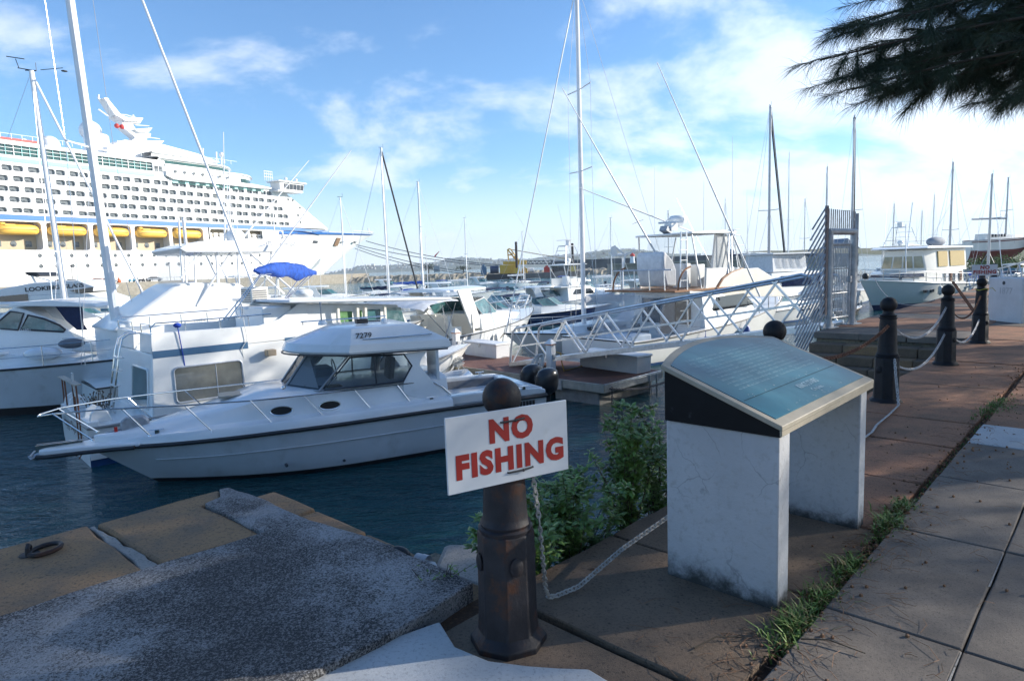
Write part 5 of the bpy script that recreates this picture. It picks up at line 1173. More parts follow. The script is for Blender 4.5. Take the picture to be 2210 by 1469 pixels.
# lifeboats: each its own thing, hanging in its bay
lbp = None; LBL = ['far left', 'second from the left', 'middle', 'second from the right', 'rightmost']
for i, (x1, x0) in enumerate(bays):
    xc = (x0 + x1) / 2 + .3
    Wp = Vector((bt.x, bt.y, WATER)) + sh * xc + sl * 1.0 + Vector((0, 0, 16.9))
    k = 4 - i; lab = 'yellow enclosed lifeboat, %s of the five slung along the cruise ship' % LBL[k]
    if lbp is None:
        t = thing('lifeboat', lab, 'lifeboat', Wp, ship.r.rotation_euler.z, 'yellow lifeboats on the cruise ship'); lbp = t
        m = MB(); R2 = []
        for u in np.linspace(-1, 1, 15):
            e = (1 - abs(u) ** 4.5) ** .5 if abs(u) < 1 else 0.02; e = max(e, .25 if abs(u) > .99 else 0); x = u * 5.0
            R2.append([(x, 1.6 * e * math.cos(a), 1.6 + (1.45 if math.sin(a) > 0 else 1.45) * (e ** .6) * math.copysign(abs(math.sin(a)) ** .7, math.sin(a))) for a in [2 * math.pi * (q + .5) / 16 for q in range(16)]])
        m.loft(R2, closed=True); m.build('hull', lifey, t, smooth=60)
        m = MB(); m.box(-4.2, -2.9, -.7, .7, 2.8, 3.45); m.build('conning_hatch', lifey, t, bevel=.25)
        m = MB(); m.box(-4.9, 4.9, -1.66, -1.58, 1.62, 1.74); m.build('fender_strake', mat('lifeboat_dark', (.5, .25, .04), .6), t)
        m = MB(); m.box(-3.4, -1.0, -1.4, -1.2, 2.6, 3.0); m.build('window', lifey, t)
    else: t = copy_tree(lbp); t.location = Wp; t['label'] = lab
# mooring lines from the bow out to the right
for k, (u0, v0, u1, v1) in enumerate([(768, 528, 1120, 578), (770, 532, 1045, 592), (766, 536, 1000, 590), (790, 520, 1090, 573)]):
    y = 14; a = aty(u0, v0, 285); c = aty(u1, v1, 235); m = MB(); m.tube(cat_curve(a, c, 1.5, 12), .16, 5); tag(m.build('mooring_line', mat('mooring_rope', (.16, .17, .19), .8)), ('topmost', 'second', 'third', 'lowest')[(3, 1, 2, 0)[k]] + ' of the dark mooring lines running right from the cruise ship bow', 'rope', 'mooring lines off the cruise ship bow')
# things on the ship's quay
def car(P, az, L_, col, label, roof=1.4, group='cars parked on the ship quay'):
    t = thing('parked_car', label, 'car', P, math.radians(az), group)
    body = [(-L_ / 2, .25), (L_ / 2, .25), (L_ / 2, .75), (L_ * .32, .9), (L_ * .15, roof - .05), (-L_ * .25, roof), (-L_ * .42, .95), (-L_ / 2, .85)]
    m = MB(); m.prism(body, -.8, .8); m.build('body', col, t, bevel=.08)
    m = MB(); m.prism([(L_ * .27, .92), (L_ * .13, roof - .12), (-L_ * .23, roof - .08), (-L_ * .38, .95)], -.83, .83); m.build('window', gdark, t)
    for x in (-L_ * .3, L_ * .3):
        for y in (-.82, .66): m = MB(); m.lathe([(.31, y), (.31, y + .16)], (x, 0, .31), 12, axis='y'); m.build('wheel', black, t)
    return t
def onq(u, v):
    a_, c_ = ship.T(u, v, -15.0); return SHP(a_, -15.0, 3.5)
carw = mat('car_white', (.7, .7, .7), .3, coat=.5); caro = mat('car_orange', (.65, .13, .02), .3, coat=.5); cars_ = mat('car_silver', (.45, .47, .5), .3, .5); carbk = mat('car_dark', (.04, .04, .05), .3, coat=.5)
car(onq(213, 608), 35, 4.2, caro, 'orange car parked on the quay beneath the cruise ship'); car(onq(156, 605), 40, 4.3, carw, 'white car parked left of the orange car on the quay'); car(onq(333, 604), 40, 4.3, cars_, 'silver car parked right of the scooters on the quay'); car(onq(133, 607), 40, 4.2, carbk, 'dark car parked at the left end of the quay row'); car(onq(234, 606), 40, 4.2, cars_, 'grey car just behind the orange car, partly hidden')
for i, (u, v, c) in enumerate([(284, 605, mat('scooter_blue', (.03, .25, .4), .4)), (293, 605, MATS['scooter_blue']), (306, 605, carbk), (312, 605, carbk)]):
    t = thing('scooter', ['light blue scooter at the left of the scooter row on the quay', 'light blue scooter second in the row on the quay', 'black scooter third in the row on the quay', 'black scooter nearest the silver car on the quay'][i], 'scooter', onq(u, v), .8, 'scooters parked on the ship quay')
    m = MB(); m.prism([(-.8, .45), (-.7, .85), (-.1, .75), (0, .4), (.3, .4), (.5, 1.0), (.6, 1.0), (.5, .3), (-.4, .25)], -.2, .2); m.build('body', c, t, bevel=.04)
    for x in (-.6, .65): m = MB(); m.lathe([(.27, -.06), (.27, .06)], (x, 0, .27), 10, axis='y'); m.build('wheel', black, t)
    m = MB(); m.tube([(.5, -.35, 1.1), (.45, 0, 1.05), (.5, .35, 1.1)], .04, 5); m.build('handlebar', black, t)
P = onq(368, 604); lp = thing('street_lamp', 'thin dark lamp post on the quay in front of the cruise ship', 'street lamp', P); m = MB(); m.tube([(0, 0, 0), (0, 0, 5.0)], .09, 6); m.build('pole', carbk, lp); m = MB(); m.lathe([(.15, 4.9), (.3, 5.3), (.05, 5.5)], n=8); m.build('lamp', carbk, lp)
P = onq(157, 604); lp = thing('street_lamp', 'thin lamp post beside the white car on the quay', 'street lamp', P); m = MB(); m.tube([(0, 0, 0), (0, 0, 4.6)], .08, 6); m.build('pole', carbk, lp); m = MB(); m.lathe([(.15, 4.5), (.3, 4.9), (.05, 5.1)], n=8); m.build('lamp', carbk, lp)
m = MB(); P = onq(257, 610)
cn_ = thing('buoy', 'small orange buoy on the edge of the ship quay', 'buoy', P); m.lathe([(.55, 0), (.6, .4), (.2, 1.1), (.1, 1.5)], n=12); m.build('float', caro, cn_)
for i in range(46):
    x = -150 + i * 2.2; p = SHP(x, -21.6, 3.5)
    if i == 0: fr_ = thing('quay_railing', 'thin dark railing along the edge of the ship quay', 'railing', p); base_ = p
    m = MB(); q0 = p - base_; m.tube([q0, q0 + Vector((0, 0, 1.0))], .05, 4); m.build('post', carbk, fr_)
m = MB(); m.tube([Vector((0, 0, 1)), SHP(-51, -21.6, 4.5) - base_], .035, 4); m.build('rail', carbk, fr_)
# ================================================================ BOAT A: pale grey cabin boat, number 7279
A = Boat('cabin_boat', 'pale grey cabin boat with hardtop numbered 7279 and two black outboards', 'motorboat', (0.2, 16.6), 243.7)
LA = 9.55
shA = lambda x: 1.03 + .02 * math.sin(x * .6) - .12 * max(0, (x - 6) / 3.55) ** 1.3
pfA = hull(A, LA, 2.95, shA, rake=1.15, tr=.90, k=2.5, flare=.22, chine=.30, mats=[hullg, bootk, bootk], cock=2.45, deck=False, rub=black, rubr=.045, boot_h=.09, full=.45)
m = MB()
for zf in (.62,):   # spray knuckle line along the side
    for sg in (1, -1): m.tube([(x - 1.15 * max(0, (x / LA - .45) / .55) ** 1.6 * (1 - zf), sg * (pfA(x) * (1 - .22 * (.35 + .65 * max(0, (x / LA - .45) / .55) ** 1.6) * .42) + .0), shA(x) * zf) for x in np.linspace(.1, 8.7, 24)], .012, 4)
A.A(m, 'spray_knuckle', hullg)
ztA = lambda x: shA(x) + .20 + .46 * min(1, max(0, (9.0 - x) / 2.6)) ** 1.4 if x > 5.0 else shA(x) + .66
m = MB(); R_ = []
for x in np.linspace(2.45, LA * .985, 26):
    y = pfA(x); z = shA(x); zt = ztA(x); w = min(1, y / .9); f = min(1.0, y)
    half = [(y + .005, z - .01), (y - .015, z + .10 * w + .03), (y - .05 * w, z + .155 * w + .02), (y - .20 * w, z + .17 * w + .02), (y - .27 * w, z + .20 * w + .02), (y - .36 * w, zt - .06 * w), (y - .46 * w, zt), (y * .3, zt + .05 * w)]
    half = [(max(.004, a), b) for a, b in half]
    R_.append([(x, a, b) for a, b in half] + [(x, 0, zt + .065 * w)] + [(x, -a, b) for a, b in reversed(half)])
m.loft(R_, cap=False); A.A(m, 'deck', gelf, smooth=32)
m = MB(); m.slab([(8.6, .62), (9.1, .42), (9.6, .27), (10.2, .19), (10.3, .12), (10.3, -.12), (10.2, -.19), (9.6, -.27), (9.1, -.42), (8.6, -.62)], .865, .98); A.A(m, 'bow_pulpit', gelf, bevel=.03)
m = MB(); m.tube([(8.7, .62, .90), (9.1, .44, .88), (9.6, .285, .86), (10.2, .205, .85), (10.33, .12, .85), (10.33, -.12, .85), (10.2, -.205, .85), (9.6, -.285, .86), (9.1, -.44, .88)], .042, 6); A.A(m, 'rub_rail', black)
# cockpit coamings inboard of the gunwale
m = MB()
for sg in (1, -1): m.prism([(0.0, 1.03), (2.46, 1.04), (2.46, 1.26), (1.9, 1.27), (.2, 1.20), (0, 1.14)], sg * 1.30, sg * 1.08)
A.A(m, 'coaming', gelf, bevel=.03)
m = MB(); m.box(0.0, .30, -1.15, 1.15, .9, 1.17); A.A(m, 'transom_top', gelf, bevel=.03)
m = MB(); m.box(.35, 2.2, -1.05, -.55, .25, .95); m.box(.30, .75, -.5, .9, .25, .8); A.A(m, 'bench', gelf, bevel=.03)
m = MB(); m.box(.3, 2.3, -1.08, -1.02, .93, 1.15); A.A(m, 'bolster', greyi, bevel=.02)
# house: side panels with the glass between
ysd = lambda x, z: 1.16 - .10 * (z - 1.6) / .7
pil = [A.T(u, v, 1.12) for u, v in ((873, 764), (924, 758), (911, 775), (906, 788), (930, 819), (954, 853), (952, 868), (868, 850), (870, 823), (889, 788))]
for sg in (1, -1):
    m = MB(); m.prism(pil, lambda x, z: sg * ysd(x, z), lambda x, z: sg * (ysd(x, z) - .06)); A.A(m, 'cabin_side', gelf, bevel=.008)
for y0, y1 in ((-1.1, -.25), (.45, 1.1)): m = MB(); m.box(2.62, 2.68, y0, y1, 1.1, 2.3); A.A(m, 'cabin_bulkhead', gelf)
sw = [A.T(u, v, 1.12) for u, v in ((699, 841), (812, 829), (870, 822), (889, 789), (873, 765), (808, 768), (756, 772))]
alk = mat('window_frame_dark', (.045, .05, .06), .35, .4, var=.1)
for sg in (1, -1):
    m = MB(); m.prism(sw, lambda x, z: sg * ysd(x, z), lambda x, z: sg * (ysd(x, z) - .008)); o = A.A(m, 'side_window', gsmoke, smooth=0)
    m = MB(); m.tube([(x, sg * (ysd(x, z)), z) for x, z in sw], .022, 5, closed=True); m.tube([(sw[1][0], sg * ysd(*sw[1]), sw[1][1]), (sw[5][0], sg * ysd(*sw[5]), sw[5][1])], .018, 5); m.build('frame', alk, o)
cN, tN = (5.27, 1.10, 1.68), (4.62, 1.02, 2.33); cM, tM = (5.83, .36, 1.73), (5.32, .34, 2.40)
def mir(p): return (p[0], -p[1], p[2])
panes = [(cN, cM, tM, tN), (cM, mir(cM), mir(tM), tM), (mir(cM), mir(cN), mir(tN), mir(tM)), ]
for p in panes:
    m = MB(); q = [Vector(a) for a in p]; nrm = (q[1] - q[0]).cross(q[3] - q[0]).normalized() * .008; m.add([tuple(a) for a in q] + [tuple(a - nrm) for a in q], [(0, 1, 2, 3), (7, 6, 5, 4), (0, 4, 5, 1), (1, 5, 6, 2), (2, 6, 7, 3), (3, 7, 4, 0)]); o = A.A(m, 'windshield', gsmoke, smooth=0)
    m = MB(); m.tube([tuple(a) for a in q], .026, 6, closed=True); m.build('frame', galb, o)
for (a, b_) in (((5.5, .75, 1.74), (5.25, .55, 2.15)), ((5.85, -.1, 1.77), (5.65, .25, 2.1))):
    m = MB(); m.tube([a, b_], .012, 5); m.tube([(b_[0] + .08, b_[1] + .02, b_[2] - .1), (b_[0] - .09, b_[1] - .02, b_[2] + .13)], .009, 4); A.A(m, 'wiper', black)
m = MB(); m.slab([(2.6, 1.08), (5.25, 1.08), (5.8, .35), (5.8, -.35), (5.25, -1.08), (2.6, -1.08)], 1.48, 1.52); A.A(m, 'cabin_sole', dark)
m = MB(); m.slab([(4.75, 1.0), (5.2, 1.0), (5.7, .33), (5.7, -.33), (5.2, -1.0), (4.75, -1.0)], 1.52, 1.72); m.box(4.7, 5.1, -.95, -.3, 1.7, 1.95); A.A(m, 'dashboard', dark, bevel=.03)
for x, y in ((3.9, -.6), (3.9, .6)):
    m = MB(); m.box(x - .25, x + .25, y - .25, y + .25, 1.5, 1.72); m.prism([(x - .3, 1.65), (x - .18, 1.7), (x - .26, 2.2), (x - .38, 2.2)], y - .24, y + .24); A.A(m, 'seat', greyi, bevel=.05)
m = MB(); m.tube([(4.62 + .05 * math.sin(a) * .5, -.6 + .19 * math.cos(a), 1.9 + .19 * math.sin(a)) for a in np.linspace(0, 6.28, 17)[:-1]], .014, 5, closed=True); A.A(m, 'steering_wheel', black)
# hardtop
def outl(k, dx=0.0, back=2.35, yb=1.12, top=0.0):
    f = []
    for a in np.linspace(0, 1, 13):
        y = (1 - a * 2) * 1.19 * k; fx = 4.62 + 1.17 * (1 - abs(1 - 2 * a) ** 2.3) * (1 - top); f.append((3.9 + (fx - 3.9) * k + dx, y))
    return [(back, yb * k)] + f + [(back, -yb * k)]
m = MB(); R_ = []
for (z, k, dx, bk, kk, tp) in ((2.34, .93, -.05, 2.55, .95, 0), (2.35, 1.0, -.02, 2.44, 1, 0), (2.40, 1.015, .0, 2.30, 1, 0), (2.56, 1.0, -.03, 2.36, 1, .02), (2.90, .80, .02, 3.05, 1.06, .62), (2.925, .76, .0, 3.15, 1.06, .66), (2.94, .4, -.2, 3.4, 1.0, .7)):
    ring = [(x, y, z + (.0 if z > 2.6 else (.12 * max(0, (x - 3.5) / 2.4)) - .03)) for x, y in outl(k, dx, bk, 1.12 * kk, tp)]; R_.append(ring)
m.loft(R_, cap=True, closed=True); A.A(m, 'hardtop', gelf, bevel=.012, smooth=24)
m = MB(); m.tube([(x, y, 2.36 + .10 * max(0, (x - 3.5) / 2.4) - .04) for x, y in outl(1.0, .03, 2.4)], .02, 5); A.A(m, 'drip_trim', alk)
m = MB(); m.tube([A_ for A_ in [(4.3, 1.125, 2.68), (2.75, 1.10, 2.68)]], .012, 6); 
for x in (4.3, 3.5, 2.8): m.tube([(x, 1.12, 2.68), (x, 1.03, 2.66)], .01, 5)
A.A(m, 'grab_rail', steel)
nb = mat('number_black', (.03, .03, .035), .5)
text(None, '7279', .175, nb, A.r, (4.28, 1.085, 2.755), (math.radians(56), 0, math.radians(180)), 'registration_number', extrude=.002, shear=.15, off=.003)
for (x, y, r_) in ((4.9, -.1, .1), (3.9, -.3, .08), (3.6, .3, .07)):
    m = MB(); m.lathe([(r_, 2.95), (r_, 3.0), (r_ * .6, 3.04)], (x, y, 0), 12); A.A(m, 'roof_fitting', gelf)
m = MB(); m.tube([(5.3, -.55, 3.02), (3.3, -.65, 3.02)], .016, 6)
for x in (5.25, 4.3, 3.35): m.tube([(x, -.6, 2.94), (x, -.6, 3.02)], .012, 5)
A.A(m, 'roof_rail', steel)
m = MB(); m.tube([(4.9, -.2, 2.95), (4.9, -.2, 3.42)], .016, 6); m.sph((4.9, -.2, 3.44), .03, 8); A.A(m, 'light_mast', galb)
m = MB(); m.box(4.0, 4.25, .25, .42, 2.96, 3.06); m.tube([(4.1, .3, 3.0), (3.7, .35, 2.99)], .014, 5); A.A(m, 'searchlight', black)
for (u, v) in ((608, 887), (711, 873)):
    x, z = A.T(u, v, pfA(5.6) - .31); m = MB()
    vs = []
    for a in np.linspace(0, 2 * math.pi, 25)[:-1]: vs.append((x + .21 * math.cos(a), z + .085 * math.sin(a)))
    for sg in (1, -1):
        yb_ = lambda X_, Z_: sg * (pfA(X_) - .27 - .09 * (Z_ - shA(X_) - .2) / .40 + .012)
        m = MB(); m.prism(vs, yb_, lambda X_, Z_: yb_(X_, Z_) - sg * .03); o = A.A(m, 'porthole', mat('porthole_smoked', (.012, .011, .011), .25, spec=.25), smooth=0)
        m = MB(); m.tube([(X_, yb_(X_, Z_), Z_) for X_, Z_ in vs], .014, 6, closed=True); m.build('rim', steel, o)
m = MB(); m.slab(rrect(6.55, 7.15, -.28, .28, .08), 1.60, 1.645); A.A(m, 'deck_hatch', mat('hatch_tan', (.30, .27, .22), .35, var=.1), bevel=.012)
# bow rails: traced points at their real half breadth
top = [(930, 822, 1.12), (857, 830, 1.16), (765, 841, 1.2), (658, 853, 1.2), (550, 864, 1.16), (395, 875, .95), (229, 883, .6), (120, 892, .30), (82, 898, .10)]
P_ = [(A.T(u, v, y)[0], y, A.T(u, v, y)[1]) for u, v, y in top]
P0 = [(A.T(974, 865, 1.2)[0], 1.2, 1.27), (A.T(955, 835, 1.18)[0], 1.18, A.T(955, 835, 1.18)[1])]
m = MB(); m.tube(P0 + P_ + [mir(p) for p in reversed(P0 + P_)], .017, 7); A.A(m, 'bow_rail', steel)
st_ = [((889, 872), (857, 830), 1.24, 1.16), ((802, 884), (765, 841), 1.28, 1.2), ((699, 898), (655, 853), 1.3, 1.2), ((588, 913), (540, 864), 1.25, 1.16), ((458, 930), (398, 875), 1.05, .95), ((323, 939), (263, 882), .75, .66), ((200, 949), (112, 892), .38, .28)]
for (b_, t_2, yb, yt) in st_:
    xb, zb = A.T(*b_, yb); xt, zt2 = A.T(*t_2, yt)
    for sg in (1, -1): m = MB(); m.tube([(xb, sg * yb, zb), (xt, sg * yt, zt2)], .014, 6); m.lathe([(.035, 0), (.03, .015)], (xb, sg * yb, zb - .01), 8); A.A(m, 'stanchion', steel)
# anchor, roller, windlass, chain
an = MB(); an.beam((9.7, 0, 1.03), (10.3, 0, .95), .05, .07); an.add([(10.15, 0, .95), (10.42, .18, .83), (10.5, 0, .87), (10.42, -.18, .83), (10.34, 0, .76)], [(0, 1, 2), (0, 2, 3), (1, 4, 2), (2, 4, 3), (0, 4, 1), (0, 3, 4)]); an.tube([(10.42, -.22, .9), (10.42, .22, .9)], .018, 6); A.A(an, 'anchor', galv)
m = MB(); m.box(9.6, 10.35, -.07, -.05, .98, 1.06); m.box(9.6, 10.35, .05, .07, .98, 1.06); A.A(m, 'anchor_roller', steel)
m = MB(); m.prism([(8.45, 1.12), (8.95, 1.10), (8.95, 1.32), (8.85, 1.40), (8.55, 1.40), (8.45, 1.3)], -.09, .09); A.A(m, 'windlass', galb, bevel=.03)
m = MB(); m.tube([(8.95, 0, 1.17), (9.5, 0, 1.06), (10.0, 0, .98)], .018, 5); A.A(m, 'anchor_chain', galv)
m = MB(); m.box(9.0, 9.06, .06, .08, 1.08, 1.24); m.box(8.9, 9.16, .0, .03, 1.08, 1.12); A.A(m, 'red_tag', red, bevel=.01)
for x, y in ((2.9, 1.28), (.6, 1.3), (8.3, .55)):
    for sg in (1, -1): m = MB(); z = shA(x) + .19; m.tube([(x - .13, sg * y, z + .05), (x + .13, sg * y, z + .05)], .013, 6); m.box(x - .04, x + .04, sg * y - .015, sg * y + .015, z - .03, z + .04); A.A(m, 'cleat', steel)
for (u, v) in ((736, 964), (742, 992), (618, 1003)): x, z = A.T(u, v, 1.3); m = MB(); m.lathe([(.03, 1.25), (.03, 1.36)], (x, 0, z), 8, axis='y'); A.A(m, 'drain_fitting', dark)
m = MB(); m.sph((5.95, .95, 1.80), .05, 10); A.A(m, 'horn', steel)
text(None, 'Proline', .13, nb, A.r, (1.55, pfA(1.5) + .012, .88), (math.radians(90), 0, math.radians(180)), 'hull_name', extrude=.001, shear=.4) if False else None
m = MB()
for k in range(7): m.box(.35 + k * .085, .41 + k * .085, pfA(.5) + .002, pfA(.5) + .010, .82, .93)
A.A(m, 'hull_lettering', nb)['kind'] = 'stuff'
# outboards
for y in (.42, -.42):
    ob = MB(); R_ = []
    for (z, l, w, dx) in ((.82, .14, .13, 0), (.90, .26, .19, 0), (1.05, .31, .21, 0), (1.28, .30, .20, -.02), (1.42, .24, .17, -.05), (1.48, .12, .10, -.06)):
        R_.append([(-.50 + dx + l * math.cos(a) * (1 if math.cos(a) > 0 else 1.15), y + w * math.sin(a), z) for a in [2 * math.pi * q / 16 for q in range(16)]])
    ob.loft(R_, closed=True); o = A.A(ob, 'outboard_motor', blackp, smooth=50)
    for k in range(5): m = MB(); m.tube([(-.50 + .31 * math.cos(a), y + .205 * math.sin(a), 1.30 - k * .03) for a in np.linspace(-.9, .9, 7)], .006, 4); m.build('vent_rib', black, o)
    m = MB(); m.prism([(-.42, .85), (-.62, .85), (-.58, .1), (-.72, -.35), (-.35, -.35), (-.40, .1)], y - .05, y + .05); m.box(-.35, -.02, y - .08, y + .08, .55, .82); m.build('leg', blackp, o, bevel=.02)

# ================================================================ BOAT B: white flybridge trawler with a blue stripe
lab = 'white flybridge houseboat with navy stripe, stern ladder and Happy Days on the transom'
B0 = onz(201, 1013, WATER); azB = 46.9; hB = Vector((math.sin(math.radians(azB)), math.cos(math.radians(azB)), 0)); lB = Vector((-hB.y, hB.x, 0)); HB = 1.7
B = Boat('flybridge_trawler', lab, 'motorboat', (B0.x + lB.x * HB, B0.y + lB.y * HB), azB)
TB = lambda pts, y=-HB: [B.T(u, v, y) for u, v in pts]
shB = lambda x: .93 + .45 * (x / 12.0) ** 2
pfB = hull(B, 12.2, 2 * HB, shB, rake=1.3, tr=.97, k=2.6, flare=.12, chine=.25, mats=[gel, boot, boot], boot_h=.30, rub=mat('rub_grey', (.3, .3, .3), .6), cock=None, full=.5)
m = MB(); m.prism([(0, .9), (.0, 1.04), (.22, 1.04), (.22, .9)], -HB * .96, HB * .96); A_ = B.A(m, 'transom_rail', gel, bevel=.02)
m = MB()
for y in (-1.5, -.9, .9, 1.5): m = MB(); m.prism([(.05, 1.0), (.5, .98), (.42, 1.22), (.25, 1.32), (.1, 1.22)], y - .05, y + .05); B.A(m, 'deck_bracket', gel, bevel=.02)
text(None, 'Happy Days', .33, nb, B.r, (-.03, .42, .70), (math.radians(90), 0, math.radians(-90)), 'transom_name', extrude=.002, shear=.35, sx=.95)
# lower house: aft wall at x=1.25
def hw(x, z): return HB - .04 - .05 * (z - .9)
side = TB([(336, 720), (565, 706), (600, 690), (650, 652), (940, 655), (880, 705), (885, 760)]) 
prof = [(1.28, .9), (1.42, 2.86)] + [(3.96, 2.82), (4.5, 2.95), (5.1, 3.33), (8.35, 3.12), (8.6, 2.3), (9.2, 1.2)]
m = MB(); m.prism(prof, lambda x, z: -hw(x, z), lambda x, z: hw(x, z)); hs = B.A(m, 'house', gel, bevel=.03)
# the flybridge well is cut as a darker sunken deck inside low coamings: build coaming walls and the deck instead
D.meshes.remove(hs.data)
m = MB(); m.prism([(1.28, .9), (1.40, 2.38), (8.6, 2.38), (9.2, 1.2), (9.3, .95)], lambda x, z: -hw(x, z), lambda x, z: hw(x, z)); B.A(m, 'house', gel, bevel=.03)
for sg in (-1, 1):
    m = MB(); m.prism([(1.40, 2.385), (1.44, 2.86), (3.96, 2.82), (4.5, 2.95), (5.1, 3.33), (5.3, 3.33), (5.3, 2.385)], lambda x, z: sg * hw(x, z), lambda x, z: sg * (hw(x, z) - .09)); B.A(m, 'flybridge_coaming', gel, bevel=.02)
for (y0, y1) in ((-hw(0, 2.6), -.62), (.0, hw(0, 2.6))):
    m = MB(); m.prism([(1.39, 2.385), (1.42, 2.84), (1.52, 2.84), (1.5, 2.385)], y0, y1); B.A(m, 'aft_coaming', gel, bevel=.02)
m = MB(); m.prism([(5.1, 2.385), (5.1, 3.30), (8.2, 3.08), (8.6, 2.385)], lambda x, z: -hw(x, z) + .02, lambda x, z: hw(x, z) - .02); B.A(m, 'pilothouse', gel, bevel=.03)
m = MB(); pts = TB([(648, 653), (650, 642), (955, 644), (955, 653)], -HB - .25); pts = [(4.6, 3.36), (4.6, 3.44), (9.9, 3.22), (9.95, 3.15), (9.8, 3.13)]; m.prism(pts, -HB - .28, HB + .28); B.A(m, 'roof', gelf, bevel=.03)
for pts, mt in (([(735, 672), (765, 672), (765, 700), (735, 700)], gcurt), ([(778, 670), (786, 670), (786, 700), (778, 700)], gcurt), ([(792, 668), (826, 667), (826, 702), (792, 703)], gteal), ([(838, 664), (870, 663), (880, 702), (838, 703)], gteal)):
    P = TB(pts); o = pane(B, P, lambda x, z: hw(x, z), mt, frame=None, both=True); 
for u in (730, 772, 789, 831): x, z = B.T(u, 668, -HB); m = MB(); m.box(x - .035, x + .035, -HB - .02, -HB + .05, 2.45, 3.12); B.A(m, 'window_post', gelw)
x0, z0 = TB([(335, 765)])[0]
for sg in (-1, 1):
    for (xa, xb) in ((1.42, 3.62), (4.6, 5.6)):
        m = MB(); m.prism([(xa, 2.27), (xb, 2.27), (xb, 2.44), (xa, 2.44)], lambda x, z: sg * (hw(x, z) + .006), lambda x, z: sg * (hw(x, z) - .02)); B.A(m, 'blue_stripe', blues)
m = MB()
win = rrect(1.82, 3.42, 1.16, 2.0, .1, 3)
for sg in (-1, 1):
    m = MB(); m.prism(win, lambda x, z: sg * (hw(x, z) + .004), lambda x, z: sg * (hw(x, z) + .012)); o = B.A(m, 'window', mat('house_glass', (.17, .175, .155), .03, var=.2, spec=.8, coat=.6), smooth=0); m = MB(); m.tube([(x, sg * (hw(x, z) + .012), z) for x, z in win], .026, 6, closed=True); m.tube([(2.78, sg * (hw(2.7, 1.2) + .012), 1.18), (2.78, sg * (hw(2.7, 2) + .012), 1.98)], .012, 4); m.build('frame', alud, o)
m = MB(); P = rrect(-1.35, .05, 1.05, 2.0, .1, 3); m.prism([(y, z) for y, z in P], 0, .012)
for i, (x, y, z) in enumerate(m.v): m.v[i] = (1.28 + .12 * (z - .9) / 1.5 - .008 - y, x, z)
o = B.A(m, 'aft_window', gteal, smooth=0); m = MB(); m.tube([(1.28 + .12 * (z - .9) / 1.5 - .02, y, z) for y, z in P], .025, 5, closed=True); m.build('frame', gel, o)
# ladder
m = MB()
for y in (-.62, -.22): m.tube([(.75, y, .95), (.70, y, 1.05), (.95, y, 2.4), (1.05, y, 2.72), (1.2, y, 2.82), (1.45, y, 2.82)], .02, 6)
m.build('ladder', steel, B.r)
for z in (1.25, 1.6, 1.95, 2.25): m = MB(); x = .72 + .25 * (z - 1.05) / 1.35; m.box(x - .05, x + .1, -.64, -.2, z, z + .03); B.A(m, 'ladder_step', gel)
# flybridge rails
def prail(P, r=.016): m = MB(); m.tube(P, r, 6); B.A(m, 'rail', steel)
yv = -hw(0, 2.8) + .04
prail([(1.46, yv, 2.5), (1.44, yv, 2.98), (1.55, yv, 3.08), (2.2, yv, 3.08), (4.3, yv, 3.10)]); prail([(1.46, -yv, 2.5), (1.44, -yv, 3.0), (1.55, -yv, 3.12), (4.3, -yv, 3.15)]); prail([(1.46, -1.5, 2.8), (1.44, -1.5, 3.05), (1.44, -.7, 3.05), (1.46, -.7, 2.8)]); prail([(1.46, .1, 2.8), (1.44, .1, 3.05), (1.44, 1.5, 3.05), (1.46, 1.5, 2.8)])
for x in (2.2, 3.0, 3.7):
    for sg in (1, -1): m = MB(); m.tube([(x, sg * yv, 2.8), (x, sg * yv, 3.09)], .013, 5); B.A(m, 'stanchion', steel)
m = MB(); m.box(4.1, 4.9, -1.45, -.55, 2.4, 3.28); B.A(m, 'helm_console', gel, bevel=.04)
m = MB(); m.tube([(4.02, -.1 + .24 * math.cos(a), 3.2 + .24 * math.sin(a)) for a in np.linspace(0, 6.28, 19)[:-1]], .014, 5, closed=True)
for k in range(3): a = k * 2.1; m.tube([(4.05, -.1, 3.2), (4.02, -.1 + .24 * math.cos(a), 3.2 + .24 * math.sin(a))], .012, 4)
B.A(m, 'steering_wheel', steel)
m = MB(); m.box(4.15, 4.7, -.5, .6, 2.4, 3.25); B.A(m, 'helm_pod', gel, bevel=.05)
ac = MB(); ac.box(4.5, 5.0, .2, .95, 3.3, 3.78); ac = B.A(ac, 'air_conditioner', gelw, bevel=.03)
for k in range(7): m = MB(); m.box(4.485, 4.497, .25, .9, 3.36 + k * .055, 3.385 + k * .055); m.build('grille_slat', greyi, ac)
for k in range(6): m = MB(); m.box(4.55, 4.95, .185, .197, 3.36 + k * .06, 3.385 + k * .06); m.build('grille_slat', greyi, ac)
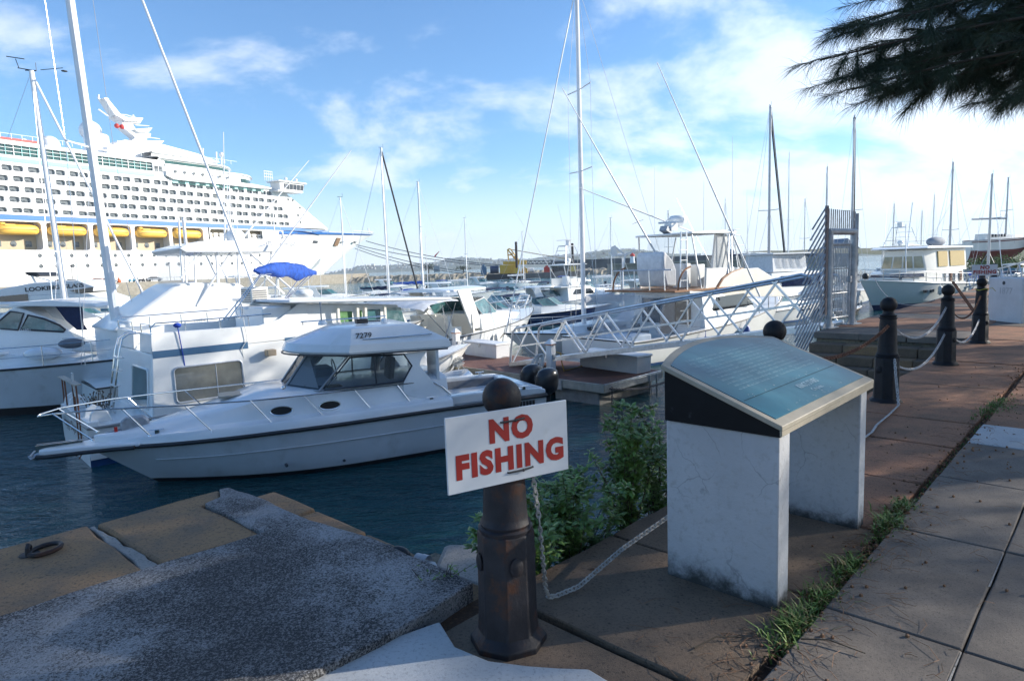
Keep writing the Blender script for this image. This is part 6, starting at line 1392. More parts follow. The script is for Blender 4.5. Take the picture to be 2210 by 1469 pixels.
# folded blue bimini on its raked steel bows
bm = thing('bimini_top', 'crumpled blue canvas bimini folded on its raked steel poles', 'canopy', B.r.location, B.r.rotation_euler.z)
def bt_(u, v, y): x, z = B.T(u, v, y); return (x, y, z)
for y, (a, c) in ((-1.25, ((480, 692), (562, 592))), (-1.05, ((492, 690), (566, 590))), (1.2, ((588, 674), (672, 588))), (1.35, ((594, 668), (676, 592))), (1.0, ((600, 664), (660, 580)))):
    m = MB(); m.tube([bt_(*a, y), bt_(*c, y)], .016, 6); m.build('pole', steel, bm)
m = MB(); m.tube([bt_(562, 592, -1.2), bt_(600, 590, -.4), bt_(650, 580, .9), bt_(676, 590, 1.3)], .016, 6); m.build('pole', steel, bm)
RR = random.Random(5); m = MB(); R_ = []
K = 22
for i in range(K + 1):
    t = i / K; u = 556 + 124 * t; v = 585 - 6 * math.sin(t * 3.1) + (4 if t > .85 else 0); y = -1.3 + 2.7 * t; c = Vector(bt_(u, v, y)); rr = .08 + .13 * math.sin(math.pi * min(1, max(0, t * 1.05))) ** .7 * (1 + .10 * math.sin(i * 1.3)); sag = .20 * math.exp(-((t - .70) / .14) ** 2) + .10 * math.exp(-((t - .35) / .1) ** 2)
    ring = []
    for k in range(14):
        a = 2 * math.pi * k / 14; w = 1 + .14 * math.sin(3 * a + i * .5) + RR.uniform(-.08, .08); ring.append(tuple(c + Vector((math.cos(a) * rr * w * .9, 0, math.sin(a) * rr * w * .8 - (sag if math.sin(a) < 0 else 0)))))
    R_.append(ring)
m.loft(R_, closed=True); o = m.build('canvas', bluec, bm, smooth=80)
for (u0, v0, u1, v1, y) in ((560, 588, 548, 583, -1.35),): m = MB(); m.tube([bt_(u0, v0, y), bt_(u1, v1, y)], .05, 8); m.build('canvas_tail', bluec, bm)
# ropes on the house side
def rope(pts, mt, label, r=.009, nm='rope', grp=None): m = MB(); m.tube(pts, r, 5); tag(m.build(nm, mt), label, 'rope', grp)
W_ = lambda b, x, y, z: b.o + b.h * x + b.l * y + Vector((0, 0, z))
brope = mat('blue_rope', (.01, .05, .35), .8)
p0 = W_(B, 2.0, yv - .08, 3.0); rope([p0, W_(B, 2.06, yv - .09, 2.3), W_(B, 2.12, yv - .05, 1.6), W_(B, 2.15, yv - .03, .95)], brope, 'blue rope hanging from the rail down over the house window', .013)
m = MB(); m.sph(p0, .09, 10, sz=.7); tag(m.build('rope_bundle', brope), 'small tangle of blue rope knotted on the flybridge rail', 'rope')
rope([W_(B, 3.55, yv - .08, 3.05), W_(B, 3.6, yv - .1, 2.5), W_(B, 3.45, yv - .1, 2.3), W_(B, 3.5, yv - .06, 1.9)], ropew, 'thin white rope hanging over the blue stripe of the houseboat')
x, z = B.T(582, 761, -HB); m = MB(); m.box(x - .12, x + .12, -HB - .16, -HB + .05, z - .07, z + .09); B.A(m, 'side_light', mat('beige_box', (.45, .35, .24), .6), bevel=.02)
# transom pulpit: two low frames with a bleached board on top, stub ladder
m = MB()
for y in (1.55, 1.2, .2, -.25): m.tube([(.08, y, .95), (.08, y, 1.72)], .018, 6)
m.tube([(.08, .2, .35), (.0, .2, .1)], .015, 5); B.A(m, 'transom_frame', rust)['kind'] = 'stuff'
m = MB(); m.beam((.08, 1.65, 1.72), (.08, -.5, 1.74), .14, .03); B.A(m, 'transom_board', mat('bleached_wood', (.42, .38, .32), .8, var=.2, vs=6))
m = MB()
for y in (-.62, -.95): m.tube([(-.02, y, 1.5), (-.04, y, .25), (-.12, y, .12)], .016, 5)
m.build('boarding_ladder', rust, B.r)
for z in (.4, .65, .9, 1.15): m = MB(); m.tube([(-.03, -.62, z), (-.03, -.95, z)], .014, 5); B.A(m, 'rung', rust)
m = MB()
for k in range(60): a = RR.uniform(0, 6.28); p = Vector((.45 + RR.gauss(0, .12), -.35 + RR.gauss(0, .22), 1.05)); q = p + Vector((RR.uniform(-.2, .2), RR.uniform(-.2, .2), RR.uniform(.1, .45))); m.tube([p, q], .006, 3); m.sph(q, .02, 5)
m.build('netting', mat('old_net', (.14, .10, .07), .9), B.r)['kind'] = 'stuff'
m = MB(); m.tube([(.1, .2, 1.78), (.1, .25, 1.95), (.1, .15, 1.95), (.1, .18, 1.6), (.12, .1, 1.2)], .02, 6); B.A(m, 'rope_hank', ropew)

# ================================================================ generic vessels
def clampw(f, k): return lambda x, z: f(x, z) * k
def cabin_loft(b, st, mt, name='cabin', bevel=.02, smooth=35):
    """st: list of (x, halfwidth_low, halfwidth_high, z_low, z_high)"""
    m = MB(); R_ = [[(x, wl, zl), (x, wh, zh), (x, -wh, zh), (x, -wl, zl)] for x, wl, wh, zl, zh in st]; m.loft(R_, closed=True); return b.A(m, name, mt, bevel=bevel, smooth=smooth)
def bowrail(b, pf, sh_, x0, x1, h=.55, n=5, r=.016, inset=.08, mid=False): rail(b, pf, sh_, x0, x1, h, n, r, inset=inset, pulpit=True, mid=mid)
def outrigger(b, base, tip, r=.03, mt=None): 
    m = MB(); m.tube([base, tip], r, 6, r2=r * .35); o = b.A(m, 'outrigger', mt or spar)
    m = MB(); q = Vector(base).lerp(Vector(tip), .3); m.tube([q + Vector((-.35, 0, -.1)), q, q + Vector((.35, 0, .1))], .012, 4); m.build('spreader', galb, o); return o
def antenna(b, x, y, z, h, lean=0): m = MB(); m.tube([(x, y, z), (x - lean, y, z + h)], .018, 5, r2=.006); b.A(m, 'antenna', spar)
def radome(b, x, y, z, r=.3): m = MB(); m.lathe([(r * .5, z - .15), (r * .9, z), (r, z + .08), (r, z + .2), (r * .75, z + .32), (.02, z + .35)], (x, y, 0), 16); b.A(m, 'radome', gel, smooth=60)
def simple_hull(b, L_, beam, fb0, fb1, mats=None, cock=None, rake=None, rub=black, stripe=None, tr=.88, flare=.22, boot_h=.12, k=2.3, rubr=.025, n=14):
    f = lambda x: fb0 + (fb1 - fb0) * (max(0, x) / L_) ** 1.7
    pf = hull(b, L_, beam, f, rake=rake or L_ * .13, tr=tr, k=k, flare=flare, chine=.35, mats=mats or [gel, boot, bootk], cock=cock, rub=rub, boot_h=boot_h, stripe=stripe, n=n, rubr=rubr); return pf, f
def express(name, label, o, az, L_, top='hard', accent=black, glassm=gteal, mats=None, group=None, detail=1, cat='motorboat'):
    b = Boat(name, label, cat, o, az, group); beam = L_ * .31; pf, f = simple_hull(b, L_, beam, L_ * .085, L_ * .135, mats, cock=L_ * .36, stripe=None)
    k = L_ / 10; zb = f(L_ * .5); W1 = beam * .5
    cabin_loft(b, [(L_ * .36, W1 * .8, W1 * .74, zb - .1, zb + .50 * k), (L_ * .50, W1 * .78, W1 * .68, zb - .1, zb + .55 * k), (L_ * .62, W1 * .7, W1 * .55, zb - .1, zb + .45 * k), (L_ * .78, W1 * .45, W1 * .28, zb - .1, zb + .26 * k), (L_ * .88, W1 * .22, W1 * .08, zb - .1, zb + .15 * k)], gel, 'trunk_cabin')
    z0 = zb + .48 * k
    # wraparound windshield
    c = [(L_ * .38, W1 * .74), (L_ * .50, W1 * .70), (L_ * .575, W1 * .36), (L_ * .585, 0)]; t = [(L_ * .33, W1 * .68), (L_ * .42, W1 * .62), (L_ * .49, W1 * .32), (L_ * .50, 0)]
    hh = .62 * k
    for sg in (1, -1):
        for i in range(3):
            m = MB(); q = [(c[i][0], sg * c[i][1], z0), (c[i + 1][0], sg * c[i + 1][1], z0), (t[i + 1][0], sg * t[i + 1][1], z0 + hh), (t[i][0], sg * t[i][1], z0 + hh * (1 if i else .8))]; m.add(q, [(0, 1, 2, 3)]); oo = b.A(m, 'windshield', glassm, smooth=0)
            m = MB(); m.tube(q, .022 * k, 5, closed=True); m.build('frame', spar if accent is not black else galb, oo)
    if top in ('hard', 'soft'):
        zt = z0 + hh + .38 * k; m = MB(); R_ = []
        for x, w in ((L_ * .16, .62), (L_ * .17, .7), (L_ * .30, .74), (L_ * .42, .66), (L_ * .47, .5)):
            R_.append([(x, W1 * w, zt - .05), (x, W1 * w * .97, zt + .02), (x, W1 * w * .5, zt + .09), (x, 0, zt + .11), (x, -W1 * w * .5, zt + .09), (x, -W1 * w * .97, zt + .02), (x, -W1 * w, zt - .05)])
        m.loft(R_, closed=True); b.A(m, 'hardtop' if top == 'hard' else 'bimini', gel if top == 'hard' else (navyc if accent is navyc else canvasw), smooth=50)
        for sg in (1, -1):
            m = MB()
            if top == 'hard': m.prism([(L_ * .30, zb), (L_ * .38, zb), (L_ * .30, zt), (L_ * .22, zt)], sg * W1 * .74, sg * W1 * .70); b.A(m, 'arch_leg', gel, bevel=.02)
            else:
                m.tube([(L_ * .3, sg * W1 * .8, zb), (L_ * .2, sg * W1 * .62, zt)], .018, 5); m.tube([(L_ * .3, sg * W1 * .8, zb), (L_ * .42, sg * W1 * .6, zt)], .018, 5); b.A(m, 'bimini_frame', steel)
            m = MB(); m.add([(t[0][0], sg * t[0][1], z0 + hh * .8), (t[1][0], sg * t[1][1], z0 + hh), (t[1][0], sg * t[1][1] * .98, zt - .02), (L_ * .27, sg * W1 * .68, zt - .02)], [(0, 1, 2, 3)]); b.A(m, 'clear_curtain', vinyl, smooth=0)
    elif top == 'arch':
        m = MB(); zt = z0 + hh + .25 * k; m.tube([(L_ * .2, W1 * .85, zb), (L_ * .27, W1 * .7, zt), (L_ * .27, -W1 * .7, zt), (L_ * .2, -W1 * .85, zb)], .08, 6); b.A(m, 'radar_arch', gel)
    bowrail(b, pf, f, L_ * .55, L_ * .985, .5 * k, 6)
    if detail:
        for sg in (1, -1): 
            for xx in (.60, .68): 
                m = MB(); v_ = [(L_ * xx + .2 * math.cos(a), zb * .80 + .06 * math.sin(a)) for a in np.linspace(0, 6.28, 13)[:-1]]; w_ = max(0, (xx - .45) / .55) ** 1.6; m.prism(v_, sg * (pf(L_ * xx) * .975), sg * (pf(L_ * xx) * .95)); b.A(m, 'porthole', gdark)
        for y in (-.5, .35): m = MB(); m.box(L_ * .20, L_ * .26, W1 * y - .25, W1 * y + .25, .6, 1.15 * k); m.prism([(L_ * .19, 1.0 * k), (L_ * .21, 1.0 * k), (L_ * .19, 1.6 * k), (L_ * .175, 1.6 * k)], W1 * y - .25, W1 * y + .25); b.A(m, 'seat', gelw, bevel=.04)
        antenna(b, L_ * .3, W1 * .5, zb + 1.3 * k, 2.4 * k)
    return b, pf, f
def sportfish(name, label, o, az, L_, tower=True, mats=None, group=None, wing=True, cat='motorboat', rigs=True, canvas=False, simple=False):
    b = Boat(name, label, cat, o, az, group); beam = L_ * .33; pf, f = simple_hull(b, L_, beam, L_ * .075, L_ * .16, mats, cock=L_ * .32, k=2.4); W1 = beam / 2; k = L_ / 12; zb = f(L_ * .32)
    cabin_loft(b, [(L_ * .32, W1 * .86, W1 * .78, zb, zb + 1.25 * k), (L_ * .56, W1 * .8, W1 * .66, zb + .1, zb + 1.25 * k), (L_ * .68, W1 * .55, W1 * .4, zb + .2, zb + .75 * k), (L_ * .80, W1 * .35, W1 * .2, zb + .35, zb + .70 * k)], gel, 'deckhouse')
    for sg in (1, -1):
        m = MB(); P = [(L_ * .36, zb + .55 * k), (L_ * .60, zb + .62 * k), (L_ * .55, zb + 1.1 * k), (L_ * .40, zb + 1.05 * k)]; m.prism(P, lambda x, z: sg * W1 * (.845 - .1 * (x / L_ - .32) - .05 * (z - zb) / k), lambda x, z: sg * W1 * .6); b.A(m, 'window', gdark, smooth=0)
    cabin_loft(b, [(L_ * .25, W1 * .84, W1 * .84, zb + 1.26 * k, zb + 1.36 * k), (L_ * .56, W1 * .7, W1 * .7, zb + 1.26 * k, zb + 1.36 * k), (L_ * .60, W1 * .4, W1 * .4, zb + 1.26 * k, zb + 1.34 * k)], gel, 'flybridge_deck')
    z1 = zb + 1.36 * k
    m = MB(); R_ = [];
    for z, kk in ((z1, 1), (z1 + .75 * k, 1.04)):
        R_.append([(L_ * .34, W1 * .74 * kk, z), (L_ * .48, W1 * .66 * kk, z), (L_ * .555 * (1 + .02 * (kk > 1)), W1 * .3, z), (L_ * .56 * (1 + .02 * (kk > 1)), 0, z), (L_ * .555 * (1 + .02 * (kk > 1)), -W1 * .3, z), (L_ * .48, -W1 * .66 * kk, z), (L_ * .34, -W1 * .74 * kk, z)])
    m.loft(R_, cap=False); b.A(m, 'flybridge_coaming', gel)
    m = MB(); m.box(L_ * .44, L_ * .48, -.4, .4, z1, z1 + .9 * k); m.box(L_ * .38, L_ * .41, -.35, .35, z1, z1 + .95 * k); b.A(m, 'helm', gel, bevel=.03)
    z2 = z1 + 2.0 * k
    m = MB(); m.prism([(L_ * .30, z2), (L_ * .52, z2 + .03), (L_ * .54, z2 + .09), (L_ * .40, z2 + .15), (L_ * .30, z2 + .08)], -W1 * .66, W1 * .66); b.A(m, 'hardtop', navyc if canvas else gel, bevel=.02)
    for sg in (1, -1):
        for xa, xb in ((.335, .31), (.47, .50)): m = MB(); m.tube([(L_ * xa, sg * W1 * .72, z1), (L_ * xb, sg * W1 * .62, z2)], .035, 6); b.A(m, 'tower_leg', alu)
        m = MB(); m.add([(L_ * .36, sg * W1 * .74, z1 + .75 * k), (L_ * .50, sg * W1 * .66, z1 + .75 * k), (L_ * .50, sg * W1 * .62, z2), (L_ * .36, sg * W1 * .63, z2)], [(0, 1, 2, 3)]); b.A(m, 'clear_curtain', vinyl, smooth=0)
    if tower:
        z3 = z2 + 1.9 * k; m = MB()
        for sg in (1, -1):
            m.tube([(L_ * .33, sg * W1 * .6, z2), (L_ * .37, sg * W1 * .34, z3), (L_ * .45, sg * W1 * .34, z3), (L_ * .50, sg * W1 * .6, z2)], .03, 5); m.tube([(L_ * .35, sg * W1 * .47, (z2 + z3) / 2), (L_ * .475, sg * W1 * .47, (z2 + z3) / 2)], .025, 5)
        m.tube([(L_ * .37, W1 * .34, z3), (L_ * .37, -W1 * .34, z3)], .03, 5); m.tube([(L_ * .45, W1 * .34, z3), (L_ * .45, -W1 * .34, z3)], .03, 5)
        for t in (.25, .5, .75): m.tube([(L_ * (.33 + .04 * t), W1 * (.6 - .26 * t), z2 + (z3 - z2) * t), (L_ * (.33 + .04 * t), -W1 * (.6 - .26 * t), z2 + (z3 - z2) * t)], .02, 4)
        b.A(m, 'tuna_tower', alu)
        m = MB(); m.box(L_ * .37, L_ * .45, -W1 * .36, W1 * .36, z3 - .05, z3); m.box(L_ * .42, L_ * .44, -.25, .25, z3, z3 + .5); b.A(m, 'tower_platform', gel)
        m = MB(); m.tube([(L_ * .36, W1 * .36, z3 + .5), (L_ * .45, W1 * .3, z3 + .55), (L_ * .45, -W1 * .3, z3 + .55), (L_ * .36, -W1 * .36, z3 + .5)], .025, 5); b.A(m, 'tower_rail', alu)
    if rigs:
        for sg in (1, -1): outrigger(b, (L_ * .42, sg * W1 * .85, z1 + .3), (L_ * .12, sg * (W1 + 1.6), z1 + 7.5 * k))
        antenna(b, L_ * .34, W1 * .5, z2, 3 * k); antenna(b, L_ * .34, -W1 * .5, z2, 2.6 * k); radome(b, L_ * .42, 0, z2 + .3)
    if not simple: bowrail(b, pf, f, L_ * .60, L_ * .985, .5 * k, 6)
    return b, pf, f
def sailboat(name, label, o, az, L_, mh, col=None, spr=(.48,), boom=True, cover=canvasw, group=None, mr=.075, mt=None, mats=None, wr=.010, furl=.045, furlm=None, rake=0.0, deckstuff=True, stripe=None, sp=.85):
    b = Boat(name, label, 'sailboat', o, az, group); beam = L_ * .30; pf, f = simple_hull(b, L_, beam, L_ * .095, L_ * .125, mats, rake=L_ * .14, tr=.55, k=1.9, stripe=stripe); z = f(L_ * .5)
    cabin_loft(b, [(L_ * .28, beam * .32, beam * .26, z - .1, z + .42), (L_ * .50, beam * .33, beam * .26, z - .1, z + .42), (L_ * .66, beam * .24, beam * .16, z - .1, z + .30), (L_ * .76, beam * .12, beam * .06, z, z + .16)], gel)
    for sg in (1, -1):
        for xx in (.34, .42, .50, .58): m = MB(); m.prism(rrect(L_ * xx - .2, L_ * xx + .2, z + .10, z + .26, .05, 2), sg * beam * (.315 - .1 * max(0, xx - .5) * 4), sg * beam * (.2)); b.A(m, 'portlight', gdark)
    mast_rig(b, L_ * .58, mh, r=mr, spreaders=spr, bow=(L_ * .99, f(L_)), stern=(0, f(0)), side=beam * .45, boom=(L_ * .38, z + 1.35) if boom else None, boomcover=cover if boom else None, base=z, mt=mt, wr=wr, fore_r=furl, foremat=furlm or spar, deckz=z, rake=rake, sp_w=sp)
    rail(b, pf, f, .1, L_ * .97, .6, 8, .011, inset=.06, mid=True, pulpit=True)
    if deckstuff:
        m = MB(); m.tube([(L_ * .30, beam * .28, z + .4), (L_ * .27, beam * .25, z + 1.0), (L_ * .27, -beam * .25, z + 1.0), (L_ * .30, -beam * .28, z + .4)], .02, 5); b.A(m, 'dodger_frame', steel)
        m = MB(); m.add([(L_ * .36, beam * .25, z + .42), (L_ * .36, -beam * .25, z + .42), (L_ * .28, -beam * .25, z + 1.0), (L_ * .28, beam * .25, z + 1.0), (L_ * .24, -beam * .25, z + 1.02), (L_ * .24, beam * .25, z + 1.02)], [(0, 1, 2, 3), (3, 2, 4, 5)]); b.A(m, 'dodger', cover or canvasw, smooth=60)
    return b, pf, f
def runabout(name, label, o, az, L_, mats=None, bim=navyc, group=None, console=False):
    b = Boat(name, label, 'motorboat', o, az, group); beam = L_ * .34; pf, f = simple_hull(b, L_, beam, L_ * .09, L_ * .135, mats, cock=L_ * .5); z = f(L_ * .5); W1 = beam / 2
    m = MB(); q = [(L_ * .52, W1 * .75, z + .02), (L_ * .60, W1 * .3, z + .05), (L_ * .60, -W1 * .3, z + .05), (L_ * .52, -W1 * .75, z + .02)]; t = [(x - .25, y * .92, zz + .42) for x, y, zz in q]; m.loft([q, t], cap=False); b.A(m, 'windshield', gteal, smooth=0)
    m = MB(); m.tube(t, .015, 4); b.A(m, 'windshield_frame', spar)
    if bim:
        m = MB(); R_ = []
        for x, dz in ((L_ * .22, -.06), (L_ * .30, .03), (L_ * .42, .05), (L_ * .50, -.04)): R_.append([(x, W1 * .7 * math.cos(a), z + 1.25 + dz + .12 * math.sin(a)) for a in np.linspace(0, math.pi, 7)])
        m.loft(R_, cap=False); b.A(m, 'bimini', bim, smooth=60)
        for sg in (1, -1): m = MB(); m.tube([(L_ * .24, sg * W1 * .7, z + 1.2), (L_ * .38, sg * W1 * .85, z)], .015, 4); m.tube([(L_ * .48, sg * W1 * .7, z + 1.2), (L_ * .38, sg * W1 * .85, z)], .015, 4); b.A(m, 'bimini_frame', steel)
    m = MB(); m.box(-.45, -.05, -.18, .18, .5, z + .45); b.A(m, 'outboard_motor', blackp, bevel=.06)
    bowrail(b, pf, f, L_ * .62, L_ * .98, .35, 4)
    return b, pf, f
# ================================================================ THE OTHER BOATS
def pos(u, Y): p = aty(u, 600, Y); return (p.x, p.y)
def hd(az): a = math.radians(az); return Vector((math.sin(a), math.cos(a)))
def stern_from_bow(u, Y, az, L_): p = Vector(pos(u, Y)) - hd(az) * L_; return (p.x, p.y)
# D: white express cruiser behind the dock, bow to the right
D_, pD, fD = express('express_cruiser', 'white express cruiser with white bimini moored behind the left dock box, bow to the right', (-5.0, 27.6), 30, 12.6, 'hard', mats=[gelf, gelf, bootk], accent=None)
m = MB(); R_ = []
for x, dz in ((-.2, -.22), (.3, .02), (1.4, .10), (2.4, .06)): R_.append([(x, 1.75 * math.cos(a), 2.62 + dz + .16 * math.sin(a)) for a in np.linspace(0, math.pi, 9)])
m.loft(R_, cap=False); D_.A(m, 'awning', canvasw, smooth=60)
for sg in (1, -1):
    for p, q in (((.0, 1.7, 2.4), (1.6, 1.75, 1.1)), ((2.2, 1.7, 2.6), (1.2, 1.75, 1.1)), ((1.2, 1.7, 2.6), (1.4, 1.75, 1.1))): m = MB(); m.tube([(p[0], sg * p[1], p[2]), (q[0], sg * q[1], q[2])], .018, 5); D_.A(m, 'awning_pole', steel)
for y0, y1, x in ((-1.5, -.3, 2.0), (.1, 1.3, 3.2), (-1.5, -.4, 3.9)): m = MB(); m.box(x, x + .7, y0, y1, .5, 1.15); m.prism([(x - .08, 1.0), (x + .12, 1.0), (x - .02, 2.0), (x - .16, 2.0)], y0, y1); D_.A(m, 'seat', gelw, bevel=.05)
for sg in (1, -1):
    for k in (0, 1): m = MB(); x = 6.4 - k * .8; P = [(x, .62), (x + .55, .80), (x + .7, .92), (x + .3, .84)]; m.prism(P, sg * (pD(x) * .955), sg * (pD(x) * .90)); D_.A(m, 'hull_vent', mat('vent_grey', (.2, .19, .18), .5))
# white express behind it and others to the left, in the haze of masts
express('express_cruiser', 'cream express cruiser with clear side curtains behind the houseboat roof', stern_from_bow(962, 36, 60, 9.5), 60, 9.5, 'arch', mats=[gelw, gelw, bootk])
b, pf, f = express('express_cruiser', 'white boat with a navy framed clear canvas enclosure behind the houseboat roof', stern_from_bow(905, 32, 70, 8.5), 70, 8.5, 'none', mats=[gel, gel, bootk])
m = MB(); R_ = []
for x in (.3, 1.0, 2.6, 3.6): R_.append([(x, 1.2 * math.cos(a) if abs(math.cos(a)) < .99 else math.copysign(1.25, math.cos(a)), 1.25 + (1.1 if .2 < x < 3 else .7) * abs(math.sin(a)) ** .4) for a in np.linspace(0, math.pi, 9)])
m.loft(R_, cap=True); o = b.A(m, 'enclosure', navyc, smooth=40)
for k in range(3): m = MB(); m.box(.5 + k * .75, 1.1 + k * .75, -1.32, -1.27, 1.45, 2.05); m.build('clear_panel', mat('curtain_pale', (.42, .41, .38), .5, var=.25, vs=5), o)
b = Boat('motorboat', 'white boat carrying a radome on a mast behind the houseboat', 'motorboat', stern_from_bow(840, 37, 60, 8), 60); pf, f = simple_hull(b, 8, 2.7, .8, 1.1); cabin_loft(b, [(2.5, 1.1, .95, .8, 2.0), (5, .9, .7, .9, 1.9), (6.4, .4, .2, 1.0, 1.3)], gel); m = MB(); m.tube([(3.2, 0, 2), (3.2, 0, 2.8)], .06, 6); b.A(m, 'mast', gel); radome(b, 3.2, 0, 2.95, .5); antenna(b, 3.6, .4, 2, 3.4)
# B2: big sportfisher right behind the houseboat, fairing sloping left
o2 = B.o + B.l * 5.6 + B.h * 1.2
B2 = Boat('sportfishing_boat', 'white sportfisher with sloping fairing, clear curtains and long outriggers behind the houseboat', 'motorboat', (o2.x, o2.y), 46.9)
T2 = lambda pts, y=-1.5: B2.TT(pts, y)
pf2, f2 = simple_hull(B2, 13, 4.0, 1.0, 1.9)
prf = T2([(238, 716), (262, 698), (300, 672), (340, 644), (372, 622), (392, 611), (420, 609), (520, 611), (545, 628), (600, 668), (604, 720)])
w2 = lambda x, z: 1.55 - .16 * max(0, z - 2.6)
shell(B2, prf, w2, gel, 'fairing', bevel=.10, smooth=45)
m = MB(); m.box(prf[0][0] + .2, 10, -1.8, 1.8, 1.0, prf[0][1]); B2.A(m, 'deckhouse', gel, bevel=.03)
cu = T2([(398, 611), (392, 545), (520, 540), (524, 611)])
for sg in (1, -1):
    m = MB(); m.add([(x, sg * 1.34, z) for x, z in cu], [(0, 1, 2, 3)]); B2.A(m, 'clear_curtain', vinyl, smooth=0)
m = MB(); m.add([(cu[0][0], -1.34, cu[0][1]), (cu[0][0], 1.34, cu[0][1]), (cu[1][0], 1.34, cu[1][1]), (cu[1][0], -1.34, cu[1][1])], [(0, 1, 2, 3)]); B2.A(m, 'clear_curtain', vinyl, smooth=0)
rf = T2([(384, 536), (398, 528), (428, 521), (515, 519), (560, 526), (622, 539), (600, 543), (480, 545), (400, 545)]); m = MB(); m.prism(rf, -1.6, 1.6); B2.A(m, 'hardtop', gelf, bevel=.02)
def tl(u0, v0, u1, v1, y0, y1, r=.035, mt=None, nm='tower_leg'): a = B2.T(u0, v0, y0); c = B2.T(u1, v1, y1); m = MB(); m.tube([(a[0], y0, a[1]), (c[0], y1, c[1])], r, 6); B2.A(m, nm, mt or spar)
for (a, b_) in (((395, 608), (385, 470)), ((402, 610), (398, 545)), ((422, 610), (420, 545)), ((470, 612), (468, 543)), ((472, 612), (466, 545)), ((516, 612), (512, 543)), ((390, 600), (436, 545)), ((425, 660), (503, 535)), ((585, 600), (585, 540)), ((398, 582), (420, 560))): tl(*a, *b_, -1.45, -1.4)
for (a, b_) in (((395, 470), (402, 536)),): tl(*a, *b_, -1.2, -1.2, .05)
for (u0, v0, u1, v1, y) in ((560, 594, 758, 324, -1.8), (525, 512, 667, 346, 1.2)): a = B2.T(u0, v0, y); c = B2.T(u1, v1, y * 1.3); outrigger(B2, (a[0], y, a[1]), (c[0], y * 1.3, c[1]), .035)
for (u, v, v1) in ((485, 520, 285), (497, 520, 365), (493, 520, 395)): a = B2.T(u, v, 0); c = B2.T(u - 3, v1, 0); m = MB(); m.tube([(a[0], 0, a[1]), (c[0], 0, c[1])], .03, 6, r2=.012); B2.A(m, 'antenna', spar)
radome(B2, B2.T(508, 512, 0)[0], 0, B2.T(508, 512, 0)[1] - .1, .32); x, z = B2.T(405, 690, -1.6)
text(None, 'H474', .16, mat('faded_number', (.45, .47, .48), .6), B2.r, (x + .4, -w2(0, z) - .012, z - .05), (math.radians(90), 0, 0), 'registration_number')
# another tower behind: radar arch with struts
b, pf, f = sportfish('sportfishing_boat', 'white sportfisher with a leaning radar arch behind the blue bimini', stern_from_bow(790, 39, 55, 11), 55, 11, tower=False, rigs=False, simple=True)
for sg in (1, -1): m = MB(); m.tube([(3.0, sg * 1.2, 4.0), (2.4, sg * 1.0, 5.5), (4.0, sg * 1.0, 5.5), (6.5, sg * 1.3, 3.0)], .05, 6); b.A(m, 'arch_leg', spar)
m = MB(); m.box(2.2, 4.1, -1.1, 1.1, 5.46, 5.56); b.A(m, 'arch_top', gel, bevel=.02)
outrigger(b, (4.4, -1.4, 2.6), (3.2, -2.4, 7.6)); outrigger(b, (4.4, 1.4, 2.6), (8.2, 2.4, 6.4)); antenna(b, 3.8, .3, 5.5, 4.2)
m = MB(); 
for k in range(5): m.box(1.0 + k * .12, 1.06 + k * .12, -.9, .2, 2.75, 3.9)
for sl2 in b.r.children: pass
o = b.A(m, 'striped_chair', mat('stripe_blue', (.05, .15, .5), .8)); o['kind'] = 'stuff'
# boat C: near white cruiser at the left edge and the green-windowed one behind
bC = Boat('sailboat', 'white sailboat with lifelines and the thick tall mast that leaves the top of the picture', 'sailboat', (-22.3, 22.0), 97)
LC = 11.0; fC = lambda x: 1.35 + .35 * (max(0, x) / LC) ** 1.4
pfC = hull(bC, LC, 3.4, fC, rake=1.7, k=2.3, flare=.30, mats=[hullg, bootk, bootk], boot_h=.26, cock=None)
cabin_loft(bC, [(1, 1.2, 1.1, 1.3, 1.9), (6, 1.1, .9, 1.3, 1.95), (8.5, .6, .4, 1.5, 1.7)], gelf, 'trunk_cabin'); rail(bC, pfC, fC, .3, LC * .97, .62, 9, .014, mid=True, pulpit=True)
m = MB(); m.sph((7.6, -.7, 1.9), .5, 16, sx=1.2, sy=.8, sz=.42); bC.A(m, 'life_raft_pod', gelf); m = MB(); m.slab(rrect(5.4, 6.4, -1.2, -.6, .1), 1.9, 2.0); bC.A(m, 'deck_hatch', gelf, bevel=.02)
m = MB(); m.sph((8.3, -.3, 2.15), .32, 12, sx=1.3, sz=.5); bC.A(m, 'windlass_cover', greyi)
bC2 = Boat('express_cruiser', 'express cruiser with green tinted windows and black canvas at the left edge', 'motorboat', (-8.6 - 8, 24.3 + 0), 262)
bC2.r.location = Vector((-13.4, 24.6, WATER)); bC2.o = bC2.r.location.copy()
pf, f = simple_hull(bC2, 11, 3.6, 1.1, 1.7)
TC = lambda pts: bC2.TT(pts, 1.55)
P = TC([(-60, 760), (-30, 700), (18, 668), (32, 662), (60, 672), (110, 690), (146, 712), (165, 735), (200, 742), (200, 760)])
m = MB(); m.prism(P, 1.5, -1.5); bC2.A(m, 'cabin', gel, bevel=.06)
for pts in ([(-20, 708), (22, 672), (50, 676), (38, 712)], [(44, 711), (60, 680), (95, 688), (128, 702), (140, 711), (136, 716)]):
    Q_ = TC(pts)
    for sg in (1, -1): m = MB(); m.prism(Q_, sg * 1.51, sg * 1.53); o = bC2.A(m, 'side_window', gteal, smooth=0); m = MB(); m.tube([(x, sg * 1.53, z) for x, z in Q_], .035, 6, closed=True); m.build('frame', blackp, o)
P = TC([(20, 660), (30, 652), (110, 648), (205, 655), (212, 662), (110, 661)]); m = MB(); m.prism(P, 1.65, -1.65); bC2.A(m, 'hardtop', gel, bevel=.03)
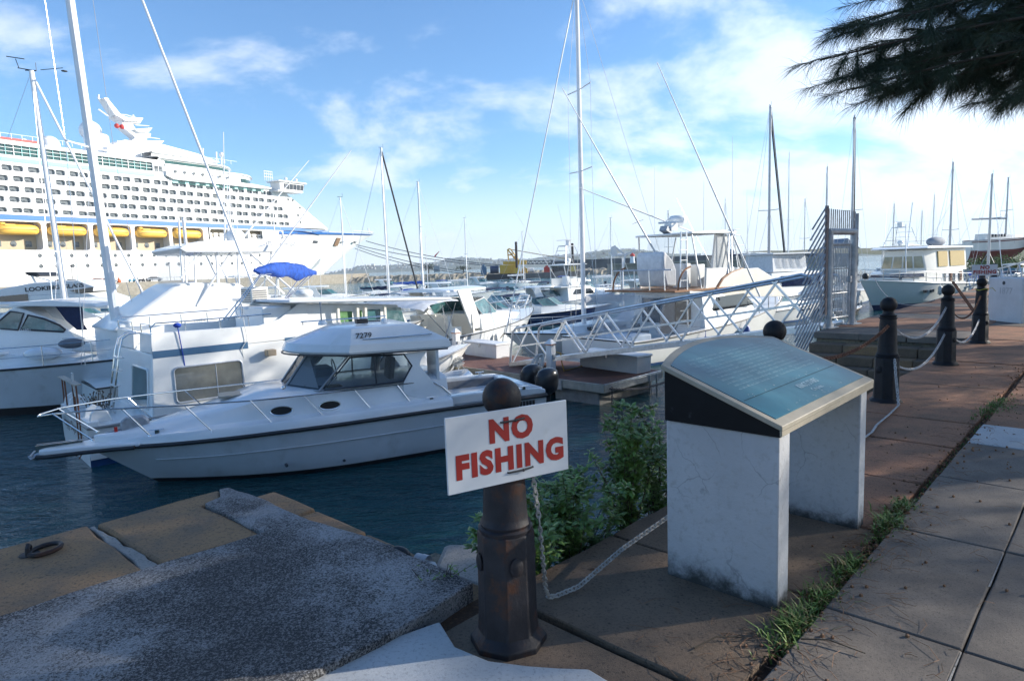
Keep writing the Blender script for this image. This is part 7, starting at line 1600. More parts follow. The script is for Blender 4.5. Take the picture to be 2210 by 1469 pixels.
P = TC([(118, 661), (176, 661), (180, 700), (188, 712), (165, 712), (140, 690)]); m = MB(); m.prism(P, 1.52, 1.50); bC2.A(m, 'canvas_side', navyc, smooth=0); m = MB(); m.prism(TC([(88, 662), (118, 662), (138, 692), (112, 684)]), 1.51, 1.50); bC2.A(m, 'clear_curtain', vinyl, smooth=0)
text(None, '34901', .14, gel, bC2.r, (TC([(56, 713)])[0][0], 1.56, TC([(56, 713)])[0][1]), (math.radians(90), 0, math.pi), 'registration_number')
bL = Boat('motor_yacht', 'white motor yacht with LOOKING GLASS lettered on its side at the far left', 'motorboat', (-33.0, 40.5), 80)
TL = lambda pts: bL.TT(pts, -1.8)
pf, f = simple_hull(bL, 15, 4.4, 1.5, 2.4)
P = TL([(-20, 640), (0, 624), (70, 610), (165, 604), (205, 618), (198, 628), (150, 634), (60, 640), (0, 642)]); m = MB(); m.prism(P, -1.8, 1.8); bL.A(m, 'superstructure', gelf, bevel=.05)
m = MB(); m.prism(TL([(150, 627), (202, 619), (200, 631), (190, 629), (175, 633)]), -1.83, -1.80); bL.A(m, 'window', gdark, smooth=0)
m = MB(); m.prism(TL([(-5, 640), (60, 634), (62, 652), (-5, 650)]), -1.86, -1.81); bL.A(m, 'window', gdark, smooth=0); m = MB(); m.prism(TL([(-20, 642), (60, 638), (190, 632), (230, 645), (235, 665), (-20, 665)]), -1.80, 1.8); bL.A(m, 'cabin', gel, bevel=.05)
m = MB(); m.prism(TL([(40, 590), (44, 587), (66, 587), (76, 595), (70, 597), (50, 595)]), -1.2, 1.2); bL.A(m, 'bimini', black, bevel=.04); m = MB(); m.prism(TL([(48, 595), (52, 595), (100, 607), (96, 609)]), -.9, -.8); m.prism(TL([(48, 595), (52, 595), (60, 610), (56, 610)]), -.9, -.8); bL.A(m, 'radar_arch', gel)
x, z = TL([(110, 620)])[0]; text(None, 'LOOKING GLASS', .34, nb, bL.r, (x + .2, -1.83, z - .02), (math.radians(90), math.radians(-3), 0), 'yacht_name', sx=1.25, off=.008)
# sailboats of the left edge; tall thick masts
def mast_at(u_base, v_base, u_top, v_top, Y):
    a = aty(u_base, v_base, Y); c = aty(u_top, v_top, Y); return a, c
def sail_by_mast(label, u, v_top, Y, az, L_, **k):
    p = Vector(pos(u, Y)); top = aty(u, v_top, Y).z - WATER; o = p - hd(az) * (L_ * .58)
    return sailboat('sailboat', label, (o.x, o.y), az, L_, top, **k)
xm = (Vector(pos(252, 21.0)) - Vector((bC.o.x, bC.o.y))).dot(hd(97))
mast_rig(bC, xm, 21.0, r=.15, spreaders=(.335, .66), bow=(xm + 5.2, 2.3), stern=(0, 1.4), side=1.5, base=1.8, wires=True, wr=.010, fore_r=.040, foremat=spar, deckz=1.6, sp_w=1.0, boom=None, rake=.042)
b2_ = sail_by_mast('sailboat with a wind vane on its masthead and a sail boom at the far left', 138, 152, 30.0, 80, 10.0, mr=.135, spr=(.36,), boom=False, cover=vinylw, wr=.008, deckstuff=True, furl=.05, rake=.03)
m = MB(); x = 5.8; z = aty(138, 652, 30.0).z - WATER; m.tube([(x - 6.5, 0, z), (x + 2.2, 0, z + .05)], .09, 8); b2_[0].A(m, 'boom', spar)
m = MB(); mh_ = aty(138, 152, 30.0).z - WATER; m.tube([(x - .9, 0, mh_ + .12), (x - .2, 0, mh_)], .02); m.tube([(x - 1.3, 0, mh_ + .6), (x - .6, 0, mh_ + .5)], .02); m.tube([(x - .85, 0, mh_ + .1), (x - .95, 0, mh_ + .5)], .015); m.tube([(x, 0, mh_ + .05), (x + .9, 0, mh_ + .15)], .015); m.lathe([(.12, 0), (.12, .03)], (x + .95, 0, mh_), 8); b2_[0].A(m, 'wind_instruments', black)
# middle distance sailboats: (label, mast u, top v, Y, az, L)
sail_by_mast('sailboat with the tall bare white mast and black furled sail left of centre', 838, 318, 70, 80, 8, mr=.16, spr=(.48,), cover=navyc, wr=.02, furl=.09, furlm=black)
sail_by_mast('sailboat with a slim white mast just right of the black stayed one', 912, 392, 82, 70, 10, mr=.14, spr=(.60,), cover=bluec, wr=.015, furl=.02)
sail_by_mast('small sailboat with a short mast in front of the cruise ship bow', 745, 425, 60, 70, 7, mr=.06, spr=(.6,), boom=False, wr=.01, furl=.02)
e_ = (-.35, 28.6); e_st = (e_[0] + .925 * 9.6, e_[1] + .38 * 9.6)
bE = sailboat('sailboat', 'white sailboat behind the gangway with the tall central mast, boom to the right', e_st, 247.6, 9.6, 16.5, mr=.115, spr=(.47, .70), cover=canvasw, wr=.010, furl=.03, deckstuff=True, sp=1.05, mats=[gel, gel, bootk])
for (u, vt, Y, az, L_, lab, k) in [
    (1659, 228, 52, 40, 12, 'sailboat with a dark furled headsail left of the spiked gate', dict(mt=spard, furl=.10, furlm=black, mr=.12, cover=gelw)),
    (1836, 250, 60, 30, 12, 'sailboat with the mast rising just right of the spiked gate', dict(mt=spard, furl=.12, furlm=blackp, mr=.12)),
    (1781, 360, 85, 200, 9, 'sailboat whose mast tip shows above the spiked gate', dict(mt=spard, mr=.12, furl=.02)),
    (2047, 350, 72, 240, 11, 'sailboat whose single mast stands behind the cream motor yacht', dict(mt=spard, mr=.13, furl=.02, spr=(.42,))),
    (2131, 376, 60, 200, 10, 'sailboat with blue sail cover beyond the far NO FISHING sign', dict(mt=spard, mr=.12, furl=.02, cover=bluec, spr=(.3, .6))),
    (1700, 330, 120, 200, 10, 'distant sailboat mast between the two dark stayed masts', dict(mr=.1, furl=.02)),
    (2010, 420, 130, 220, 9, 'distant sailboat mast left of the cream yacht roof', dict(mr=.1, furl=.02)),
    (1130, 500, 130, 70, 9, 'distant small sailboat behind the central boats', dict(mr=.1, furl=.02)),
    (1565, 430, 110, 210, 10, 'distant sailboat mast behind the large sportfisher', dict(mr=.09, furl=.02))]:
    k.setdefault('spr', (.45,)); sail_by_mast(lab, u, vt, Y, az, L_, wr=.012, **k)
# F: large sportfisher right of the gangway
bF, pF, fF = sportfish('sportfishing_boat', 'large white sportfisher with hardtop, ladder and covered helm seat behind the gangway', (3.4, 26.2), 52, 14.2, tower=False, rigs=False)
zF = 5.35
m = MB(); m.tube([(3.4, -1.6, 3.0), (3.55, -1.55, 5.3)], .03, 6); m.tube([(3.9, -1.6, 1.3), (3.9, -1.55, 5.3)], .03, 6); bF.A(m, 'ladder', alu)
for k in range(9): m = MB(); z = 1.6 + k * .42; m.tube([(3.9, -1.58, z), (3.45, -1.58, z)], .02, 5); bF.A(m, 'rung', alu)
m = MB(); m.prism([(3.6, 3.0), (4.3, 3.0), (4.3, 3.7), (4.05, 4.15), (3.5, 4.55), (3.35, 4.3), (3.4, 3.6)], -.75, .75); bF.A(m, 'covered_seat', canvasw, bevel=.10, smooth=80)
m = MB(); m.prism([(2.6, 2.82), (9.0, 2.82), (9.0, 2.90), (2.6, 2.90)], -1.95, 1.95); bF.A(m, 'teak_trim', teak, bevel=.01)
for y in (-1.8, 1.8): m = MB(); m.tube([(3.0, y, 2.9)] + [(3.0 + .9 * (1 - math.cos(a)), y, 2.9 + .95 * math.sin(a)) for a in np.linspace(.3, 1.5, 6)], .04, 5); bF.A(m, 'coaming_trim', teak)
m = MB()
for y in (-1.2, -.4, .4, 1.2): m.tube([(2.9, y, 2.9), (2.85, y, 3.75)], .03, 5)
m.tube([(2.85, -1.6, 3.75), (2.85, 1.6, 3.75)], .03, 6); bF.A(m, 'rocket_launcher', alu)
m = MB(); m.box(4.50, 4.53, -1.3, 1.4, 1.35, 2.45); bF.A(m, 'aft_window', gdark); m = MB(); m.box(4.44, 4.5, -.5, .3, .9, 2.5); bF.A(m, 'saloon_door', mat('saloon_door_tint', (.12, .13, .15), .3))
for sg in (1, -1):
    m = MB(); m.add([(1.5, sg * 1.95, 1.2), (4.3, sg * 1.95, 1.2), (4.3, sg * 1.9, 2.75), (2.0, sg * 1.9, 2.75)], [(0, 1, 2, 3)]); bF.A(m, 'clear_curtain', vinyl, smooth=0)
m = MB(); m.add([(1.7, -1.95, 1.2), (1.7, 1.95, 1.2), (2.1, 1.9, 2.75), (2.1, -1.9, 2.75)], [(0, 1, 2, 3)]); bF.A(m, 'clear_curtain', vinyl, smooth=0)
m = MB(); m.box(1.0, 2.3, -1.0, .9, .4, 1.15); bF.A(m, 'tackle_cover', mat('pale_blue_cover', (.45, .53, .62), .7, var=.1), bevel=.08)
for (u0, v0, u1, v1, y0) in ((1640, 640, 1418, 135, -1.6), (1440, 590, 1213, 190, -1.4), (1508, 506, 1250, 405, 1.4)):
    Yb = 28.5 if y0 < 0 else 30; p0 = aty(u0, v0, Yb); p1 = aty(u1, v1, Yb - 2); w = bF.r.location
    def lc(p): d = p - w; return (d.dot(bF.h), d.dot(bF.l), d.z)
    outrigger(bF, lc(p0), lc(p1), .045)
fp = bF.TT([(1546, 640), (1551, 618), (1562, 601), (1580, 588), (1604, 580), (1636, 578), (1668, 598), (1690, 622), (1705, 640)], -1.7)
for sg in (1, -1):
    m = MB(); m.prism(fp, sg * 1.72, sg * 1.62); bF.A(m, 'flybridge_side', gelw, bevel=.02)
    m = MB(); m.tube([(x, sg * 1.67, z + .01) for x, z in fp[:5]], .05, 6); bF.A(m, 'coaming_trim', teak)
m = MB(); xa, za = bF.T(1600, 592, -1.7); m.prism([(xa, za - .9), (xa + .3, za - .9), (xa + .1, za + .02), (xa - .02, za + .02)], -1.62, 1.62); bF.A(m, 'flybridge_bulkhead', gelw, bevel=.02)
radome(bF, 5.6, .2, zF + .45, .42); m = MB(); m.box(4.6, 5.0, -.25, .15, zF + .1, zF + .4); m.tube([(4.5, .4, zF + .45), (5.1, -.5, zF + .45)], .05, 6); bF.A(m, 'radar_scanner', gel)
m = MB(); m.prism([(4.3, zF + .10), (4.65, zF - .05), (4.7, zF + .05), (4.4, zF + .3)], -.2, .2); bF.A(m, 'floodlight', galb)
antenna(bF, 5.0, 1.0, zF, 3.0); antenna(bF, 5.6, -1.2, zF, 2.2); antenna(bF, 7.6, -1.3, zF - .2, 4.4)
for P_ in ([(7.0, -1.7, 2.9), (6.6, -1.5, 5.3)], [(8.2, -1.6, 2.9), (7.4, -1.4, 5.2)], [(7.0, -1.7, 2.9), (7.4, -1.4, 5.2)]): m = MB(); m.tube(P_, .03, 5); bF.A(m, 'tower_leg', alu)
m = MB(); m.prism([(5.9, 3.0), (7.6, 3.0), (7.1, 5.2), (6.3, 5.25)], -1.35, -1.25); bF.A(m, 'white_curtain', vinylw, smooth=0)
# G: cream motor yacht bow on, right
azG = 237; LG = 14.5; oG = stern_from_bow(1857, 46.5, 237, 14.5)
bG = Boat('motor_yacht', 'off white hulled motor yacht with tan curtained wheelhouse facing left', 'motorboat', oG, azG); fG = lambda x: 1.55 + .75 * (max(0, x) / LG) ** 1.5
hG = mat('hull_pale_green', (.68, .70, .675), .28, var=.04, vs=.8, coat=.3); pfG = hull(bG, LG, 4.7, fG, rake=1.9, k=2.4, flare=.34, chine=.3, mats=[hG, mat('boot_navy', (.015, .03, .10), .5), bootk], boot_h=.38, rub=gel, rubr=.05)
cabin_loft(bG, [(3.2, 2.0, 1.9, 1.5, 2.65), (9.4, 1.9, 1.8, 1.8, 2.75), (11.2, 1.3, 1.1, 2.1, 2.6), (11.8, .8, .5, 2.2, 2.45)], gelw, 'trunk_cabin')
cabin_loft(bG, [(2.6, 1.9, 1.75, 2.65, 4.35), (7.6, 1.85, 1.7, 2.72, 4.35), (8.6, 1.7, 1.35, 2.75, 4.3)], gelw, 'wheelhouse')
for sg in (1, -1):
    for (xa, xb) in ((2.95, 5.3), (5.75, 7.2)): m = MB(); m.prism([(xa, 3.0), (xb, 3.0), (xb, 4.15), (xa, 4.15)], lambda x, z: sg * (1.93 - .08 * (z - 2.7)), lambda x, z: sg * 1.6); b_ = bG.A(m, 'window', tan, smooth=0)
    for k in range(4): m = MB(); m.box(3.6 + k * .75, 4.0 + k * .75, sg * 1.99 - .02, sg * 1.99 + .02, 1.85, 2.55); bG.A(m, 'curtain', canvasw if k % 2 else mat('brown_curtain', (.14, .07, .05), .8))
    m = MB(); m.prism([(9.6, 2.12), (11.0, 2.28), (10.95, 2.55), (9.6, 2.6)], sg * 1.92, sg * 1.3) if False else m.box(0, 0.01, 0, .01, 0, .01)
for k in range(4):
    y0 = -1.55 + k * .80; y1 = y0 + .68; xf = lambda y, z: 8.6 - .25 * (z - 2.75) * .9 - .0 * y
    m = MB(); m.add([(8.66, y0, 2.95), (8.66, y1, 2.95), (8.58, y1 * .84, 4.12), (8.58, y0 * .84, 4.12)], [(0, 1, 2, 3)]); bG.A(m, 'windshield', mat('tan_glass', (.34, .28, .16), .1, var=.3, coat=.5), smooth=0)
for k in range(4): m = MB(); y0 = -1.25 + k * .65; m.prism([(11.25, 2.2), (11.35, 2.2), (11.3, 2.5), (11.2, 2.5)], y0, y0 + .55); bG.A(m, 'trunk_window', gdark)
m = MB(); pz_ = [(9.4, 1.93), (11.15, 1.36), (11.82, .72), (11.86, 0), (11.82, -.72), (11.15, -1.36), (9.4, -1.93)]; m.loft([[(x, y, 2.3 + .05 * (x - 9.4) / 2) for x, y in pz_], [(x - .02, y * .97, 2.58) for x, y in pz_]], cap=False); bG.A(m, 'trunk_window', mat('glass_navy', (.012, .02, .06), .08, coat=.5), smooth=0)
m = MB(); m.prism([(1.9, 4.35), (9.3, 4.35), (9.5, 4.42), (9.0, 4.55), (2.0, 4.5)], -2.05, 2.05); bG.A(m, 'roof', gelf, bevel=.03)
rail(bG, pfG, fG, 1.0, LG * .98, .75, 12, .02, pulpit=True, mid=True); m = MB(); m.sph((LG - .2, .25, 2.55), .22, 10); bG.A(m, 'anchor_windlass', black)
m = MB(); m.tube([(6.8, -.6, 4.5), (6.2, -.6, 8.0)], .03, 5); m.tube([(10.6, 1.2, 2.6), (10.2, .9, 6.2)], .035, 5); bG.A(m, 'antenna', spar)
m = MB(); m.sph((4.2, .3, 4.9), .55, 14, sx=2.2, sy=.9, sz=.7); bG.A(m, 'covered_dinghy', mat('grey_cover', (.25, .27, .30), .8, var=.2), smooth=60)
for sg in (1, -1):
    for x in (8.3, 9.1): m = MB(); m.box(x, x + .5, sg * (pfG(x) * .93) - .04, sg * (pfG(x) * .93) + .04, 1.15, 1.35); bG.A(m, 'hull_port', gdark)
# the many smaller boats across the harbour
NV = [navy, navy, bootk]
fleet = [
 ('e', 'white hardtop express at the middle of the harbour, left of the crane barge', 1068, 78, 80, 10, 'hard', None), ('e', 'white express with open arch beside the hardtop express in mid harbour', 1022, 84, 70, 9, 'arch', None),
 ('r', 'white runabout with navy bimini showing its bow to the right in mid harbour', 1180, 62, 72, 8, navyc, None), ('r', 'navy hulled runabout with black bimini near the central mast', 1215, 50, 80, 6.2, navyc, NV),
 ('r', 'small white boat with blue canvas cover in front of the breakwater', 955, 74, 60, 6.5, bluec, None), ('e', 'white cabin boat with dark side windows below the breakwater', 880, 92, 75, 10, 'none', None),
 ('e', 'dark blue hulled express just right of the central mast', 1320, 47, 75, 9, 'arch', NV), ('r', 'white open boat moored left of the central mast near the barge', 1150, 95, 65, 7, None, None),
 ('e', 'white soft topped express right of the dinghy docks in the middle row', 1010, 58, 50, 9, 'soft', None), ('r', 'white runabout with black bimini behind the white bimini cruiser', 935, 60, 60, 7, navyc, None),
 ('e', 'white express under the cruise ship quay, left of the houseboat fairing', 318, 58, 70, 9, 'arch', None), ('e', 'white cabin boat beyond the two left masts', 262, 44, 60, 9, 'soft', None), ('r', 'small white boat near the quay wall at left', 330, 95, 80, 7, None, None), ('e', 'white express with dark glass between the left masts', 215, 34, 60, 8, 'hard', None),
 ('r', 'white skiff beyond the houseboat bimini', 720, 68, 70, 6.5, None, None), ('e', 'white cruiser beneath the cruise ship bow', 800, 84, 70, 10, 'hard', None), ('r', 'white and blue runabout far out by the breakwater', 1005, 120, 80, 7, bluec, None),
 ('e', 'white express behind the large sportfisher bow', 1775, 44, 62, 9, 'arch', None), ('e', 'white cabin boat between the spiked gate and the tan curtained yacht', 1905, 62, 225, 9, 'soft', None), ('r', 'small dark dinghy at the foot of the quay beside the tan curtained yacht', 1862, 46, 60, 3.8, None, [black, black, bootk]),
 ('e', 'white express far behind the spiked gate', 1720, 76, 60, 10, 'hard', None), ('r', 'white runabout by the pier below the lighthouse', 1395, 110, 80, 7, navyc, None), ('e', 'white express near the pier left of the large sportfisher', 1345, 78, 70, 9, 'hard', None),
 ('e', 'white cruiser seen under the far NO FISHING sign', 2150, 66, 230, 10, 'hard', None), ('e', 'white boat behind the stern of the tan curtained yacht', 2200, 76, 70, 10, 'arch', None), ('r', 'white open boat right of the tan curtained yacht stern', 2120, 52, 200, 7, None, None),
 ('e', 'white express beyond the dock pedestals in the second row', 1130, 44, 62, 7.5, 'none', None), ('e', 'white boat with blue hull stripe far left of the barge', 1095, 130, 80, 9, 'hard', None), ('r', 'far white boat with blue cover near the barge', 1265, 120, 80, 7, bluec, None)]
for (t, lab, u, Y, az, L_, opt, mt) in fleet:
    o = stern_from_bow(u, Y, az, L_)
    if t == 'e': express('motor_cruiser', lab, o, az, L_, opt, mats=mt, detail=1 if Y < 65 else 0)
    else: runabout('runabout', lab, o, az, L_, mats=mt, bim=opt)
sportfish('sportfishing_boat', 'white sportfisher with tall tuna tower left of the lighthouse', stern_from_bow(1345, 62, 60, 11), 60, 11, tower=True)
sportfish('sportfishing_boat', 'sportfisher with the tallest tuna tower, between the gate and the tan curtained yacht', stern_from_bow(1850, 66, 240, 13), 240, 13, tower=True)
sportfish('sportfishing_boat', 'white sportfisher with bare tower behind the large sportfisher', stern_from_bow(1660, 66, 50, 12), 50, 12, tower=True, canvas=True)
sportfish('sportfishing_boat', 'white sportfisher with flybridge behind the tan curtained yacht roof', stern_from_bow(1960, 95, 240, 13), 240, 13, tower=False)
# blue windowed trawler behind the fan of spikes
b = Boat('trawler', 'white trawler yacht with dark blue wheelhouse windows behind the spikes of the gate', 'motorboat', stern_from_bow(1800, 52, 62, 11), 62); pf, f = simple_hull(b, 11, 3.9, 1.2, 1.9)
cabin_loft(b, [(2, 1.6, 1.5, 1.2, 3.0), (7.4, 1.5, 1.35, 1.3, 3.0), (8.0, 1.2, 1.0, 1.4, 2.9)], gel); m = MB(); m.box(3, 7.2, -1.58, 1.58, 2.0, 2.75); b.A(m, 'window', mat('glass_navy', (.012, .02, .06), .08, coat=.5)); cabin_loft(b, [(2.4, 1.3, 1.2, 3.05, 4.3), (6.2, 1.2, 1.0, 3.05, 4.3)], canvasw, 'upper_enclosure'); m = MB(); m.box(2.2, 6.6, -1.45, 1.45, 4.32, 4.42); b.A(m, 'upper_roof', gelf)
for k in range(4): m = MB(); m.box(2.9 + k * .85, 3.5 + k * .85, -1.33, 1.33, 3.35, 4.1); b.A(m, 'upper_window', vinyl)
# wind generator on a pole behind F
wg = thing('wind_generator', 'small white wind generator on a pole beside the lighthouse', 'wind generator', aty(1345, 645, 33.0)); z0 = wg.location.z; top = aty(1348, 552, 33.0).z - z0
m = MB(); m.tube([(0, 0, -1.5), (0, 0, top)], .04, 7); m.build('pole', spar, wg); m = MB(); m.tube([(-.25, 0, top + .05), (.25, 0, top + .05)], .09, 10); m.prism([(-.55, top), (-.25, top), (-.35, top + .55), (-.6, top + .45)], -.015, .015); m.build('tail_and_hub', gel, wg)
for a in (20, 140, 262): m = MB(); m.beam((.1, -.1, top + .05), (.1 + .62 * math.cos(math.radians(a)), -.12, top + .05 + .62 * math.sin(math.radians(a))), .09, .012, up=(0, 1, 0)); m.build('blade', gel, wg)
# inflatable dinghy by the dock
dg = thing('dinghy', 'white inflatable dinghy with small outboard tied to the dock behind the cabin boat', 'dinghy', (-2.7, 20.3, WATER), math.radians(50)); dg.rotation_euler.x = 0
m = MB(); m.tube([(-1.4, -.6, .35), (.8, -.6, .38), (1.5, -.3, .48), (1.7, 0, .52), (1.5, .3, .48), (.8, .6, .38), (-1.4, .6, .35)], .23, 12); m.build('tube', gelf, dg); m = MB(); m.box(-1.3, 1.2, -.5, .5, .12, .18); m.box(-1.35, -1.25, -.5, .5, .1, .6); m.build('floor', greyi, dg); m = MB(); m.box(-1.75, -1.4, -.14, .14, .4, .95); m.build('outboard_motor', blackp, dg, bevel=.06)
R = random.Random(4); m = MB(); P = onz(985, 792, DK + .05)
for k in range(16): a0 = R.uniform(0, 6); m.tube([P + Vector((R.uniform(.12, .3) * math.cos(t + a0), R.uniform(.1, .2) * math.sin(t + a0), .02 + .02 * k + R.uniform(0, .05))) for t in np.linspace(0, 5.5, 10)], .014, 5)
for k in range(5): m.tube([P + Vector((0, 0, .2)), P + Vector((R.uniform(-.3, .6), R.uniform(-.6, .1), -.3 * R.random()))], .014, 5)
tag(m.build('rope_coil', ropew), 'messy heap of white rope at the left end of the dock by the dinghy', 'rope')

# ================================================================ FAR THINGS
# crane barge
pc = aty(1150, 585, 225); bg_ = thing('crane_barge', 'long dark barge carrying a yellow crawler crane beyond the marina', 'barge', (aty(1040, 580, 225).x, 225, WATER), .02)
Xu = lambda u: aty(u, 580, 225).x - bg_.location.x
Zv = lambda u, v: aty(u, v, 225).z - WATER
bmat = mat('barge_black', (.03, .032, .036), .8, var=.3, vs=.3); bgrey = mat('barge_rusty_side', (.17, .15, .14), .85, var=.3, vs=.3)
m = MB(); m.prism([(Xu(1050), 0), (Xu(1122), 0), (Xu(1122), 1.7), (Xu(1050), 1.7)], -5, 5); m.build('pontoon', bmat, bg_); m = MB(); m.prism([(Xu(1122), .1), (Xu(1262), .1), (Xu(1270), 2.0), (Xu(1122), 1.6)], -5.5, 6); m.build('deck_pontoon', bgrey, bg_)
cr = thing('crawler_crane', 'yellow crawler crane with a long lattice boom lowered to the right, standing on the barge', 'crane', (bg_.location.x, 225, WATER), .02)
m = MB(); m.prism([(Xu(1079), 1.75), (Xu(1113), 1.75), (Xu(1113), Zv(1113, 571)), (Xu(1079), Zv(1079, 572))], -3, 2); m.build('power_unit', yellow, cr, bevel=.1); m = MB(); m.prism([(Xu(1086), Zv(1086, 571)), (Xu(1136), Zv(1136, 571)), (Xu(1136), Zv(1136, 562)), (Xu(1120), Zv(1120, 561)), (Xu(1112), Zv(1112, 564)), (Xu(1086), Zv(1086, 564))], -2.5, 1.5); m.build('cab', yellow, cr, bevel=.1)
m = MB()
for (u0, v0, u1, v1) in ((1097, 538, 1115, 562), (1103, 537, 1119, 560), (1097, 538, 1103, 537), (1101, 545, 1108, 548), (1106, 552, 1113, 555), (1097, 538, 1098, 562), (1097, 550, 1108, 550)): m.tube([(Xu(u0), 0, Zv(u0, v0)), (Xu(u1), 0, Zv(u1, v1))], .22, 5)
m.build('gantry', yellow, cr)
m = MB(); zb1, zb2 = Zv(1136, 570), Zv(1136, 563)
m.beam((Xu(1134), -1, zb1), (Xu(1252), -1, Zv(1252, 568)), .25, .25); m.beam((Xu(1134), -1, zb2), (Xu(1262), -1, Zv(1262, 562)), .25, .25)
for k in range(26): 
    ua, ub = 1136 + k * 4.6, 1136 + (k + 1) * 4.6; m.tube([(Xu(ua), -1, Zv(ua, 569 if k % 2 else 563)), (Xu(ub), -1, Zv(ub, 563 if k % 2 else 569))], .12, 4)
m.build('lattice_boom', mat('boom_grey', (.10, .12, .15), .7), cr); m = MB(); m.tube([(Xu(1103), 0, Zv(1103, 538)), (Xu(1160), 0, Zv(1160, 548)), (Xu(1235), 0, Zv(1235, 560))], .14, 4); m.build('hoist_cable', mat('boom_yellow', (.3, .26, .18), .7), cr)
for u, vt in ((1114.5, 523), (1233, 526)): 
    m = MB(); x = Xu(u); m.tube([(x, -5.2, -1), (x, -5.2, Zv(u, vt))], .42, 10); m.build('spud_pile', mat('pile_black', (.03, .02, .018), .8), bg_); m = MB(); m.box(x - 1.0, x + 1.0, -6, -4.4, 1.8, 3.6); m.build('pile_collar', yellow, bg_); m = MB(); m.lathe([(.3, -6.6), (.75, -6.5), (.75, -6.1), (.3, -6.0)], (x + 1.6, 0, 1.1), 12, axis='y'); m.build('tyre_fender', black, bg_)
for (lab, nm, u0, u1, v0, mt) in (('dark blue tank at the left end of the crane barge', 'tank', 1058, 1076, 572, mat('tank_blue', (.02, .05, .12), .6)), ('blue container at the far left of the barge', 'container', 1038, 1050, 571, mat('cont_blue', (.07, .16, .26), .6)), ('red and white machine behind the pile on the barge', 'machine', 1174, 1186, 573, red), ('small red and yellow winch on the barge deck', 'winch', 1126, 1138, 576, yellow), ('white tank truck on the barge deck', 'tank', 1140, 1152, 577, gel), ('dark stack of timber on the barge near the right pile', 'timber stack', 1192, 1226, 578, bmat)):
    t = thing(nm.replace(' ', '_'), lab, nm, (bg_.location.x + Xu((u0 + u1) / 2), 225, WATER + 1.75)); w = (Xu(u1) - Xu(u0)) / 2; h_ = Zv(u0, v0) - 1.8; m = MB()
    if nm == 'tank': m.lathe([(.01, -w), (h_ * .45, -w), (h_ * .45, w), (.01, w)], (0, 0, h_ * .5), 12, axis='x')
    else: m.box(-w, w, -1.4, 1.4, 0, h_ * .8); m.box(-w * .5, w * .4, -1.3, 1.3, h_ * .8, h_)
    m.build('body', mt, t, bevel=.08)
# lighthouse
P = aty(1365, 572, 280); P.z = WATER + 3; lh = thing('lighthouse', 'short white beacon tower with a red cap at the end of the harbour wall', 'lighthouse', P)
s_ = 280 / F
m = MB(); zt = aty(1365, 553, 280).z - P.z; zb0 = aty(1365, 573, 280).z - P.z; m.lathe([(7.5 * s_, zb0 - 4), (7.0 * s_, zb0), (5.0 * s_, (zb0 + zt) / 2), (4.2 * s_, zt)], n=20); m.build('tower', gelf, lh); m = MB(); m.lathe([(5.0 * s_, zt), (5.0 * s_, zt + .7), (3 * s_, zt + 1.0), (.8 * s_, zt + 1.3), (.5 * s_, zt + 2.0)], n=16); m.build('cap', red, lh)
# white ferry far out
P = aty(1106, 580, 900); P.z = WATER; fe = thing('ferry', 'distant white passenger ferry on the open water left of the barge', 'ferry', P); s_ = 900 / F
m = MB(); m.prism([(-15 * s_, 0), (13 * s_, 0), (17 * s_, 5 * s_), (-15 * s_, 4 * s_)], -5, 5); m.build('hull', gelf, fe)
for k, (a, c, z0, z1) in enumerate(((-13, 10, 4.2, 7.5), (-10, 6, 7.5, 10.5), (-6, 2, 10.5, 13), (-3, -1, 13, 17))): m = MB(); m.box(a * s_, c * s_, -4, 4, z0 * s_, z1 * s_ - .3); m.build('superstructure', gelf, fe); 
for z in (5.6, 8.6): m = MB(); m.box(-12 * s_, 8 * s_, -4.1, -4.0, z * s_, (z + .9) * s_); m.build('window_band', gdark, fe)
# small white sign board and pennant on the breakwater, a stone hut
P = aty(943, 588, 250); sb = thing('notice_board', 'small grey notice board standing on the breakwater', 'board', P); m = MB(); m.box(-1.1, 1.1, -.1, .1, .2, 2.6); m.build('board', galb, sb); m = MB(); m.box(-.9, -.7, -.1, .1, -2, .2); m.box(.7, .9, -.1, .1, -2, .2); m.build('post', galb, sb)
P = aty(943, 549, 60); pn_ = MB(); pn_.add([(P.x - .2, P.y, P.z - .25), (P.x + .25, P.y, P.z + .25), (P.x + .2, P.y + .05, P.z + .28), (P.x - .25, P.y + .05, P.z - .1)], [(0, 1, 2, 3)]); tag(pn_.build('pennant', red), 'small red pennant flying on a thin pole in mid harbour', 'flag')
# hauled out yacht on the boatyard ground
YH = 84; hP = aty(2085, 560, YH); hy = Boat('sailing_yacht', 'white sailing yacht with a red bottom hauled out on the boatyard at the right edge', 'sailboat', (hP.x, YH, aty(2085, 545, YH).z), 84)
Lh_ = 10.2; fH = lambda x: 1.5 + .5 * (max(0, x) / Lh_) ** 2; pfH = hull(hy, Lh_, 3.0, fH, rake=2.2, tr=.5, k=1.9, chine=.2, mats=[gelw, mat('antifoul_red', (.20, .045, .035), .8), MATS['antifoul_red']], boot_h=.55, draft=1.6, rub=mat('maroon', (.16, .02, .02), .5), stripe=(.80, .88, MATS['maroon']))
cabin_loft(hy, [(1.8, .9, .8, 1.4, 2.3), (5.5, .9, .7, 1.5, 2.1), (7.5, .5, .3, 1.7, 1.95)], gelw); mast_rig(hy, 5.4, aty(2147, 383, YH).z - hy.o.z, r=.12, spreaders=(.45,), base=1.8, mt=spard, side=1.4, wr=.02); m = MB(); m.tube([(5.4, 0, 4.2), (.6, 0, 4.2)], .12, 6); hy.A(m, 'boom', spard)
m = MB(); 
for k in range(6): m.box(2.2 + k * .42, 2.45 + k * .42, -.93, -.90, 1.85, 2.2)
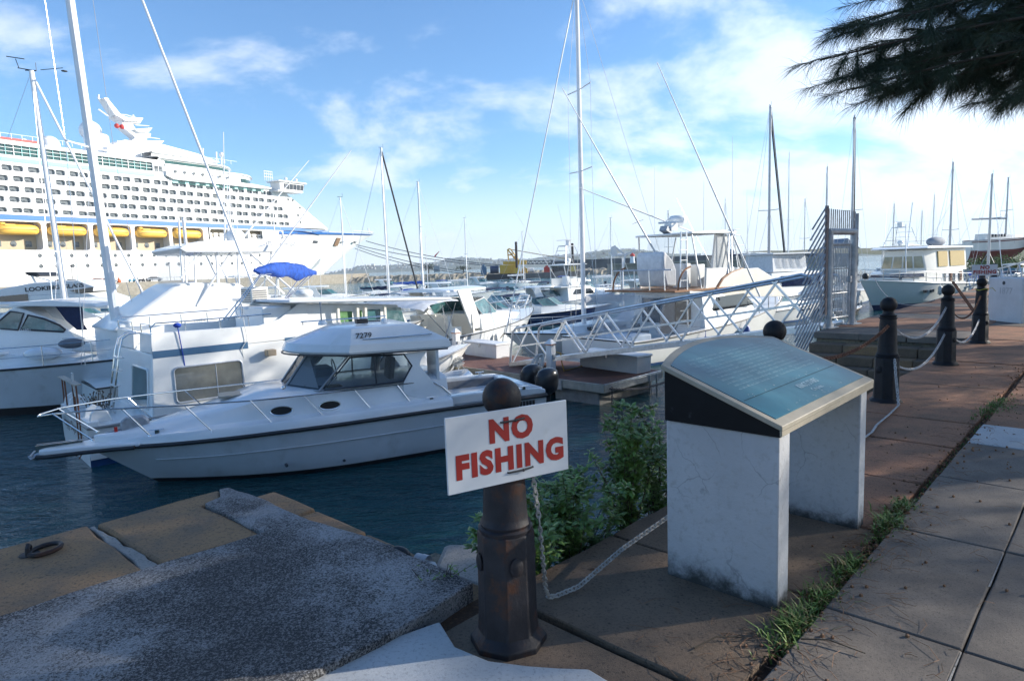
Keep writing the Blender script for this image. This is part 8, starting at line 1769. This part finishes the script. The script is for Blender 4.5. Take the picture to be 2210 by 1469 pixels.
hy.A(m, 'cabin_lettering', nb)['kind'] = 'stuff'
m = MB(); m.prism([(3, -1.6), (6.5, -1.6), (6.0, -.4), (3.4, -.4)], -.18, .18); hy.A(m, 'keel', MATS['antifoul_red'])
for i, x in enumerate((2.0, 5.0, 8.0)): 
    t = thing('boat_stand', 'steel boat stand propping the hauled out yacht, %s' % ('at its stern', 'amidships', 'under its bow')[i], 'boat stand', hy.o + hy.h * x + Vector((0, -1.2, -2.0)), 0, 'boat stands under the yacht'); m = MB(); m.tube([(0, 0, 0), (0, .3, 2.1)], .08, 5); m.tube([(-.5, -.4, 0), (0, 0, .8), (.5, -.4, 0)], .06, 5); m.build('frame', rust, t)
bb = Boat('fishing_boat', 'blue hulled boat hauled out at the right edge of the boatyard', 'motorboat', (aty(2232, 560, 84).x, 84, hy.o.z), 80); simple_hull(bb, 10, 3.2, 2.2, 2.6, [mat('hull_blue', (.06, .13, .24), .5), MATS['hull_blue'], bootk])
for (u, v, lab) in ((2118, 559, 'green bush on the boatyard bank left of the far sign'), (2160, 559, 'green bush on the boatyard bank above the white cruiser'), (2200, 557, 'green bush on the boatyard bank at the right edge'), (2140, 562, 'low green bush on the boatyard bank between two others')):
    P = aty(u, v, 72); P.z -= 1.2; R = random.Random(u); t = thing('bush', lab, 'bush', P, 0, 'bushes on the boatyard bank'); lf = MB(); st = MB()
    for k in range(1300):
        a = R.uniform(0, 6.28); rr = R.random() ** .5; h_ = R.random() ** .7 * (1 - rr * .7) * 1.9; p = Vector((rr * 2.3 * math.cos(a), rr * 1.4 * math.sin(a), h_)); d = Vector((R.gauss(0, 1), R.gauss(0, 1), R.gauss(.4, .7))).normalized() * .2; s2 = d.cross(Vector((0, 0, 1))) * .4; lf.add([p, p + d * .5 + s2, p + d, p + d * .5 - s2], [(0, 1, 2, 3)])
    for k in range(5): st.tube([(0, 0, 0), (R.uniform(-1.4, 1.4), R.uniform(-.8, .8), 1.2)], .05, 4)
    lf.build('foliage', leafm, t, smooth=0)['kind'] = 'stuff'; st.build('stem', stemm, t)
# second gangway at the far right
g2 = thing('gangway', 'distant aluminium truss gangway at the right edge behind the white block', 'gangway', aty(2080, 640, 44)); a_ = Vector((0, 0, 0)); c_ = aty(2230, 608, 36) - g2.location
for h_ in (0, .6, 1.25): m = MB(); m.beam(a_ + Vector((0, 0, h_)), c_ + Vector((0, 0, h_)), .07, .09); m.build('rail', alu, g2)
for k in range(8): m = MB(); t0, t1 = k / 8, (k + .5) / 8; m.beam(a_.lerp(c_, t0), a_.lerp(c_, t1) + Vector((0, 0, 1.25)), .05, .05); m.beam(a_.lerp(c_, t1) + Vector((0, 0, 1.25)), a_.lerp(c_, (k + 1) / 8), .05, .05); m.build('brace', alu, g2)
# grey boat shed behind the gate
P = aty(1826, 600, 170); P.z = WATER + 1; sd3 = thing('boat_shed', 'grey gabled shed seen through the bars of the gate', 'shed', P, .2); m = MB(); m.box(-3.6, 3.6, 0, 6, 0, 4.6); m.build('wall', mat('shed_wall', (.30, .33, .37), .8), sd3); m = MB(); m.prism([(-4, 4.6), (4, 4.6), (0, 7.4)], -.3, 6.3); m.build('roof', mat('shed_roof', (.16, .20, .25), .7), sd3)
# palms and small trees on the breakwater
for (u, v, Y, lab) in ((925, 570, 262, 'small dark tree on the breakwater left of the notice board'), (1196, 566, 300, 'slim dark tree behind the barge'), (1000, 574, 262, 'low dark tree on the breakwater right of the notice board')):
    P = aty(u, 590, Y); hgt_ = aty(u, v, Y).z - P.z; t = thing('tree', lab, 'tree', P); m = MB(); m.tube([(0, 0, 0), (.2, 0, hgt_ * .6)], .25, 6); m.build('trunk', barkm, t); lf = MB(); R = random.Random(u)
    for k in range(420): p = Vector((R.gauss(0, 1.5), R.gauss(0, 1.2), hgt_ * .72 + R.gauss(0, .28) * hgt_ * .5)); d = Vector((R.gauss(0, 1), R.gauss(0, 1), R.gauss(0, 1))).normalized() * .55; s2 = d.cross(Vector((0, 0, 1))) * .5; lf.add([p, p + d * .5 + s2, p + d, p + d * .5 - s2], [(0, 1, 2, 3)])
    lf.build('crown', needm, t, smooth=0)
# ================================================================ MORE MIDDLE DISTANCE BOATS
more = [
 ('e', 'white cuddy boat in the row under the cruise ship bow, second from the left', 770, 58, 65, 8, 'arch', None), ('e', 'white hardtop boat whose roof shows above the houseboat awning', 865, 50, 55, 9, 'hard', None),
 ('r', 'white runabout with blue bimini amid the centre boats', 990, 70, 70, 7, bluec, None), ('e', 'white open cruiser right behind the bimini cruiser bow', 1185, 48, 78, 7.5, 'none', None),
 ('e', 'white sport cruiser beyond the central mast base', 1290, 60, 70, 9, 'hard', None), ('r', 'small white skiff at the centre, nearest the breakwater', 1045, 105, 70, 6.5, None, None),
 ('e', 'white cruiser with soft top left of the tuna tower boat', 1250, 85, 75, 8, 'soft', None), ('r', 'navy runabout far off in front of the barge', 1195, 100, 80, 7, navyc, NV),
 ('e', 'white cruiser at the foot of the breakwater, left of centre', 905, 125, 75, 10, 'hard', None), ('e', 'white express tucked behind the slanting radar arch', 735, 90, 70, 9, 'hard', None),
 ('e', 'white boat close by the quay wall under the lifeboats', 420, 110, 80, 9, 'hard', None), ('r', 'white dinghy sized boat near the quay wall at far left', 290, 75, 75, 5.5, None, None),
 ('e', 'white cruiser right of the large sportfisher tower', 1735, 60, 65, 9, 'hard', None), ('e', 'white boat glimpsed low through the spiked gate', 1830, 58, 60, 9, 'soft', None),
 ('e', 'white cruiser behind the clear curtains of the large sportfisher', 1520, 62, 70, 10, 'hard', None), ('r', 'white runabout with blue canvas beside the tall dark stays', 1665, 90, 70, 7, bluec, None),
 ('e', 'white cruiser beyond the tan curtained yacht stern, under the yard bank', 2090, 64, 60, 8, 'hard', None), ('e', 'white cruiser in the far right corner behind the bollards', 2190, 56, 215, 8, 'soft', None)]
for (t, lab, u, Y, az, L_, opt, mt) in more:
    o = stern_from_bow(u, Y, az, L_)
    if t == 'e': express('motor_cruiser', lab, o, az, L_, opt, mats=mt, detail=0, accent=navyc if L_ == 8 else black)
    else: runabout('runabout', lab, o, az, L_, mats=mt, bim=opt)
for (u, vt, Y, az, L_, lab) in [(1443, 455, 95, 60, 9, 'sailboat mast tip behind the left side of the large sportfisher'), (1008, 470, 100, 70, 8, 'small sailboat with a thin leaning stay in the centre row'), (1735, 430, 100, 60, 9, 'thin masted sailboat just left of the spikes'), (1985, 455, 110, 220, 9, 'thin masted sailboat above the wheelhouse of the tan curtained yacht'),
    (600, 440, 95, 70, 8, 'small sailboat against the bow of the cruise ship'), (1320, 470, 90, 70, 8, 'small sailboat right of the tall central mast'), (1925, 440, 90, 220, 8, 'thin masted sailboat left of the tan curtained yacht roof')]:
    sail_by_mast(lab, u, vt, Y, az, L_, wr=.012, mr=.08, furl=.02, spr=(.5,), mt=spard if u > 1400 else spar, deckstuff=False)
# fenders hung on hulls
fend = mat('fender_white', (.62, .62, .60), .5); fendb = mat('fender_blue', (.03, .08, .3), .5)
def fenders(b, pf, f, xs, sg, r=.11, ln=.55, mt=None):
    for x in xs: m = MB(); y = sg * (pf(x) + r * .7); z = f(x); m.lathe([(.02, z - ln - .25), (r, z - ln - .15), (r, z - .35), (.02, z - .25), (.008, z)], (x, y, 0), 10); b.A(m, 'fender', mt or fend, smooth=60)
fenders(D_, pD, fD, (2.5, 5.0, 7.5), -1); fenders(bG, pfG, fG, (3, 5.5, 8), 1, .16, .7); fenders(bF, pF, fF, (4, 7), -1, .15, .6, fendb)
fenders(A, pfA, shA, (3.4, 6.3), -1); fenders(B, pfB, shB, (3.4, 5.4), -1, .12, .5)
# mooring lines
def mline(p, q, sag, label, r=.011, mt=None): m = MB(); m.tube(cat_curve(p, q, sag, 12), r, 5); tag(m.build('mooring_line', mt or ropew), label, 'rope', 'mooring lines in the marina')
mline(W_(A, .6, -1.3, 1.25), dk(2.2, .2, .05), .25, 'white mooring line from the cabin boat stern to the dock'); mline(W_(D_, .4, -1.7, 1.2), dk(6.2, 2.4, .05), .15, 'white mooring line from the white bimini cruiser to the dock')
mline(W_(bE[0], 9.2, .2, 1.3), dk(5.0, 2.8, .1), .2, 'white mooring line from the central sailboat bow to the dock'); mline(W_(bG, 13.6, .5, 2.4), Q(22, 2.6, .1), .8, 'dark mooring line from the tan curtained yacht bow to the quay', .02, MATS['mooring_rope'])
# ================================================================ AIR
m = MB(); m.box(-1600, 2400, -35, 2900, -7.5, 130)
hz = D.materials.new('haze_air'); hz.use_nodes = True; nt = hz.node_tree; nt.nodes.clear(); pv = N(nt, 'ShaderNodeVolumePrincipled'); pv.inputs['Color'].default_value = (.80, .90, 1.0, 1); pv.inputs['Density'].default_value = 0.00022; pv.inputs['Anisotropy'].default_value = 0.0
om = N(nt, 'ShaderNodeOutputMaterial'); L(nt, pv.outputs[0], om.inputs['Volume']); m.build('haze', hz, smooth=0, kind='stuff')
